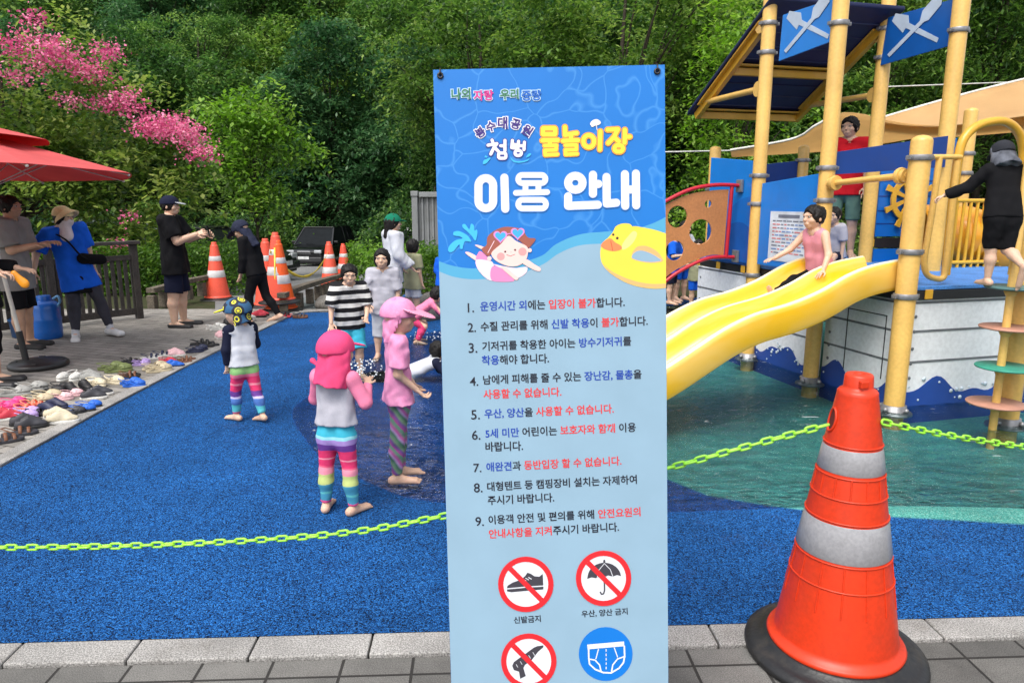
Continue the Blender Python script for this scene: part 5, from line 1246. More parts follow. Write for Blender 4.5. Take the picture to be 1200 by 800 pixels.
# double wave slide
PRF = [(.02, 1.17), (-.24, 1.13), (-.45, 1.065), (-.7, .945), (-.95, .86), (-1.25, .79), (-1.5, .69), (-1.75, .55), (-2.0, .41), (-2.3, .28), (-2.55, .21), (-2.8, .185)]
prf = spline(PRF, 8)
SEC = [(.10, -.235), (.085, -.2), (.08, -.05), (.085, -.015), (.1, .002), (.118, .004), (.138, -.012), (.155, -.055), (.17, -.11), (.2, -.15), (.25, -.165), (.38, -.165), (.43, -.15), (.462, -.11), (.48, -.05), (.496, -.012), (.512, -.002), (.53, -.002), (.546, -.012), (.562, -.05), (.58, -.11), (.612, -.15), (.66, -.165), (.79, -.165), (.84, -.15), (.872, -.11), (.89, -.055), (.905, -.012), (.922, .004), (.94, .002), (.955, -.015), (.96, -.05), (.957, -.2), (.94, -.235)]
SLY = None
def slide_mat():
    m = bpy.data.materials.new('slide yellow'); m.use_nodes = True; t = m.node_tree; b = t.nodes['Principled BSDF']; L = t.links.new
    co = nd(t, 'ShaderNodeTexCoord'); mp = nd(t, 'ShaderNodeMapping'); mp.inputs['Rotation'].default_value = (0, 0, -math.atan2(e2.y, e2.x)); L(co.outputs['Object'], mp.inputs[0])
    m2 = nd(t, 'ShaderNodeMapping'); m2.inputs['Scale'].default_value = (.5, 13, .9); L(mp.outputs[0], m2.inputs[0])
    no = nd(t, 'ShaderNodeTexNoise'); no.inputs['Scale'].default_value = 2.2; no.inputs['Detail'].default_value = 4; L(m2.outputs[0], no.inputs['Vector'])
    at = nd(t, 'ShaderNodeAttribute', attribute_name='rim')                # rims bleached and scuffed where rubbed, with white sky highlights painted in
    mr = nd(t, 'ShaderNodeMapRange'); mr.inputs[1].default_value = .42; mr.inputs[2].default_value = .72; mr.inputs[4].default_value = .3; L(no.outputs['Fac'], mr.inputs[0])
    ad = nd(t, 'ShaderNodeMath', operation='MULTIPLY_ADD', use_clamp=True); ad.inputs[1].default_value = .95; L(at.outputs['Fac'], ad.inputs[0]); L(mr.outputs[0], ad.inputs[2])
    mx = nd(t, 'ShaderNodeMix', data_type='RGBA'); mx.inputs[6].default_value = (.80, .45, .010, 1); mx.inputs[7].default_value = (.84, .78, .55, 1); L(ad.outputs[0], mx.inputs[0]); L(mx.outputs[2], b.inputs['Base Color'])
    b.inputs['Roughness'].default_value = .28; b.inputs['Coat Weight'].default_value = .3
    return m
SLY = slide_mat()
vs, fs = [], []; ns = len(SEC); npf = len(prf)
for i, (s, z) in enumerate(prf):
    p0, p1 = prf[max(i - 1, 0)], prf[min(i + 1, npf - 1)]; d = np.array(p1) - np.array(p0); d /= np.linalg.norm(d); nrm = np.array((-d[1], d[0])) * (-1 if d[0] < 0 else 1)
    if nrm[1] < 0: nrm = -nrm
    for t, dz in SEC: vs.append(W(s + nrm[0] * dz, t, z + nrm[1] * dz))
for i in range(npf - 1):
    for k in range(ns): j = (k + 1) % ns; fs.append((i * ns + k, (i + 1) * ns + k, (i + 1) * ns + j, i * ns + j))
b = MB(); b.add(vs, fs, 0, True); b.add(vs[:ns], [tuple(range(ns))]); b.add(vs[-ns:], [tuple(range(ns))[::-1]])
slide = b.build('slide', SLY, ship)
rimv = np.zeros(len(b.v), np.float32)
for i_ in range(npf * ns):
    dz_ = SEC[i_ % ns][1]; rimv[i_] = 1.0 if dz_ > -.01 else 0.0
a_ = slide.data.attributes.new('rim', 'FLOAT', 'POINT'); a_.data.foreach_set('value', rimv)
md = slide.modifiers.new('edge', 'EDGE_SPLIT'); md.split_angle = R(60)
# curved bubble panel at the far side
PAN = mat('panel tan', srgb(182, 122, 74), .5, var=.06, scale=3, fine=.08, fscale=50, dirt=.12); RED_ = mat('rail red', srgb(178, 24, 44), .35, var=.06, coat=.1)
tp = 2.36; SP = lambda x, y: sz_at(x, y, tp)
s_r = SP(850, 260)[0]
outl = spline([SP(*p) for p in ((728, 292), (752, 258), (780, 240), (808, 227.5), (836, 223), (853, 222))], 5) + spline([SP(*p) for p in ((847, 299), (830, 299), (804, 309), (780, 324), (752, 352), (735, 385))], 5)
def hole(x, y, r_): c = SP(x, y); k = SP(x + r_, y)[0] - c[0]; return [(c[0] + k * math.cos(a), c[1] + k * math.sin(a)) for a in np.linspace(0, 2 * np.pi, 28, endpoint=False)]
o = sprism(outl, tp, .018, 'bubble_panel', PAN, holes=[hole(793, 254, 11.5), hole(820, 271.5, 13), hole(829, 239, 4), hole(790, 293.5, 10.5), hole(762, 300, 12)])
for pts in (((722, 290), (748, 255), (780, 235), (808, 222), (836, 217), (864, 217.5)), ((858, 301), (830, 302), (804, 312.5), (780, 328), (752, 356), (733, 392)), ((856, 219), (852.5, 262), (849, 302))):
    MB().tube([W(s, tp - .03, z) for s, z in spline([SP(*p) for p in pts], 6)], .02, 12).build('panel_rail', RED_, o)
b = MB()
for x, y in ((865, 218), (860, 300)): c = SP(x, y); b.box(W(c[0] - .0, tp - .03, c[1]), (.03, .1, .13), Mr2)
b.build('bracket', GRY, o, bev=.004)
# ------------------------------------------------------------------ shade sail behind
SAIL = mat('sail beige', srgb(226, 194, 146), .9, var=.06, scale=2.5, fine=.12, fscale=160, bump=.15, bscale=140, spec=.1)
sb = SAIL.node_tree; tr = nd(sb, 'ShaderNodeBsdfTranslucent'); tr.inputs[0].default_value = (*srgb(236, 210, 166), 1); mx = nd(sb, 'ShaderNodeMixShader'); mx.inputs[0].default_value = .6
sb.links.new(sb.nodes['Principled BSDF'].outputs[0], mx.inputs[1]); sb.links.new(tr.outputs[0], mx.inputs[2]); sb.links.new(mx.outputs[0], sb.nodes['Material Output'].inputs[0])
HEM = mat('sail hem', srgb(216, 214, 204), .7)
def sail_sheet(top, bot, name, par, n=24, k=8, hemf=100):
    T = [Vector(p) for p in spline(top, n)]; B2 = [Vector(p) for p in spline(bot, n)]; m = min(len(T), len(B2)); vs, fs = [], []
    for i in range(m):
        a = T[int(i * (len(T) - 1) / (m - 1))]; c = B2[int(i * (len(B2) - 1) / (m - 1))]
        for j in range(k + 1): u = j / k; vs.append(a.lerp(c, u) - Vector((0, 0, .12 * math.sin(math.pi * u))))
    for i in range(m - 1):
        for j in range(k): q = i * (k + 1) + j; fs.append((q, q + 1, q + k + 2, q + k + 1))
    b = MB(); b.add(vs, fs, 0, True); o = b.build(name, SAIL, par)
    md = o.modifiers.new('cloth', 'SOLIDIFY'); md.thickness = .004
    MB().tube(T[:len(T) * hemf // 100], .022, 8).build('hem', HEM, o)
    return o
P3 = lambda x, y, Y: tuple(atY(x, y, Y))
sail = thing('shade_sail', 'beige shade sail stretched high behind the play ship', 'shade sail', tuple(atY(1100, 150, 12.5)))
sail_sheet([P3(1030, 139, 13), P3(1110, 116, 12.5), P3(1200, 93, 12), P3(1380, 52, 11.3)], [P3(1034, 142, 12.4), P3(1095, 148, 11.8), P3(1200, 136, 11), P3(1380, 108, 10)], 'upper_sail', sail)
sail_sheet([P3(856, 176, 14.2), P3(928, 163, 13.4), P3(956, 147, 13.0), P3(984, 133, 12.8), P3(1012, 134, 12.6), P3(1033, 140, 12.4), P3(1095, 147, 11.9), P3(1200, 135.5, 11.1), P3(1380, 108, 10.1)], [P3(860, 178, 14.3), P3(925, 180, 14.5), P3(985, 176, 14.5), P3(1040, 168, 14.4), P3(1085, 161, 14.3), P3(1200, 151, 14.2), P3(1380, 140, 14)], 'lower_sail', sail, hemf=36)
b = MB()
for a, c in ((P3(742, 179, 15), P3(857, 176.5, 14.2)), (P3(1036, 102, 15), P3(1200, 96, 16))): b.tube([a, c], .014, 6)
b.build('guy_rope', mat('rope white', srgb(200, 200, 196), .8), sail)
for x, y, Y in ((742, 170, 15), (1390, 50, 11.3), (1390, 140, 14)): p = atY(x, y, Y); z0 = terr(p.x, p.y); MB().lathe([(.06, 0), (.05, p.z + .2 - z0), (0, p.z + .22 - z0)], (p.x, p.y, z0), 16).build('mast', mat('mast grey', (.1, .1, .1), .5, .4), sail)
# ------------------------------------------------------------------ people: one continuous body each, clothes over it
def lerp(a, b, k): return a + (b - a) * k
SKIN = mat('skin', (.62, .40, .285), .5, var=.07, scale=9, fine=.05, fscale=120, spec=.35); SKIN2 = mat('skin tan', (.5, .30, .2), .5, var=.08, scale=9, spec=.35)
for m_ in (SKIN, SKIN2):
    b_ = m_.node_tree.nodes['Principled BSDF']; b_.inputs['Subsurface Weight'].default_value = .12; b_.inputs['Subsurface Radius'].default_value = (.02, .008, .004); b_.inputs['Subsurface Scale'].default_value = .4
HAIR = mat('hair black', (.009, .0075, .007), .55, var=.2, scale=40, bump=.15, bscale=120, spec=.25); EYE = mat('eye dark', (.01, .008, .007), .15); EYEW = mat('eye white', (.42, .39, .36), .3); LIP = mat('lip', (.38, .13, .11), .45)
def cloth(name, c, **k): return mat('cloth ' + name, c, k.pop('rough', .85), var=k.pop('var', .08), scale=k.pop('scale', 7), fine=k.pop('fine', .05), fscale=220, bump=.12, bscale=260, spec=.15, **k)
def hand_prims(w, d, n, L, side, curl=.5, spread=.12):
    """palm, four fingers of their own lengths bent towards n, thumb from the side of the palm"""
    d, n = nz(d), np.array(n, float); n = nz(n - d * (n @ d)); s = np.cross(d, n) * side
    P = []; pw = L * .2
    for q in (-.6, -.2, .2, .6): P.append(cap(w + s * pw * q * .7, w + d * L * .46 + s * pw * q * 1.1, L * .085, L * .08, .006))
    for q, fl in ((-1.0, .36), (-.36, .45), (.3, .42), (.95, .32)):
        a = w + d * L * .47 + s * pw * q * 1.12; ang = curl * .5; dd = nz(d + s * q * spread)
        for i, f in enumerate((.48, .3, .24)):
            v = dd * math.cos(ang) + n * math.sin(ang); b2 = a + v * L * fl * f * 1.05; P.append(cap(a, b2, L * (.058 - .006 * i), L * (.053 - .007 * i), .003)); a = b2; ang += curl * .75
    a = w + d * L * .12 - s * pw * .9; t1 = nz(d * .75 - s * .75 + n * .35); b2 = a + t1 * L * .26; P.append(cap(a, b2, L * .07, L * .06, .006)); t2 = nz(d * .95 - s * .1 + n * (.3 + .3 * curl)); P.append(cap(b2, b2 + t2 * L * .24, L * .058, L * .045, .004))
    return P
class Body: pass
def skeleton(H, k=0.0, torso=(0, .05, 1), face=(0, 1, 0), arms=None, legs=None, twist=0.0, headup=(0, 0, 1), base=None, feet=None, drop=None, bulk=1.0):
    s = Body(); s.H = H; s.k = k; s.bulk = bulk
    hh = H * lerp(.132, .205, k); leg = H * lerp(.485, .42, k); s.hh = hh
    shw = H * lerp(.1, .09, k); hw = H * .052; td = nz(torso)
    TL_ = H - hh * 1.02 - H * .035 - leg                          # hip joint to shoulder line
    s.P = np.zeros(3); X = np.array((1., 0, 0)); cs, sn = math.cos(twist), math.sin(twist); SX = np.array((cs, sn, 0)); SX = nz(SX - td * (SX @ td)); s.td, s.SX = td, SX
    s.fw = nz(np.cross(td, SX)); s.fw = s.fw if s.fw[1] > -.2 or abs(twist) > 1.2 else s.fw
    s.waist = td * TL_ * .42; s.chest = td * TL_ * .8; s.neck = td * TL_ * 1.06
    s.sh = [s.chest + td * TL_ * .17 - SX * shw, s.chest + td * TL_ * .17 + SX * shw]
    s.hip = [-X * hw, X * hw]
    ua, fa, th, sh_ = H * lerp(.172, .15, k), H * lerp(.148, .13, k), (leg - H * .045) * .5, (leg - H * .045) * .5
    s.el, s.wr, s.kn, s.an, s.fd, s.hd = [], [], [], [], [], []
    arms = arms or [((-.15, 0, -1), (-.05, .2, -1)), ((.15, 0, -1), (.05, .2, -1))]; legs = legs or [((-.05, 0, -1), (-.03, -.03, -1)), ((.05, 0, -1), (.03, -.03, -1))]
    for i in (0, 1):
        s.el.append(s.sh[i] + nz(arms[i][0]) * ua); s.wr.append(s.el[i] + nz(arms[i][1]) * fa); s.hd.append(arms[i][2] if len(arms[i]) > 2 else {})
        s.kn.append(s.hip[i] + nz(legs[i][0]) * th); s.an.append(s.kn[i] + nz(legs[i][1]) * sh_)
        s.fd.append(nz(legs[i][2]) if len(legs[i]) > 2 else np.array(((-.18, .18)[i], 1, 0)) / np.linalg.norm((.18, 1)))
    hz_ = nz(headup); hy = nz(np.array(face, float) - hz_ * (np.array(face) @ hz_)); s.hx, s.hy, s.hz = np.cross(hy, hz_), hy, hz_
    s.hc = s.neck + hz_ * hh * .56 + hy * hh * .1
    s.foot = [(s.an[i] - s.fd[i] * H * .03 - np.array((0, 0, H * .022)), s.an[i] + s.fd[i] * H * .10 - np.array((0, 0, H * .03))) for i in (0, 1)]
    lo = min(min(f[0][2] - H * .02, f[1][2] - H * .016) for f in s.foot) if drop is None else -drop
    off = np.array((0, 0, -lo))
    for nm in ('P', 'waist', 'chest', 'neck', 'hc'): setattr(s, nm, getattr(s, nm) + off)
    for nm in ('sh', 'hip', 'el', 'wr', 'kn', 'an'): setattr(s, nm, [p + off for p in getattr(s, nm)])
    s.foot = [(a + off, b + off) for a, b in s.foot]
    return s
def torso_prims(s, o=0.0, k=.03):
    H, w = s.H, s.bulk; f = (s.fw, .8); P = []
    g = lerp(1, 1.1, s.k) * w
    for q in (-1, 1):
        P.append(cap(s.hip[0] * .5 + s.hip[1] * .5 + s.SX * q * H * .036, s.waist + s.SX * q * H * .032, H * .064 * g + o, H * .056 * g + o, k, sq=f))
        P.append(cap(s.waist + s.SX * q * H * .032, s.chest + s.SX * q * H * .043, H * .056 * g + o, H * .062 * w + o, k, sq=f))
    for q in (0, 1):
        a = s.sh[q] * .86 + s.sh[1 - q] * .14; P.append(cap(a, s.neck * .9 + s.chest * .1, H * .036 * w + o * .9, H * .034 + o * .8, k))
    return P
def arm_prims(s, i, o=0.0, f=2.0, flare=0.0, k=.02, start=0.0):
    H, w = s.H, s.bulk ** .7 * lerp(1, .86, s.k); o = o * lerp(1, .62, s.k); P = []
    e1_ = min(f, 1.0); a, b2 = s.sh[i], s.el[i]; r0, r1 = H * .032 * w + o, H * .0255 * w + o
    P.append(cap(a, a + (b2 - a) * e1_, r0 * 1.08, lerp(r0, r1, e1_) + (flare if f <= 1 else 0), k, flat1=f < 1.0))
    if f > 1: q = f - 1; c = s.wr[i]; r2 = H * .0175 * w + o; P.append(cap(b2, b2 + (c - b2) * q, r1, lerp(r1, r2, q) + (flare if f < 2 else 0), k, flat1=f < 2))
    return P
def leg_prims(s, i, o=0.0, f=2.0, flare=0.0, k=.022):
    H, w = s.H, s.bulk ** .6 * lerp(1, .98, s.k); P = []
    a, b2, c = s.hip[i], s.kn[i], s.an[i]; r0, r1, r2, r3 = H * .052 * w + o, H * .034 * w + o, H * .035 * w + o, H * .0205 * w + o; e = min(f, 1.0)
    P.append(cap(a, a + (b2 - a) * e, r0, lerp(r0, r1, e) + (flare if f <= 1 else 0), k, flat1=f < 1))
    if f > 1:
        q = f - 1; cf = b2 + (c - b2) * .35 - s.fd[i] * H * .008; P.append(cap(b2, cf if q >= .35 else b2 + (c - b2) * q, r1, r2, k, flat1=q < .35))
        if q >= .35: P.append(cap(cf, b2 + (c - b2) * q, r2, lerp(r2, r3, (q - .35) / .65) + (flare if f < 2 else 0), k, flat1=f < 2))
    return P
def foot_prims(s, i, o=0.0, shoe=False):
    H = s.H; a, b2 = s.foot[i]; d = s.fd[i]; b2 = b2 + d * H * .02 if shoe else b2; X = np.cross(d, (0, 0, 1)); P = [cap(s.an[i], a + d * H * .01, H * .022 + o, H * .021 + o, .012)]
    for q in (-1, 1): P.append(cap(a, b2 + X * q * H * .011, H * .0195 + o, H * .0155 + o, .012))
    P.append(cap(s.an[i] + d * H * .012 - np.array((0, 0, H * .005)), b2 - d * H * .02, H * .018 + o, H * .012 + o, .012))
    if not shoe:
        for j, q in enumerate((-1.1, -.5, 0, .5, 1.1)):
            side = q * (1 if i else -1); L_ = (.034, .03, .028, .025, .021)[j]
            P.append(cap(b2 + X * side * H * .017 - np.array((0, 0, H * .004)), b2 + X * side * H * .019 + d * H * L_ * .75 - np.array((0, 0, H * .007)), H * (.0095 if j == 0 else .0075), H * (.0085 if j == 0 else .006), .003))
    return P
def head_prims(s):
    h, c, X, Y, Zv = s.hh, s.hc, s.hx, s.hy, s.hz; Rm = np.stack([X, Y, Zv], 1); kk = s.k
    P = [ell(c + Zv * h * .08 - Y * h * .03, (h * .375, h * .455, h * .42), .02, Rm), ell(c + Y * h * .1 - Zv * h * .2, (h * lerp(.27, .31, kk), h * lerp(.32, .3, kk), h * .29), .03, Rm), ell(c + Y * h * .22 - Zv * h * .37, (h * .13, h * .14, h * .1), .03, Rm)]
    P += [cap(c + Y * h * .42 + Zv * h * .02, c + Y * h * lerp(.50, .46, kk) - Zv * h * .1, h * .035, h * .06, .012)]
    for q in (-1, 1):
        P.append(ell(c + X * h * .385 * q - Zv * h * .05 - Y * h * .04, (h * .035, h * .075, h * .11), .008, Rm)); P.append(ell(c + X * h * .2 * q + Y * h * .28 - Zv * h * .12, (h * .12, h * .1, h * .1), .02, Rm))
        P.append(cap(c + X * h * .08 * q + Y * h * .43 + Zv * h * .13, c + X * h * .26 * q + Y * h * .37 + Zv * h * .13, h * .035, h * .03, .015))
    for q, r_ in ((.0, .03), (-.045, .034)): P.append(cap(c - X * h * .09 + Y * h * .405 - Zv * h * (.24 - q), c + X * h * .09 + Y * h * .405 - Zv * h * (.24 - q), h * r_, h * r_, .01))
    P.append(cap(s.neck - s.td * h * .15, c - Zv * h * .25 - Y * h * .1, h * lerp(.25, .21, kk), h * lerp(.235, .2, kk), .03))
    sub = [ell(c + X * h * .17 * q + Y * h * .46 + Zv * h * .05, (h * .085, h * .07, h * .045), .01, Rm) for q in (-1, 1)]
    return P, sub
def join(parts):
    V, F, n = [], [], 0
    for v, f in parts: V.append(v); F.append(f + n); n += len(v)
    return np.concatenate(V), np.concatenate(F)
def person(label, loc, head, H, k=0.0, skin=None, clothes=(), hat=None, hair=None, vox=None, bare=(True, True), eyes=True, group=None, seed=1, **pose):
    s = skeleton(H, k, **pose); skin = skin or SKIN
    root = thing('person', label, 'person', loc, -R(head), group); h = vox or (.0125 if H > 1.4 else .0095)
    body = torso_prims(s); [body.extend(arm_prims(s, i) + leg_prims(s, i)) for i in (0, 1)]
    body.append(cap(s.neck - s.td * H * .04, s.neck + s.hz * s.hh * .15, H * .034, s.hh * .22, .03))
    parts = [sdf_mesh(body, h)]
    hp, sub = head_prims(s); parts.append(sdf_mesh(hp, s.hh / 42, sub=sub))
    for i in (0, 1):
        parts.append(sdf_mesh(foot_prims(s, i), min(h * .6, H * .0052)))
        d = nz(s.wr[i] - s.el[i]); L_ = H * lerp(.105, .1, k); hd = s.hd[i]; n_ = hd.get('n', (0, 1, 0) if abs(d[2]) > .6 else (0, 0, -1)); dd = nz(hd.get('d', d))
        parts.append(sdf_mesh(hand_prims(s.wr[i] - d * L_ * .04, dd, n_, L_, hd.get('side', 1 if i else -1), hd.get('curl', .45)), L_ / 26))
    V, F = join(parts); link('body', np_mesh(V, F, skin), root)
    if eyes:
        for q in (-1, 1):
            b = MB(); c = s.hc + s.hx * s.hh * .165 * q + s.hy * s.hh * .385 + s.hz * s.hh * .05; b.ell(c, s.hh * .052, n=12, m=8); b.ell(c + s.hy * s.hh * .02, s.hh * .037, n=12, m=8, mi=1); b.build('eye', [EYEW, EYE], root, space='local')
        c = s.hc + s.hy * s.hh * .435 - s.hz * s.hh * .262; b = MB(); b.tube([c - s.hx * s.hh * .09 - s.hy * s.hh * .035, c - s.hz * s.hh * .005, c + s.hx * s.hh * .09 - s.hy * s.hh * .035], [s.hh * .012, s.hh * .022, s.hh * .012], 8); b.build('mouth', LIP, root, space='local')
        for q in (-1, 1): b = MB(); c = s.hc + s.hx * s.hh * .17 * q + s.hy * s.hh * .415 + s.hz * s.hh * .155; b.tube([c - s.hx * s.hh * .085 * q + s.hy * s.hh * .02, c + s.hz * s.hh * .02, c + s.hx * s.hh * .1 * q - s.hy * s.hh * .04], [s.hh * .011, s.hh * .013, s.hh * .006], 6); b.build('eyebrow', HAIR, root, space='local')
    hv = s.hh / 34; c, X, Y, Zv, hh = s.hc, s.hx, s.hy, s.hz, s.hh; Rm = np.stack([X, Y, Zv], 1)
    if hair:
        P = [ell(c + Zv * hh * .1 - Y * hh * .03, (hh * .44, hh * .515, hh * .49), .02, Rm)]
        cuts = [(c + Y * hh * .31 + Zv * hh * .06, Y * .93 - Zv * .36), (c - Zv * hh * (.28 if hair != 'long' else .6), -Zv)]
        if hair == 'bob': P.append(ell(c - Y * hh * .12 - Zv * hh * .12, (hh * .42, hh * .36, hh * .42), .03, Rm)); cuts[1] = (c - Zv * hh * .42, -Zv)
        if hair == 'long': P.append(cap(c - Y * hh * .2, c - Y * hh * .38 - Zv * hh * .8, hh * .36, hh * .26, .04)); cuts[1] = (c - Zv * hh * 1.2, -Zv)
        if hair == 'bun': P.append(ell(c - Y * hh * .42 + Zv * hh * .34, (hh * .17,) * 3, .02))
        link('hair', np_mesh(*sdf_mesh(P, hv, cuts=cuts, noise=hh * .028, nscale=.28, seed=seed), HAIR), root)
    for cl in clothes:
        kind, m = cl[0], cl[1]; o = cl[2] if len(cl) > 2 else {}
        off, fr = o.get('off', .011), o.get('f', .9); ns = o.get('noise', .004)
        if kind == 'shirt':
            P = torso_prims(s, off)
            hem = o.get('hem', .02) * H
            for q in (-1, 1): P.append(cap(s.waist + s.SX * q * H * .033, -s.td * hem + s.P + s.SX * q * H * .042, H * .058 * s.bulk + off, H * .067 * s.bulk + off + o.get('flare', .006) + .004, .03, sq=(s.fw, .88)))
            for i in ((0, 1) if fr > .05 else ()): P += arm_prims(s, i, off + o.get('loose', .004), fr if o.get('sleeves') is None else .12, o.get('sflare', .008), .022)
            cuts = [(s.P - s.td * hem, -s.td), (s.neck + s.td * H * .012, s.td * 1.0 + s.fw * .2)]; nk = [cap(s.neck - s.td * H * .0 + s.fw * H * .008, s.neck + s.td * H * .2 + s.fw * H * .02, s.hh * lerp(.3, .27, k), s.hh * .5)]
            if o.get('sleeves') is not None:                                # sleeves of another cloth
                Ps = []
                for i in (0, 1): Ps += arm_prims(s, i, off + o.get('loose', .004) + .0035, fr, o.get('sflare', .004), .02)
                for i in (0, 1): Ps.append(cap(s.sh[i], s.sh[i] * .75 + s.neck * .25, H * .036 + off * .8, H * .032 + off * .8, .02))
                link('sleeves', np_mesh(*sdf_mesh(Ps, h, noise=ns, seed=seed + 3), o['sleeves']), root)
            link('shirt', np_mesh(*sdf_mesh(P, h, cuts=cuts, sub=nk, noise=ns, nscale=H / 1.6, seed=seed), m), root)
        elif kind in ('trousers', 'shorts', 'leggings'):
            P = [p for i in (0, 1) for p in leg_prims(s, i, off, fr, o.get('flare', 0.0), o.get('k', .018))]
            for p in P: p['ra'] -= max(0, off - .012) if p['ra'] > H * .05 else 0
            for q in (-1, 1): P.append(cap(s.P + s.SX * q * H * .04 - s.td * H * .005, s.waist * .6 + s.P * .4 + s.SX * q * H * .04, H * .0645 * s.bulk + min(off, .012), H * .059 * s.bulk + min(off, .009), .03, sq=(s.fw, .82)))
            cuts = [(s.waist * o.get('rise', .55) + s.P * (1 - o.get('rise', .55)), s.td)]
            link(kind, np_mesh(*sdf_mesh(P, h, cuts=cuts, noise=ns, nscale=H / 1.6, seed=seed + 1), m), root)
        elif kind == 'skirt':
            P = [cap(s.P + s.td * H * .0, s.P - np.array((0, 0, H * o.get('len', .2))), H * .085, H * o.get('w', .1), .02, flat0=True, flat1=True, sq=(s.fw, .8))]
            link('skirt', np_mesh(*sdf_mesh(P, h, noise=ns, seed=seed + 2), m), root)
        elif kind == 'shoes':
            for i in (0, 1):
                P = foot_prims(s, i, .009, True); fl_ = s.foot[i][1][2] - H * .018 - .004
                link('shoe', np_mesh(*sdf_mesh(P, .006, cuts=[(s.an[i] + np.array((0, 0, H * o.get('top', .012))), (0, 0, 1)), (np.array((0, 0, min(fl_, s.foot[i][0][2] - H * .02))), (0, 0, -1))]), m), root)
                if o.get('sole'):
                    a, b2 = s.foot[i]; zf = min(a[2], b2[2]) - H * .012
                    Ps = [cap(np.array((*a[:2], zf)), np.array((*b2[:2], zf)) + s.fd[i] * H * .012, H * .026, H * .03, .01)]; link('sole', np_mesh(*sdf_mesh(Ps, .006, cuts=[((0, 0, zf + .006), (0, 0, 1)), ((0, 0, zf - .014), (0, 0, -1))]), o['sole']), root)
        elif kind == 'socks':
            for i in (0, 1): link('sock', np_mesh(*sdf_mesh([cap(s.an[i] + (s.kn[i] - s.an[i]) * .3, s.an[i], H * .026, H * .026, .01, flat0=True)], .007), m), root)
    if hat:
        kind, m = hat[0], hat[1]; o = hat[2] if len(hat) > 2 else {}; m2 = o.get('m2', m)
        gr = o.get('big', 1.08); dome = [ell(c + Zv * hh * .1 - Y * hh * .03, (hh * .43 * gr, hh * .51 * gr, hh * .475 * gr), .02, Rm)]; lev = o.get('level', .1)
        tilt = lambda a, z: c + Y * hh * a + Zv * hh * z
        if kind == 'cap':
            link('hat', np_mesh(*sdf_mesh(dome, hv, cuts=[(c + Zv * hh * lev, -Zv)]), m), root); yb = nz(Y - Zv * .25); Rb = np.stack([X, yb, np.cross(X, yb)], 1)
            link('hat_brim', np_mesh(*sdf_mesh([ell(tilt(.58, lev + .06), (hh * .33, hh * .33, hh * .035), .02, Rb)], hv * .8), m2), root)
        elif kind == 'bucket':
            link('hat', np_mesh(*sdf_mesh(dome, hv, cuts=[(c + Zv * hh * .05, -Zv)], noise=.003), m), root); w_ = o.get('w', .8)
            V, F = sdf_mesh([cap(c + Zv * hh * .12, c - Zv * hh * .12 + Y * hh * o.get('fwd', .1), hh * .48, hh * w_, .02, True, True)], hv, noise=.004); 
            Pd = [cap(c + Zv * hh * .16, c - Zv * hh * .1 + Y * hh * o.get('fwd', .1), hh * .46, hh * w_, .02, True, True)]; Si = [cap(c + Zv * hh * .09, c - Zv * hh * .2 + Y * hh * o.get('fwd', .1), hh * .42, hh * w_, .02)]
            link('hat_brim', np_mesh(*sdf_mesh(Pd, hv * .8, sub=Si, noise=.003), m2), root)
        elif kind == 'flap':                                             # sun cap: dome, visor, cape over the neck
            link('hat', np_mesh(*sdf_mesh(dome, hv, cuts=[(c + Zv * hh * .02 + Y * hh * .2, -Zv)], noise=.003), m), root); yb = nz(Y - Zv * o.get('vt', .3)); Rb = np.stack([X, yb, np.cross(X, yb)], 1)
            link('hat_visor', np_mesh(*sdf_mesh([ell(tilt(.56, o.get('vz', .12)), (hh * o.get('vw', .44), hh * o.get('vl', .42), hh * .035), .02, Rb)], hv * .8, noise=.002), m2), root)
            fl_ = o.get('len', .8); Pf = [cap(c + Zv * hh * .1 - Y * hh * .02, c - Y * hh * (.16 + .1 * fl_) - Zv * hh * fl_, hh * .47, hh * o.get('fwid', .52), .03, flat1=True, sq=(Y, .85))]
            Sf = [cap(c + Y * hh * .12 - Zv * hh * .0, c + Y * hh * .05 - Zv * hh * (fl_ + .3), hh * .44, hh * .5, .02)]
            link('hat_flap', np_mesh(*sdf_mesh(Pf, hv, sub=Sf if fl_ < 1.6 else (), cuts=[(c + Y * hh * .12, Y * 1.0 + Zv * .3)], noise=o.get('fn', .007), nscale=.6, seed=seed), o.get('m3', m)), root)
            if o.get('bow'):
                q = c - Y * hh * .5 - Zv * hh * .32 - X * hh * .2; link('hat_bow', np_mesh(*sdf_mesh([cap(q, q - X * hh * .22 + Zv * hh * .1, hh * .03, hh * .08, .01), cap(q, q - X * hh * .04 - Zv * hh * .3, hh * .03, hh * .06, .01), cap(q, q + X * hh * .16 - Zv * hh * .2, hh * .03, hh * .05, .01)], hv * .7), m), root)
    root_s = s; return root, s
def HT(px, py, top, z=0.0): g = G(px, py, z); return atY(px, top, g.y).z - z
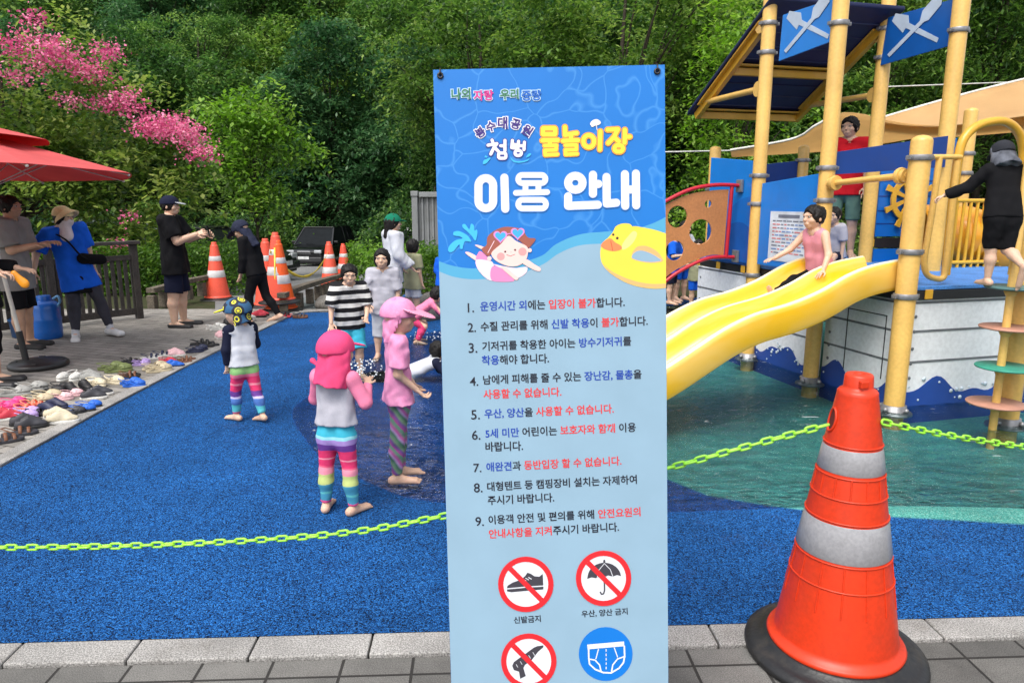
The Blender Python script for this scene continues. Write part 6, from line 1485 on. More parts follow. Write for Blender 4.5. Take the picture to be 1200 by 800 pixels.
# ------------------------------------------------------------------ the people of the photograph
def gp(px, py, z=0.0): return tuple(G(px, py, z))
C_PINK, C_LPINK = cloth('hot pink', srgb(226, 74, 120)), cloth('light pink', srgb(222, 150, 186), col2=srgb(206, 128, 168), scale=22)
C_WHITE, C_GREY, C_NAVY, C_BLACK, C_LGREY = cloth('white', srgb(192, 195, 202)), cloth('grey', srgb(136, 134, 131)), cloth('navy', srgb(24, 28, 48)), cloth('black', srgb(18, 18, 21)), cloth('pale grey', srgb(172, 171, 180))
C_BLUE, C_TURQ, C_RED, C_GREEN = cloth('royal blue', srgb(24, 92, 206)), cloth('turquoise', srgb(60, 164, 190)), cloth('red', srgb(196, 28, 40)), cloth('green', srgb(20, 110, 84))
C_DGREY, C_KHAKI, C_STRAW = cloth('dark grey', srgb(60, 60, 68)), cloth('khaki', srgb(150, 150, 120)), cloth('straw', srgb(222, 200, 150), fine=.2)
pk = lambda *c: srgb(*c)
bands = [pk(228, 90, 150), pk(70, 150, 180), pk(96, 186, 190), pk(196, 210, 130), pk(240, 150, 170), pk(226, 58, 110), pk(236, 96, 130), pk(110, 66, 150), pk(168, 140, 205), pk(150, 215, 225), pk(60, 175, 200), pk(60, 175, 200)]
RB1 = ramp_mat('cloth rainbow', [(0, bands[0]), (.11, bands[1]), (.2, bands[2]), (.23, bands[1]), (.33, bands[3]), (.36, bands[3]), (.46, bands[4]), (.54, bands[6]), (.56, bands[5]), (.64, bands[4]), (.66, bands[5]), (.76, bands[7]), (.84, bands[8]), (.9, bands[9]), (.94, bands[10])], 'Z', .8, .44, .02, .03)
RB2 = ramp_mat('cloth rainbow small', [(0, pk(226, 80, 130)), (.12, pk(90, 190, 200)), (.26, pk(80, 120, 190)), (.38, pk(200, 190, 225)), (.42, pk(110, 66, 150)), (.52, pk(226, 60, 110)), (.62, pk(240, 140, 160)), (.66, pk(226, 60, 110)), (.78, pk(236, 120, 150)), (.84, pk(140, 190, 120)), (.95, pk(150, 200, 130))], 'Z', .8, .42, .02, .03)
DIAG = ramp_mat('cloth diagonal', [(0, pk(176, 86, 150)), (.18, pk(122, 84, 150)), (.3, pk(120, 150, 120)), (.48, pk(70, 116, 96)), (.6, pk(176, 150, 190)), (.72, pk(190, 90, 160)), (.88, pk(112, 150, 128))], 'Z', .8, .17, 0, .05, skew=('Y', 1.3), constant=False)
STRIPE = ramp_mat('cloth black and white stripes', [(0, pk(226, 224, 220)), (.5, pk(26, 26, 30))], 'Z', .85, .085, .01, .012, skew=('X', .02))
CAMO = None
def camo():
    m = bpy.data.materials.new('cloth navy with yellow rings'); m.use_nodes = True; t = m.node_tree; b = t.nodes['Principled BSDF']; L = t.links.new; co = nd(t, 'ShaderNodeTexCoord')
    vo = nd(t, 'ShaderNodeTexVoronoi'); vo.inputs['Scale'].default_value = 15; L(co.outputs['Object'], vo.inputs['Vector']); cr = nd(t, 'ShaderNodeValToRGB'); cr.color_ramp.interpolation = 'CONSTANT'; e = cr.color_ramp.elements
    e[0].color = (*pk(222, 206, 40), 1); e[1].position = .2; e[1].color = (*pk(30, 40, 70), 1)
    for p, c in ((.3, pk(214, 206, 60)), (.4, pk(24, 30, 50)), (.66, pk(40, 84, 120))): q = e.new(p); q.color = (*c, 1)
    L(vo.outputs['Distance'], cr.inputs[0]); L(cr.outputs[0], b.inputs['Base Color']); b.inputs['Roughness'].default_value = .8; return m
CAMO = camo(); YELC = cloth('yellow', srgb(226, 220, 50))
dn_ = (0, 0, -1)
# toddler in the hot pink sun cap
person('toddler in hot pink sun cap with neck flap and rainbow leggings', gp(399, 600), 12, HT(399, 600, 384) * .97, .8, vox=.0075, seed=4, bulk=.87, eyes=True, face=(.45, .9, 0), torso=(0, .03, 1),
    arms=[((-.35, .3, -.9), (.25, .75, .4), dict(curl=.9)), ((.5, .05, -.85), (-.25, .75, .55), dict(curl=.9))], legs=[((-.1, .02, -1), (-.06, -.02, -1), (-.25, 1, 0)), ((.1, -.02, -1), (.06, -.03, -1), (.45, 1, 0))],
    clothes=[('leggings', RB1, dict(f=1.93, off=.007, noise=.0025, rise=.9)), ('shirt', C_LGREY, dict(hem=-.075, f=1.95, off=.009, sleeves=cloth('sleeve pink', srgb(226, 128, 160)), loose=.002, flare=.004))], hat=('flap', C_PINK, dict(big=1.1, len=.95, fwid=.58, vw=.4, vl=.36, bow=True, vz=.16)))
# girl in the pale pink hat and shirt
person('girl in wide pink sun hat, pink shirt and diagonal striped leggings', gp(470, 562), 72, HT(470, 562, 343) * .965, .5, vox=.0075, seed=6, bulk=.88, face=(.12, 1, -.05), torso=(0, .0, 1),
    arms=[((-.15, .05, -1), (.0, .6, -.7)), ((.2, -.12, -1), (-.05, .75, -.7), dict(curl=.9))], legs=[((-.02, .05, -1), (0, -.0, -1), (-.05, 1, 0)), ((.03, -.1, -1), (.0, -.04, -1), (.15, 1, 0))],
    clothes=[('leggings', DIAG, dict(f=1.93, off=.009, noise=.003)), ('shirt', C_LPINK, dict(hem=.0, f=.8, off=.017, loose=.01, flare=.018, noise=.008, sflare=.016))], hat=('flap', C_LPINK, dict(big=1.1, len=.85, fwid=.36, vw=.66, vl=.62, vt=.35, vz=.14, m2=cloth('visor pink', srgb(228, 150, 178)), fn=.01)))
# toddler in the patterned cap
person('toddler in navy and yellow cap, white top and rainbow leggings', gp(291, 493), -42, HT(291, 493, 345) * .96, .75, vox=.008, seed=9, bulk=.9, face=(-.65, .75, -.1), torso=(0, .06, 1),
    arms=[((-.25, -.05, -1), (.05, .15, -1), dict(curl=.8)), ((.25, .3, -.9), (-.1, .8, -.2))], legs=[((-.06, .3, -1), (-.02, .05, -1), (-.4, 1, 0)), ((.08, -.22, -1), (.04, -.42, -1), (-.1, 1, -.15))],
    clothes=[('leggings', RB2, dict(f=1.9, off=.008, noise=.003, rise=.9)), ('shirt', C_WHITE, dict(hem=-.035, f=1.93, off=.01, sleeves=C_NAVY, loose=.003))], hat=('flap', CAMO, dict(big=1.2, len=.5, fwid=.5, vw=.42, vl=.5, m2=YELC)))
# child in the black suit
person('child in black full length swimsuit with navy neck flap hood', gp(305, 378), 282, HT(305, 378, 252) * .99, .3, seed=12, face=(.0, .9, -.55), headup=(0, .5, .85), torso=(0, .22, 1),
    arms=[((-.1, -.05, -1), (.0, .25, -1)), ((.1, -.25, -1), (.05, -.1, -1))], legs=[((-.02, .34, -1), (.0, .12, -1), (0, 1, .1)), ((.03, -.22, -1), (0, -.62, -.9), (.1, 1, -.25))],
    clothes=[('leggings', C_BLACK, dict(f=1.96, off=.008, noise=.002, rise=.8)), ('shirt', C_BLACK, dict(hem=.0, f=1.96, off=.01, noise=.003))], hat=('flap', cloth('hood navy', srgb(40, 44, 62)), dict(len=1.35, fwid=.34, vw=.4, vl=.5)))
# man with the phone
man, ms = person('man in navy cap, black t-shirt and shorts holding up a phone', gp(212, 383), 82, HT(212, 383, 227) * .985, 0, seed=15, bulk=1.22, face=(.15, 1, -.12), torso=(0, -.03, 1), skin=SKIN,
    arms=[((-.05, .5, -.8), (.3, .95, .25), dict(curl=.9, n=(.5, 0, -.3))), ((.08, .42, -.9), (-.1, .95, .35), dict(curl=1.0, n=(-.5, 0, -.3)))], legs=[((-.07, .05, -1), (-.03, -.03, -1), (-.1, 1, 0)), ((.07, -.05, -1), (.03, -.04, -1), (.25, 1, 0))],
    clothes=[('shorts', C_NAVY, dict(f=.96, off=.028, flare=.012, noise=.006)), ('shirt', C_BLACK, dict(hem=.07, f=.78, off=.024, loose=.012, sflare=.014, noise=.007)), ('shoes', mat('slide black', (.02, .02, .022), .5), dict(sole=mat('slide sole', (.25, .25, .25), .6), top=-.012))], hair='short', hat=('cap', C_NAVY, dict(m2=cloth('cap brim grey', srgb(150, 154, 160)))))
b = MB(); mid = (ms.wr[0] + ms.wr[1]) / 2 + nz(ms.wr[1] - ms.el[1]) * .10; b.box(mid, (.075, .009, .15), Matrix.Rotation(.25, 3, 'X')); ph = b.build('phone', mat('phone black', (.015, .015, .017), .15), None, bev=.004, space='local'); ph.matrix_world = RM[man.name]; tag(ph, 'slim dark phone held up by the man in black', 'phone')
# woman in blue, leaning on the railing
wom, ws = person('woman in straw hat and bright blue t-shirt leaning on the railing', gp(100, 397), 140, HT(100, 397, 238) * .985, 0, seed=18, bulk=1.0, face=(-.75, .7, -.15), headup=(.0, .1, 1), torso=(.17, .0, 1), base=None,
    arms=[((-.3, -.2, -1), (-.15, .1, -1)), ((.55, -.2, -.9), (.25, .35, -.9))], legs=[((-.36, .1, -1), (-.22, .0, -1), (-.4, 1, 0)), ((-.02, .08, -1), (.06, -.05, -1), (.2, 1, 0))],
    clothes=[('leggings', C_DGREY, dict(f=1.86, off=.008)), ('skirt', C_BLACK, dict(len=.13, w=.105)), ('shirt', C_BLUE, dict(hem=.1, f=.85, off=.022, loose=.008, flare=.02, noise=.008, sflare=.014)), ('socks', C_WHITE), ('shoes', mat('clog white', srgb(214, 214, 214), .55), dict(top=.0))], hair='bob', hat=('bucket', C_STRAW, dict(w=.74, fwid=.3, fwd=.22)))
sc = cloth('scarf white', srgb(216, 206, 206)); link('face_scarf', np_mesh(*sdf_mesh([ell(ws.hc - ws.hz * ws.hh * .26 + ws.hy * ws.hh * .1, (ws.hh * .34, ws.hh * .4, ws.hh * .3), .02, np.stack([ws.hx, ws.hy, ws.hz], 1)), cap(ws.hc - ws.hz * ws.hh * .4, ws.neck - ws.td * .1 + ws.fw * .08, ws.hh * .3, ws.hh * .34, .03)], .007, noise=.004), sc), wom)
b = MB(); S0, S1 = ws.sh[1] + ws.td * .045, ws.P - ws.SX * .2 + ws.td * .13
b.tube(spline([tuple(S0 - ws.fw * .02), tuple(ws.chest + ws.fw * .155 + ws.SX * .03), tuple(ws.waist + ws.fw * .17 - ws.SX * .07), tuple(S1 + ws.fw * .12)], 8), .017, 8, sq=.4); b.build('bag_strap', C_BLACK, wom, space='local')
bag = sdf_obj('shoulder_bag', [cap(S1 + ws.fw * .12 - ws.SX * .06 + ws.td * .01, S1 + ws.fw * .12 + ws.SX * .12 + ws.td * .06, .065, .06, .03, sq=(ws.fw, .5))], .009, C_BLACK, None, noise=.004); bag.matrix_world = RM[wom.name]; tag(bag, 'black crossbody bag hanging at the blue t-shirt', 'bag')
# man in grey at the picture edge
person('dark haired man in grey t-shirt standing beside the parasol pole', gp(30, 408), 84, HT(30, 408, 229) * 1.0, 0, seed=21, bulk=1.08, skin=SKIN2, face=(.1, 1, -.15), torso=(0, .02, 1),
    arms=[((-.05, .25, -1), (.25, .95, .25), dict(curl=.8)), ((.1, .3, -1), (-.15, 1, .22), dict(curl=.8))], legs=[((-.05, .03, -1), (-.02, -.02, -1), (-.05, 1, 0)), ((.06, .1, -1), (.03, .02, -1), (.1, 1, 0))],
    clothes=[('shorts', C_BLACK, dict(f=.98, off=.026, flare=.014, noise=.006)), ('shirt', C_GREY, dict(hem=.09, f=.85, off=.028, loose=.016, noise=.009, sflare=.016)), ('shoes', mat('canvas black', (.02, .02, .02), .8), dict(sole=mat('sole white', (.5, .5, .48), .6), top=-.004))], hair='short')
# person in black reaching in from the edge
px_b = gp(-9, 452)
pb, ps_ = person('person in black at the picture edge handing over an orange pouch', px_b, 80, 1.62, 0, seed=24, bulk=1.1, face=(0, 1, -.2), torso=(0, .0, 1),
    arms=[((-.05, .1, -1), (.1, 1, -.1)), ((.1, .1, -1), (-.05, 1, -.12), dict(curl=.9, n=(0, 0, -1)))], legs=[((-.05, .0, -1), (-.03, -.02, -1), (-.1, 1, 0)), ((.07, .1, -1), (.0, .02, -1), (.15, 1, 0))],
    clothes=[('trousers', C_BLACK, dict(f=1.45, off=.016)), ('shirt', C_BLACK, dict(hem=.06, f=1.88, off=.02, noise=.006)), ('shoes', mat('clog black', (.02, .02, .022), .5), dict(sole=mat('slide sole', (.25, .25, .25), .6), top=-.01))], hair='bob')
q = ps_.wr[1] + nz(ps_.wr[1] - ps_.el[1]) * .13; pouch = sdf_obj('drink_pouch', [cap(q + np.array((0, -.02, .0)), q + np.array((0, .05, -.085)), .026, .038, .02, sq=((1, 0, 0), .55))], .006, mat('pouch orange', srgb(232, 150, 30), .3), None, noise=.004); pouch.matrix_world = RM[pb.name]; tag(pouch, 'orange drink pouch in the hand reaching past the parasol pole', 'pouch')
# children in the shallow water
person('boy in black and white striped shirt and turquoise shorts running in water', gp(412, 441, -.06), 158, HT(418, 446, 297) * .97, .32, seed=27, face=(.05, 1, -.3), headup=(0, .2, 1), torso=(.0, .2, 1),
    arms=[((-.3, .05, -.9), (.2, .6, -.5), dict(curl=.8)), ((.35, -.05, -1), (.1, .35, -1), dict(curl=.8))], legs=[((-.08, .25, -1), (-.03, -.2, -1), (-.1, 1, 0)), ((.1, .25, -.95), (.0, -.75, -.7), (0, 1, -.4))],
    clothes=[('shorts', C_TURQ, dict(f=.98, off=.024, flare=.012, noise=.007)), ('shirt', STRIPE, dict(hem=.02, f=.95, off=.02, loose=.01, noise=.006, sflare=.012))], hair='short')
person('girl in pale grey long t-shirt standing behind the pink hat', gp(452, 420, -.05), 172, HT(452, 420, 286) * .99, .4, seed=30, face=(.1, 1, -.1), torso=(0, .03, 1),
    arms=[((-.2, .05, -1), (0, .25, -1)), ((.25, .1, -1), (-.05, .5, -.9))], clothes=[('trousers', C_WHITE, dict(f=1.2, off=.02, noise=.006)), ('shirt', C_LGREY, dict(hem=.04, f=.98, off=.018, loose=.01, noise=.006))], hair='bob')
person('woman in green cap and white long sleeved shirt', gp(462, 384), 62, HT(462, 384, 248) * .98, .05, seed=33, face=(.1, 1, -.1), torso=(0, .02, 1), skin=SKIN,
    arms=[((-.15, .1, -1), (0, .6, -.8)), ((.18, .1, -1), (-.05, .7, -.7))], clothes=[('shorts', C_LGREY, dict(f=.8, off=.03, noise=.006)), ('shirt', C_WHITE, dict(hem=.07, f=1.9, off=.026, loose=.014, noise=.008))], hair='long', hat=('cap', C_GREEN))
person('barefoot child in grey top and pale shorts behind the white shirt', gp(485, 378), 40, 1.12, .4, seed=36, face=(0, 1, 0), torso=(0, .0, 1), clothes=[('shorts', C_WHITE, dict(f=.7, off=.022)), ('shirt', C_KHAKI, dict(hem=.05, f=.8, off=.018, loose=.01))], hair='bob')
person('small child in pink suit crouching in water behind the pink hat', gp(482, 402, -.05), 84, .95, .6, seed=39, face=(0, 1, -.3), headup=(0, .4, .9), torso=(0, 1.0, .75), drop=.3,
    arms=[((-.1, .6, -.9), (0, .6, -.7)), ((.2, .75, -.7), (.0, .7, -.5))], legs=[((-.2, .9, -.5), (-.05, -.5, -.9)), ((.2, .9, -.5), (.05, -.5, -.9))],
    clothes=[('leggings', C_PINK, dict(f=1.9, off=.008)), ('shirt', cloth('suit pink', srgb(236, 130, 165)), dict(hem=.0, f=1.95, off=.012))], hair='bob')
person('black haired child in dark swim top lying low in the shallow water', gp(474, 446, -.10), 74, 1.0, .5, seed=42, face=(.15, 1, -.05), headup=(0, -.1, 1), torso=(.0, 1, .42), drop=.05,
    arms=[((-.45, .5, -.8), (.2, .9, .15)), ((.4, .6, -.7), (-.1, .95, .15))], legs=[((-.15, -1, -.05), (-.05, -1, .0)), ((.15, -1, -.05), (.05, -1, .02))],
    clothes=[('leggings', C_BLACK, dict(f=1.9, off=.01)), ('shirt', C_WHITE, dict(hem=.02, f=1.9, off=.012, sleeves=C_NAVY))], hair='bob')
person('child in blue top seen at the edge of the banner', gp(521, 366), 20, .98, .5, seed=45, face=(0, 1, 0), clothes=[('shorts', C_WHITE, dict(f=.8, off=.02)), ('shirt', C_BLUE, dict(hem=.05, f=1.0, off=.018))], hair='short')
# on the ship
sz_ = W(-.20, .74); ang_ship = math.degrees(math.atan2(-e2.x, -e2.y))
person('laughing girl in pink vest sitting at the top of the yellow slide', (sz_.x, sz_.y, .935), ang_ship - 8, 1.12, .45, seed=48, face=(.1, 1, -.1), torso=(0, .28, 1), drop=.05,
    arms=[((-.45, .15, -.9), (-.2, .5, -.75), dict(curl=.3, d=(-.1, .8, -.4), n=(0, 0, -1))), ((.4, .5, -.75), (.15, .75, -.4), dict(curl=.3, d=(.1, .9, -.2), n=(0, 0, -1)))], legs=[((-.1, 1, -.2), (-.03, 1, -.55), (0, .5, .9)), ((.1, 1, -.2), (.03, 1, -.55), (0, .5, .9))],
    clothes=[('trousers', C_BLACK, dict(f=1.8, off=.014)), ('shirt', cloth('vest pink', srgb(214, 142, 156)), dict(hem=.03, f=.0, off=.012, noise=.004))], hair='bun')
p_ = W(1.60, 2.72, DZ)
person('dark haired person in red shirt standing on the ship deck behind the header board', tuple(p_), 205, atY(994, 137, p_.y).z - DZ, .05, seed=51, face=(.35, .9, -.35), torso=(0, .03, 1), clothes=[('shorts', cloth('shorts grey green', srgb(96, 128, 116)), dict(f=.95, off=.022)), ('shirt', C_RED, dict(hem=.03, f=.85, off=.018))], hair='short')
st = onplane(1172, 337, lp, Vector((0, 1, 0)))
person('child in black swimsuit and grey hooded cap climbing the round steps', (st.x - .03, st.y + .02, st.z + .008), 4, (atY(1172, 168, st.y + .15).z - st.z) * 1.02, .3, seed=54, face=(.0, 1, -.3), headup=(0, .35, 1), torso=(.02, .2, 1), eyes=False,
    arms=[((-.62, .3, -.7), (-.75, .45, -.35), dict(curl=1.1)), ((.65, .35, -.6), (.7, .5, -.2), dict(curl=1.1))], legs=[((.06, .12, -1), (.03, .02, -1), (.0, 1, 0)), ((.0, -.02, -1), (.08, -.95, -.55), (0, .3, -1))],
    clothes=[('shorts', C_BLACK, dict(f=.98, off=.016, noise=.004)), ('shirt', C_BLACK, dict(hem=.0, f=1.93, off=.012, noise=.004))], hat=('flap', cloth('hood charcoal', srgb(44, 46, 52)), dict(len=.75, fwid=.62, vw=.34, vl=.3, m3=cloth('flap grey', srgb(104, 108, 118), col2=srgb(54, 56, 62), scale=14))))
p_ = W(.86, 1.9, DZ)
person('small child in grey top sitting on the deck beside the red shirt', tuple(p_), 230, .95, .5, seed=57, face=(0, 1, -.3), torso=(0, .2, 1), drop=.08, legs=[((-.2, 1, .1), (0, .8, -.6)), ((.2, 1, .1), (0, .8, -.6))], clothes=[('shorts', C_NAVY, dict(f=.9, off=.018)), ('shirt', C_LGREY, dict(hem=.0, f=.9, off=.016))], hair='short')
for (x, y, hd, H_, top, bot, lb, sd, hr) in ((797, 352, 150, 1.3, C_WHITE, C_BLUE, 'child in white top seen through the holes of the tan panel', 60, 'short'), (815, 362, 200, 1.05, C_KHAKI, C_BLUE, 'dark haired child standing under the tan bubble panel', 63, 'bob'), (786, 356, 120, 1.2, C_BLUE, C_NAVY, 'child in blue clothes half hidden by the banner edge', 66, 'short')):
    person(lb, gp(x, y), hd, H_, .35, seed=sd, arms=[((-.3, .3, -.9), (.2, .8, -.2)), ((.3, .2, -.9), (-.1, .7, .1))], clothes=[('shorts', bot, dict(f=.9, off=.02)), ('shirt', top, dict(hem=.05, f=.9, off=.018))], hair=hr)
# ------------------------------------------------------------------ parasol, fence, rails, barrels
PAR = mat('parasol red', srgb(226, 104, 104), .75, var=.06, scale=3, fine=.06, fscale=200, bump=.1, bscale=180, spec=.2)
t_ = PAR.node_tree; tr = nd(t_, 'ShaderNodeBsdfTranslucent'); tr.inputs[0].default_value = (*srgb(190, 14, 36), 1); mx = nd(t_, 'ShaderNodeMixShader'); mx.inputs[0].default_value = .35
t_.links.new(t_.nodes['Principled BSDF'].outputs[0], mx.inputs[1]); t_.links.new(tr.outputs[0], mx.inputs[2]); t_.links.new(mx.outputs[0], t_.nodes['Material Output'].inputs[0])
WPOLE = mat('pole white', srgb(206, 202, 192), .4, var=.06, dirt=.15)
bc = G(46, 431); par = thing('parasol', 'two tier red parasol leaning on a round black base', 'parasol', (bc.x, bc.y, .012))
b = MB().lathe([(.25, 0), (.262, .012), (.262, .04), (.24, .06), (.1, .07), (.05, .085), (0, .085)], (bc.x, bc.y, .012), 40); base_ = b.build('base', bl_m, par)
b = MB()
for k in range(4): a = k * math.pi / 2 + .4; b.box((bc.x + .2 * math.cos(a), bc.y + .2 * math.sin(a), .074), (.05, .03, .016))
b.build('base_plugs', RUB, base_, bev=.003)
s0 = atY(31, 423, bc.y); s1 = atY(22, 388, bc.y); top = atY(-44, 146, bc.y); ax_ = (top - s1).normalized()
MB().tube([s0 - Vector((0, 0, .02)), s1], .03, 16).build('base_socket', bl_m, par)
MB().tube([s1 - ax_ * .05, top], .019, 14).build('pole', WPOLE, par)
# canopy: eight panels falling to a scalloped edge, with a smaller cap above
up_ = Vector((0.0, .036, 1)).normalized(); xx_ = Vector((1, 0, 0)); yy_ = up_.cross(xx_)
cC = atY(-40, 198, bc.y)
def canopy(c, r_, z_rim, z_top, rot, hole=0.0, m=10):
    vs, fs = [], []
    N = 48
    for i in range(m + 1):
        u = hole + (1 - hole) * i / m
        for k in range(N):
            a = 2 * math.pi * k / N; q = (a - rot) % (math.pi / 4); poly = math.cos(math.pi / 8) / math.cos(q - math.pi / 8)
            sag = .03 * math.sin(math.pi * u) * (1 - abs(q - math.pi / 8) / (math.pi / 8))
            z = z_top + (z_rim - z_top) * (u ** 1.08) - sag
            rr = r_ * u * (poly * .75 + .25 if u > .9 else 1 * poly * .7 + .3)
            vs.append(c + xx_ * rr * math.cos(a) + yy_ * rr * math.sin(a) + up_ * z)
    for i in range(m):
        for k in range(N): fs.append((i * N + k, (i + 1) * N + k, (i + 1) * N + (k + 1) % N, i * N + (k + 1) % N))
    b = MB(); b.add(vs, fs, 0, False); return b
tip = atY(142, 201, bc.y); Rr = (tip - cC).x * 1.0; zr_ = tip.z - cC.z
o = canopy(cC, Rr, zr_, .36, R(8), .1).build('canopy', PAR, par); md = o.modifiers.new('cloth', 'SOLIDIFY'); md.thickness = .004
o2 = canopy(cC, Rr * .5, .28, .45, R(8), .02, 6).build('canopy_cap', PAR, par); md = o2.modifiers.new('cloth', 'SOLIDIFY'); md.thickness = .004
for k in range(8):
    a = R(8) + k * math.pi / 4; e = cC + xx_ * Rr * .985 * math.cos(a) + yy_ * Rr * .985 * math.sin(a) + up_ * (zr_ - .018); h_ = cC + up_ * .3
    rb = MB().tube([h_, h_.lerp(e, .5) - up_ * .012, e], .006, 8).build('rib', WPOLE, par)
    MB().tube([top - ax_ * .62 if False else cC - up_ * .25, h_.lerp(e, .52) - up_ * .015], .0055, 8).build('strut', WPOLE, rb)
    MB().ell(e, .014).build('rib_tip', WPOLE, rb)
# dark timber railing
WD = mat('dark timber', (.05, .043, .038), .8, col2=(.028, .025, .023), scale=6, bump=.5, bscale=60, fine=.3, fscale=60, dirt=.2)
def rail_fence(label, p0, p1, n):
    t = thing('wooden_railing', label, 'railing', tuple((p0 + p1) / 2)); d = (p1 - p0); L = d.length; d.normalize()
    for u in (0, .52, 1): c = p0 + d * L * u; MB().box(c + eZ * .52, (.085, .085, 1.04), Matrix.Rotation(math.atan2(d.y, d.x), 3, 'Z')).build('post', WD, t, bev=.006)
    MB().bar(p0 + eZ * 1.06 - d * .08, p1 + eZ * 1.06 + d * .08, .14, .045).build('top_rail', WD, t, bev=.006)
    MB().bar(p0 + eZ * .86, p1 + eZ * .86, .05, .07).build('mid_rail', WD, t, bev=.005); MB().bar(p0 + eZ * .12, p1 + eZ * .12, .05, .09).build('bottom_rail', WD, t, bev=.005)
    for i in range(n):
        c = p0 + d * L * (i + .5) / n; MB().box(c + eZ * .49, (.045, .03, .7), Matrix.Rotation(math.atan2(d.y, d.x), 3, 'Z')).build('baluster', WD, t, bev=.003)
    return t
f1_, f0_ = G(164, 374), G(-60, 402)
rail_fence('dark timber railing behind the woman in the blue t-shirt', f0_, f1_, 26)
# low timber kerb rails
LOG = mat('weathered timber', (.13, .11, .08), .9, col2=(.075, .06, .045), scale=7, bump=.6, bscale=50, fine=.35, fscale=50, dirt=.3)
def low_rail(label, pts, h=.27):
    P = [Vector(p) for p in pts]; t = thing('low_rail', label, 'low rail', tuple(P[0])); SPL = [Vector(p) for p in spline([tuple(p) for p in P], 6)]
    b = MB()
    for a, c in zip(SPL[:-1], SPL[1:]): b.bar(a + eZ * h, c + eZ * h, .13, .075)
    b.build('rail_beam', LOG, t, bev=.008)
    s = [0]; [s.append(s[-1] + (c - a).length) for a, c in zip(SPL[:-1], SPL[1:])]; n = max(2, int(s[-1] / .42))
    for i in range(n + 1):
        q = s[-1] * min(max(i / n, .02), .98); j = min(int(np.searchsorted(s, q)) - 1, len(SPL) - 2); j = max(j, 0); c = SPL[j].lerp(SPL[j + 1], (q - s[j]) / (s[j + 1] - s[j]))
        MB().box(c + eZ * (h / 2 - .06), (.12, .12, h - .03), Matrix.Rotation(random.uniform(-.2, .2), 3, 'Z')).build('rail_post', LOG, t, bev=.01)
g3 = lambda x, y, z=0.0: tuple(G(x, y, z))
low_rail('low timber rail behind the man in black', [g3(178, 361), g3(205, 352.5), g3(228, 346), g3(254, 340.5)])
low_rail('low curved timber rail beside the stacked cones', [g3(331, 368), g3(352, 357), g3(372, 349.5), g3(390, 342, -.1), g3(403, 337, -.2)])
# blue barrel
BARR = mat('barrel blue', srgb(20, 100, 190), .35, var=.08, scale=3, coat=.15, dirt=.1)
bp_ = G(57, 397); bl = thing('water_barrel', 'blue plastic water barrel with screw lid by the railing', 'barrel', (bp_.x, bp_.y, .012))
MB().lathe([(.14, 0), (.155, .02), (.16, .1), (.158, .2), (.163, .22), (.163, .24), (.158, .26), (.158, .36), (.15, .41), (.11, .44), (.085, .445), (.085, .46)], (0, 0, 0), 32).build('barrel_body', BARR, bl, space='local')
MB().lathe([(.075, .445), (.075, .5), (.07, .51), (0, .51)], (0, 0, 0), 24, cap=False).build('screw_lid', BARR, bl, space='local')
b = MB().tube(spline([(.15, 0, .38), (.19, 0, .44), (.17, 0, .50), (.11, 0, .47)], 5), .014, 8); b.build('carry_handle', mat('handle pale blue', srgb(120, 180, 225), .4), bl, space='local')
bp_ = G(22, 398); bl2 = thing('storage_tub', 'squat dark blue tub beside the barrel', 'tub', (bp_.x, bp_.y + .15, .012))
MB().lathe([(.13, 0), (.15, .01), (.165, .2), (.175, .205), (.175, .22), (.165, .225), (.15, .02), (0, .018)], (0, 0, 0), 28, cap=False).build('tub_shell', mat('tub blue', srgb(16, 70, 120), .4), bl2, space='local')
# ------------------------------------------------------------------ cones around the plaza
cz_ = lambda x, y: (lambda g: (g.x, g.y, 0.0))(G(x, y))
def slope_at(px, py):
    z = 0.0
    for _ in range(12): g = G(px, py, z); z = .0 if g.y < 10.7 else -.04 - (g.y - 10.6) * .058 + .03
    return (g.x, g.y, z)
road_z_ = lambda y: -.04 - (y - 10.6) * .058 + .028
C2 = cone_mat('cone faded', (.72, .085, .045)); C3 = cone_mat('cone vivid', (.8, .10, .012)); TW = mat('white reflective tape', (.62, .6, .6), .4, dirt=.15)
cg = 'cones along the edge of the car park'
cn = make_cone('traffic cone standing alone before the clipped hedge', (atY(255, 341, 12.9).x, 12.9, road_z_(12.9)), .98, 0, cg, False, C2, TW)
def cone_copy(label, loc, s, tilt=0.0, body=None):
    c = copy_tree(cn); c['label'] = label; c.location = loc; c.scale = (s, s, s); c.rotation_euler = (0, tilt, random.uniform(0, 6))
    if body:
        for ch in c.children:
            if ch.name.startswith('cone_body'): ch.material_slots[0].link = 'OBJECT'; ch.material_slots[0].material = body
    return c
q = slope_at(322, 364)
cone_copy('vivid orange cone nearest the blue floor in the group by the rail', (q[0] + .12, q[1] - .05, q[2]), .99, 0, C3)
cone_copy('orange cone at the back of the group by the rail', (q[0] - .22, q[1] + .42, q[2] - .01), 1.0)
cone_copy('cone pushed down over the vivid one in the rail group', (q[0] + .1, q[1] - .045, q[2] + .125), .98, R(1.5), C2)
cone_copy('cone beyond the curved rail before the black off-roader', slope_at(388, 344), .99)
cone_copy('small far cone half hidden behind the striped shirt', slope_at(404, 334), .95)
tape_ = mat('barrier tape yellow', (.75, .55, .06), .5, var=.1); b = MB(); a0_, a1_ = Vector(q) + eZ * .9, Vector(slope_at(388, 344)) + eZ * .88
tp_ = thing('barrier_tape', 'yellow barrier tape tied around the cones by the rail', 'tape', tuple(a0_))
vs = []
for i in range(25): u = i / 24; c = a0_.lerp(a1_, u) - eZ * (.45 * 4 * u * (1 - u)) - e1 * .16 * (1 - u); n_ = Vector((0, .3, 1)) if i % 6 < 3 else Vector((0, .8, .6)); vs += [c + n_ * .025, c - n_ * .025]
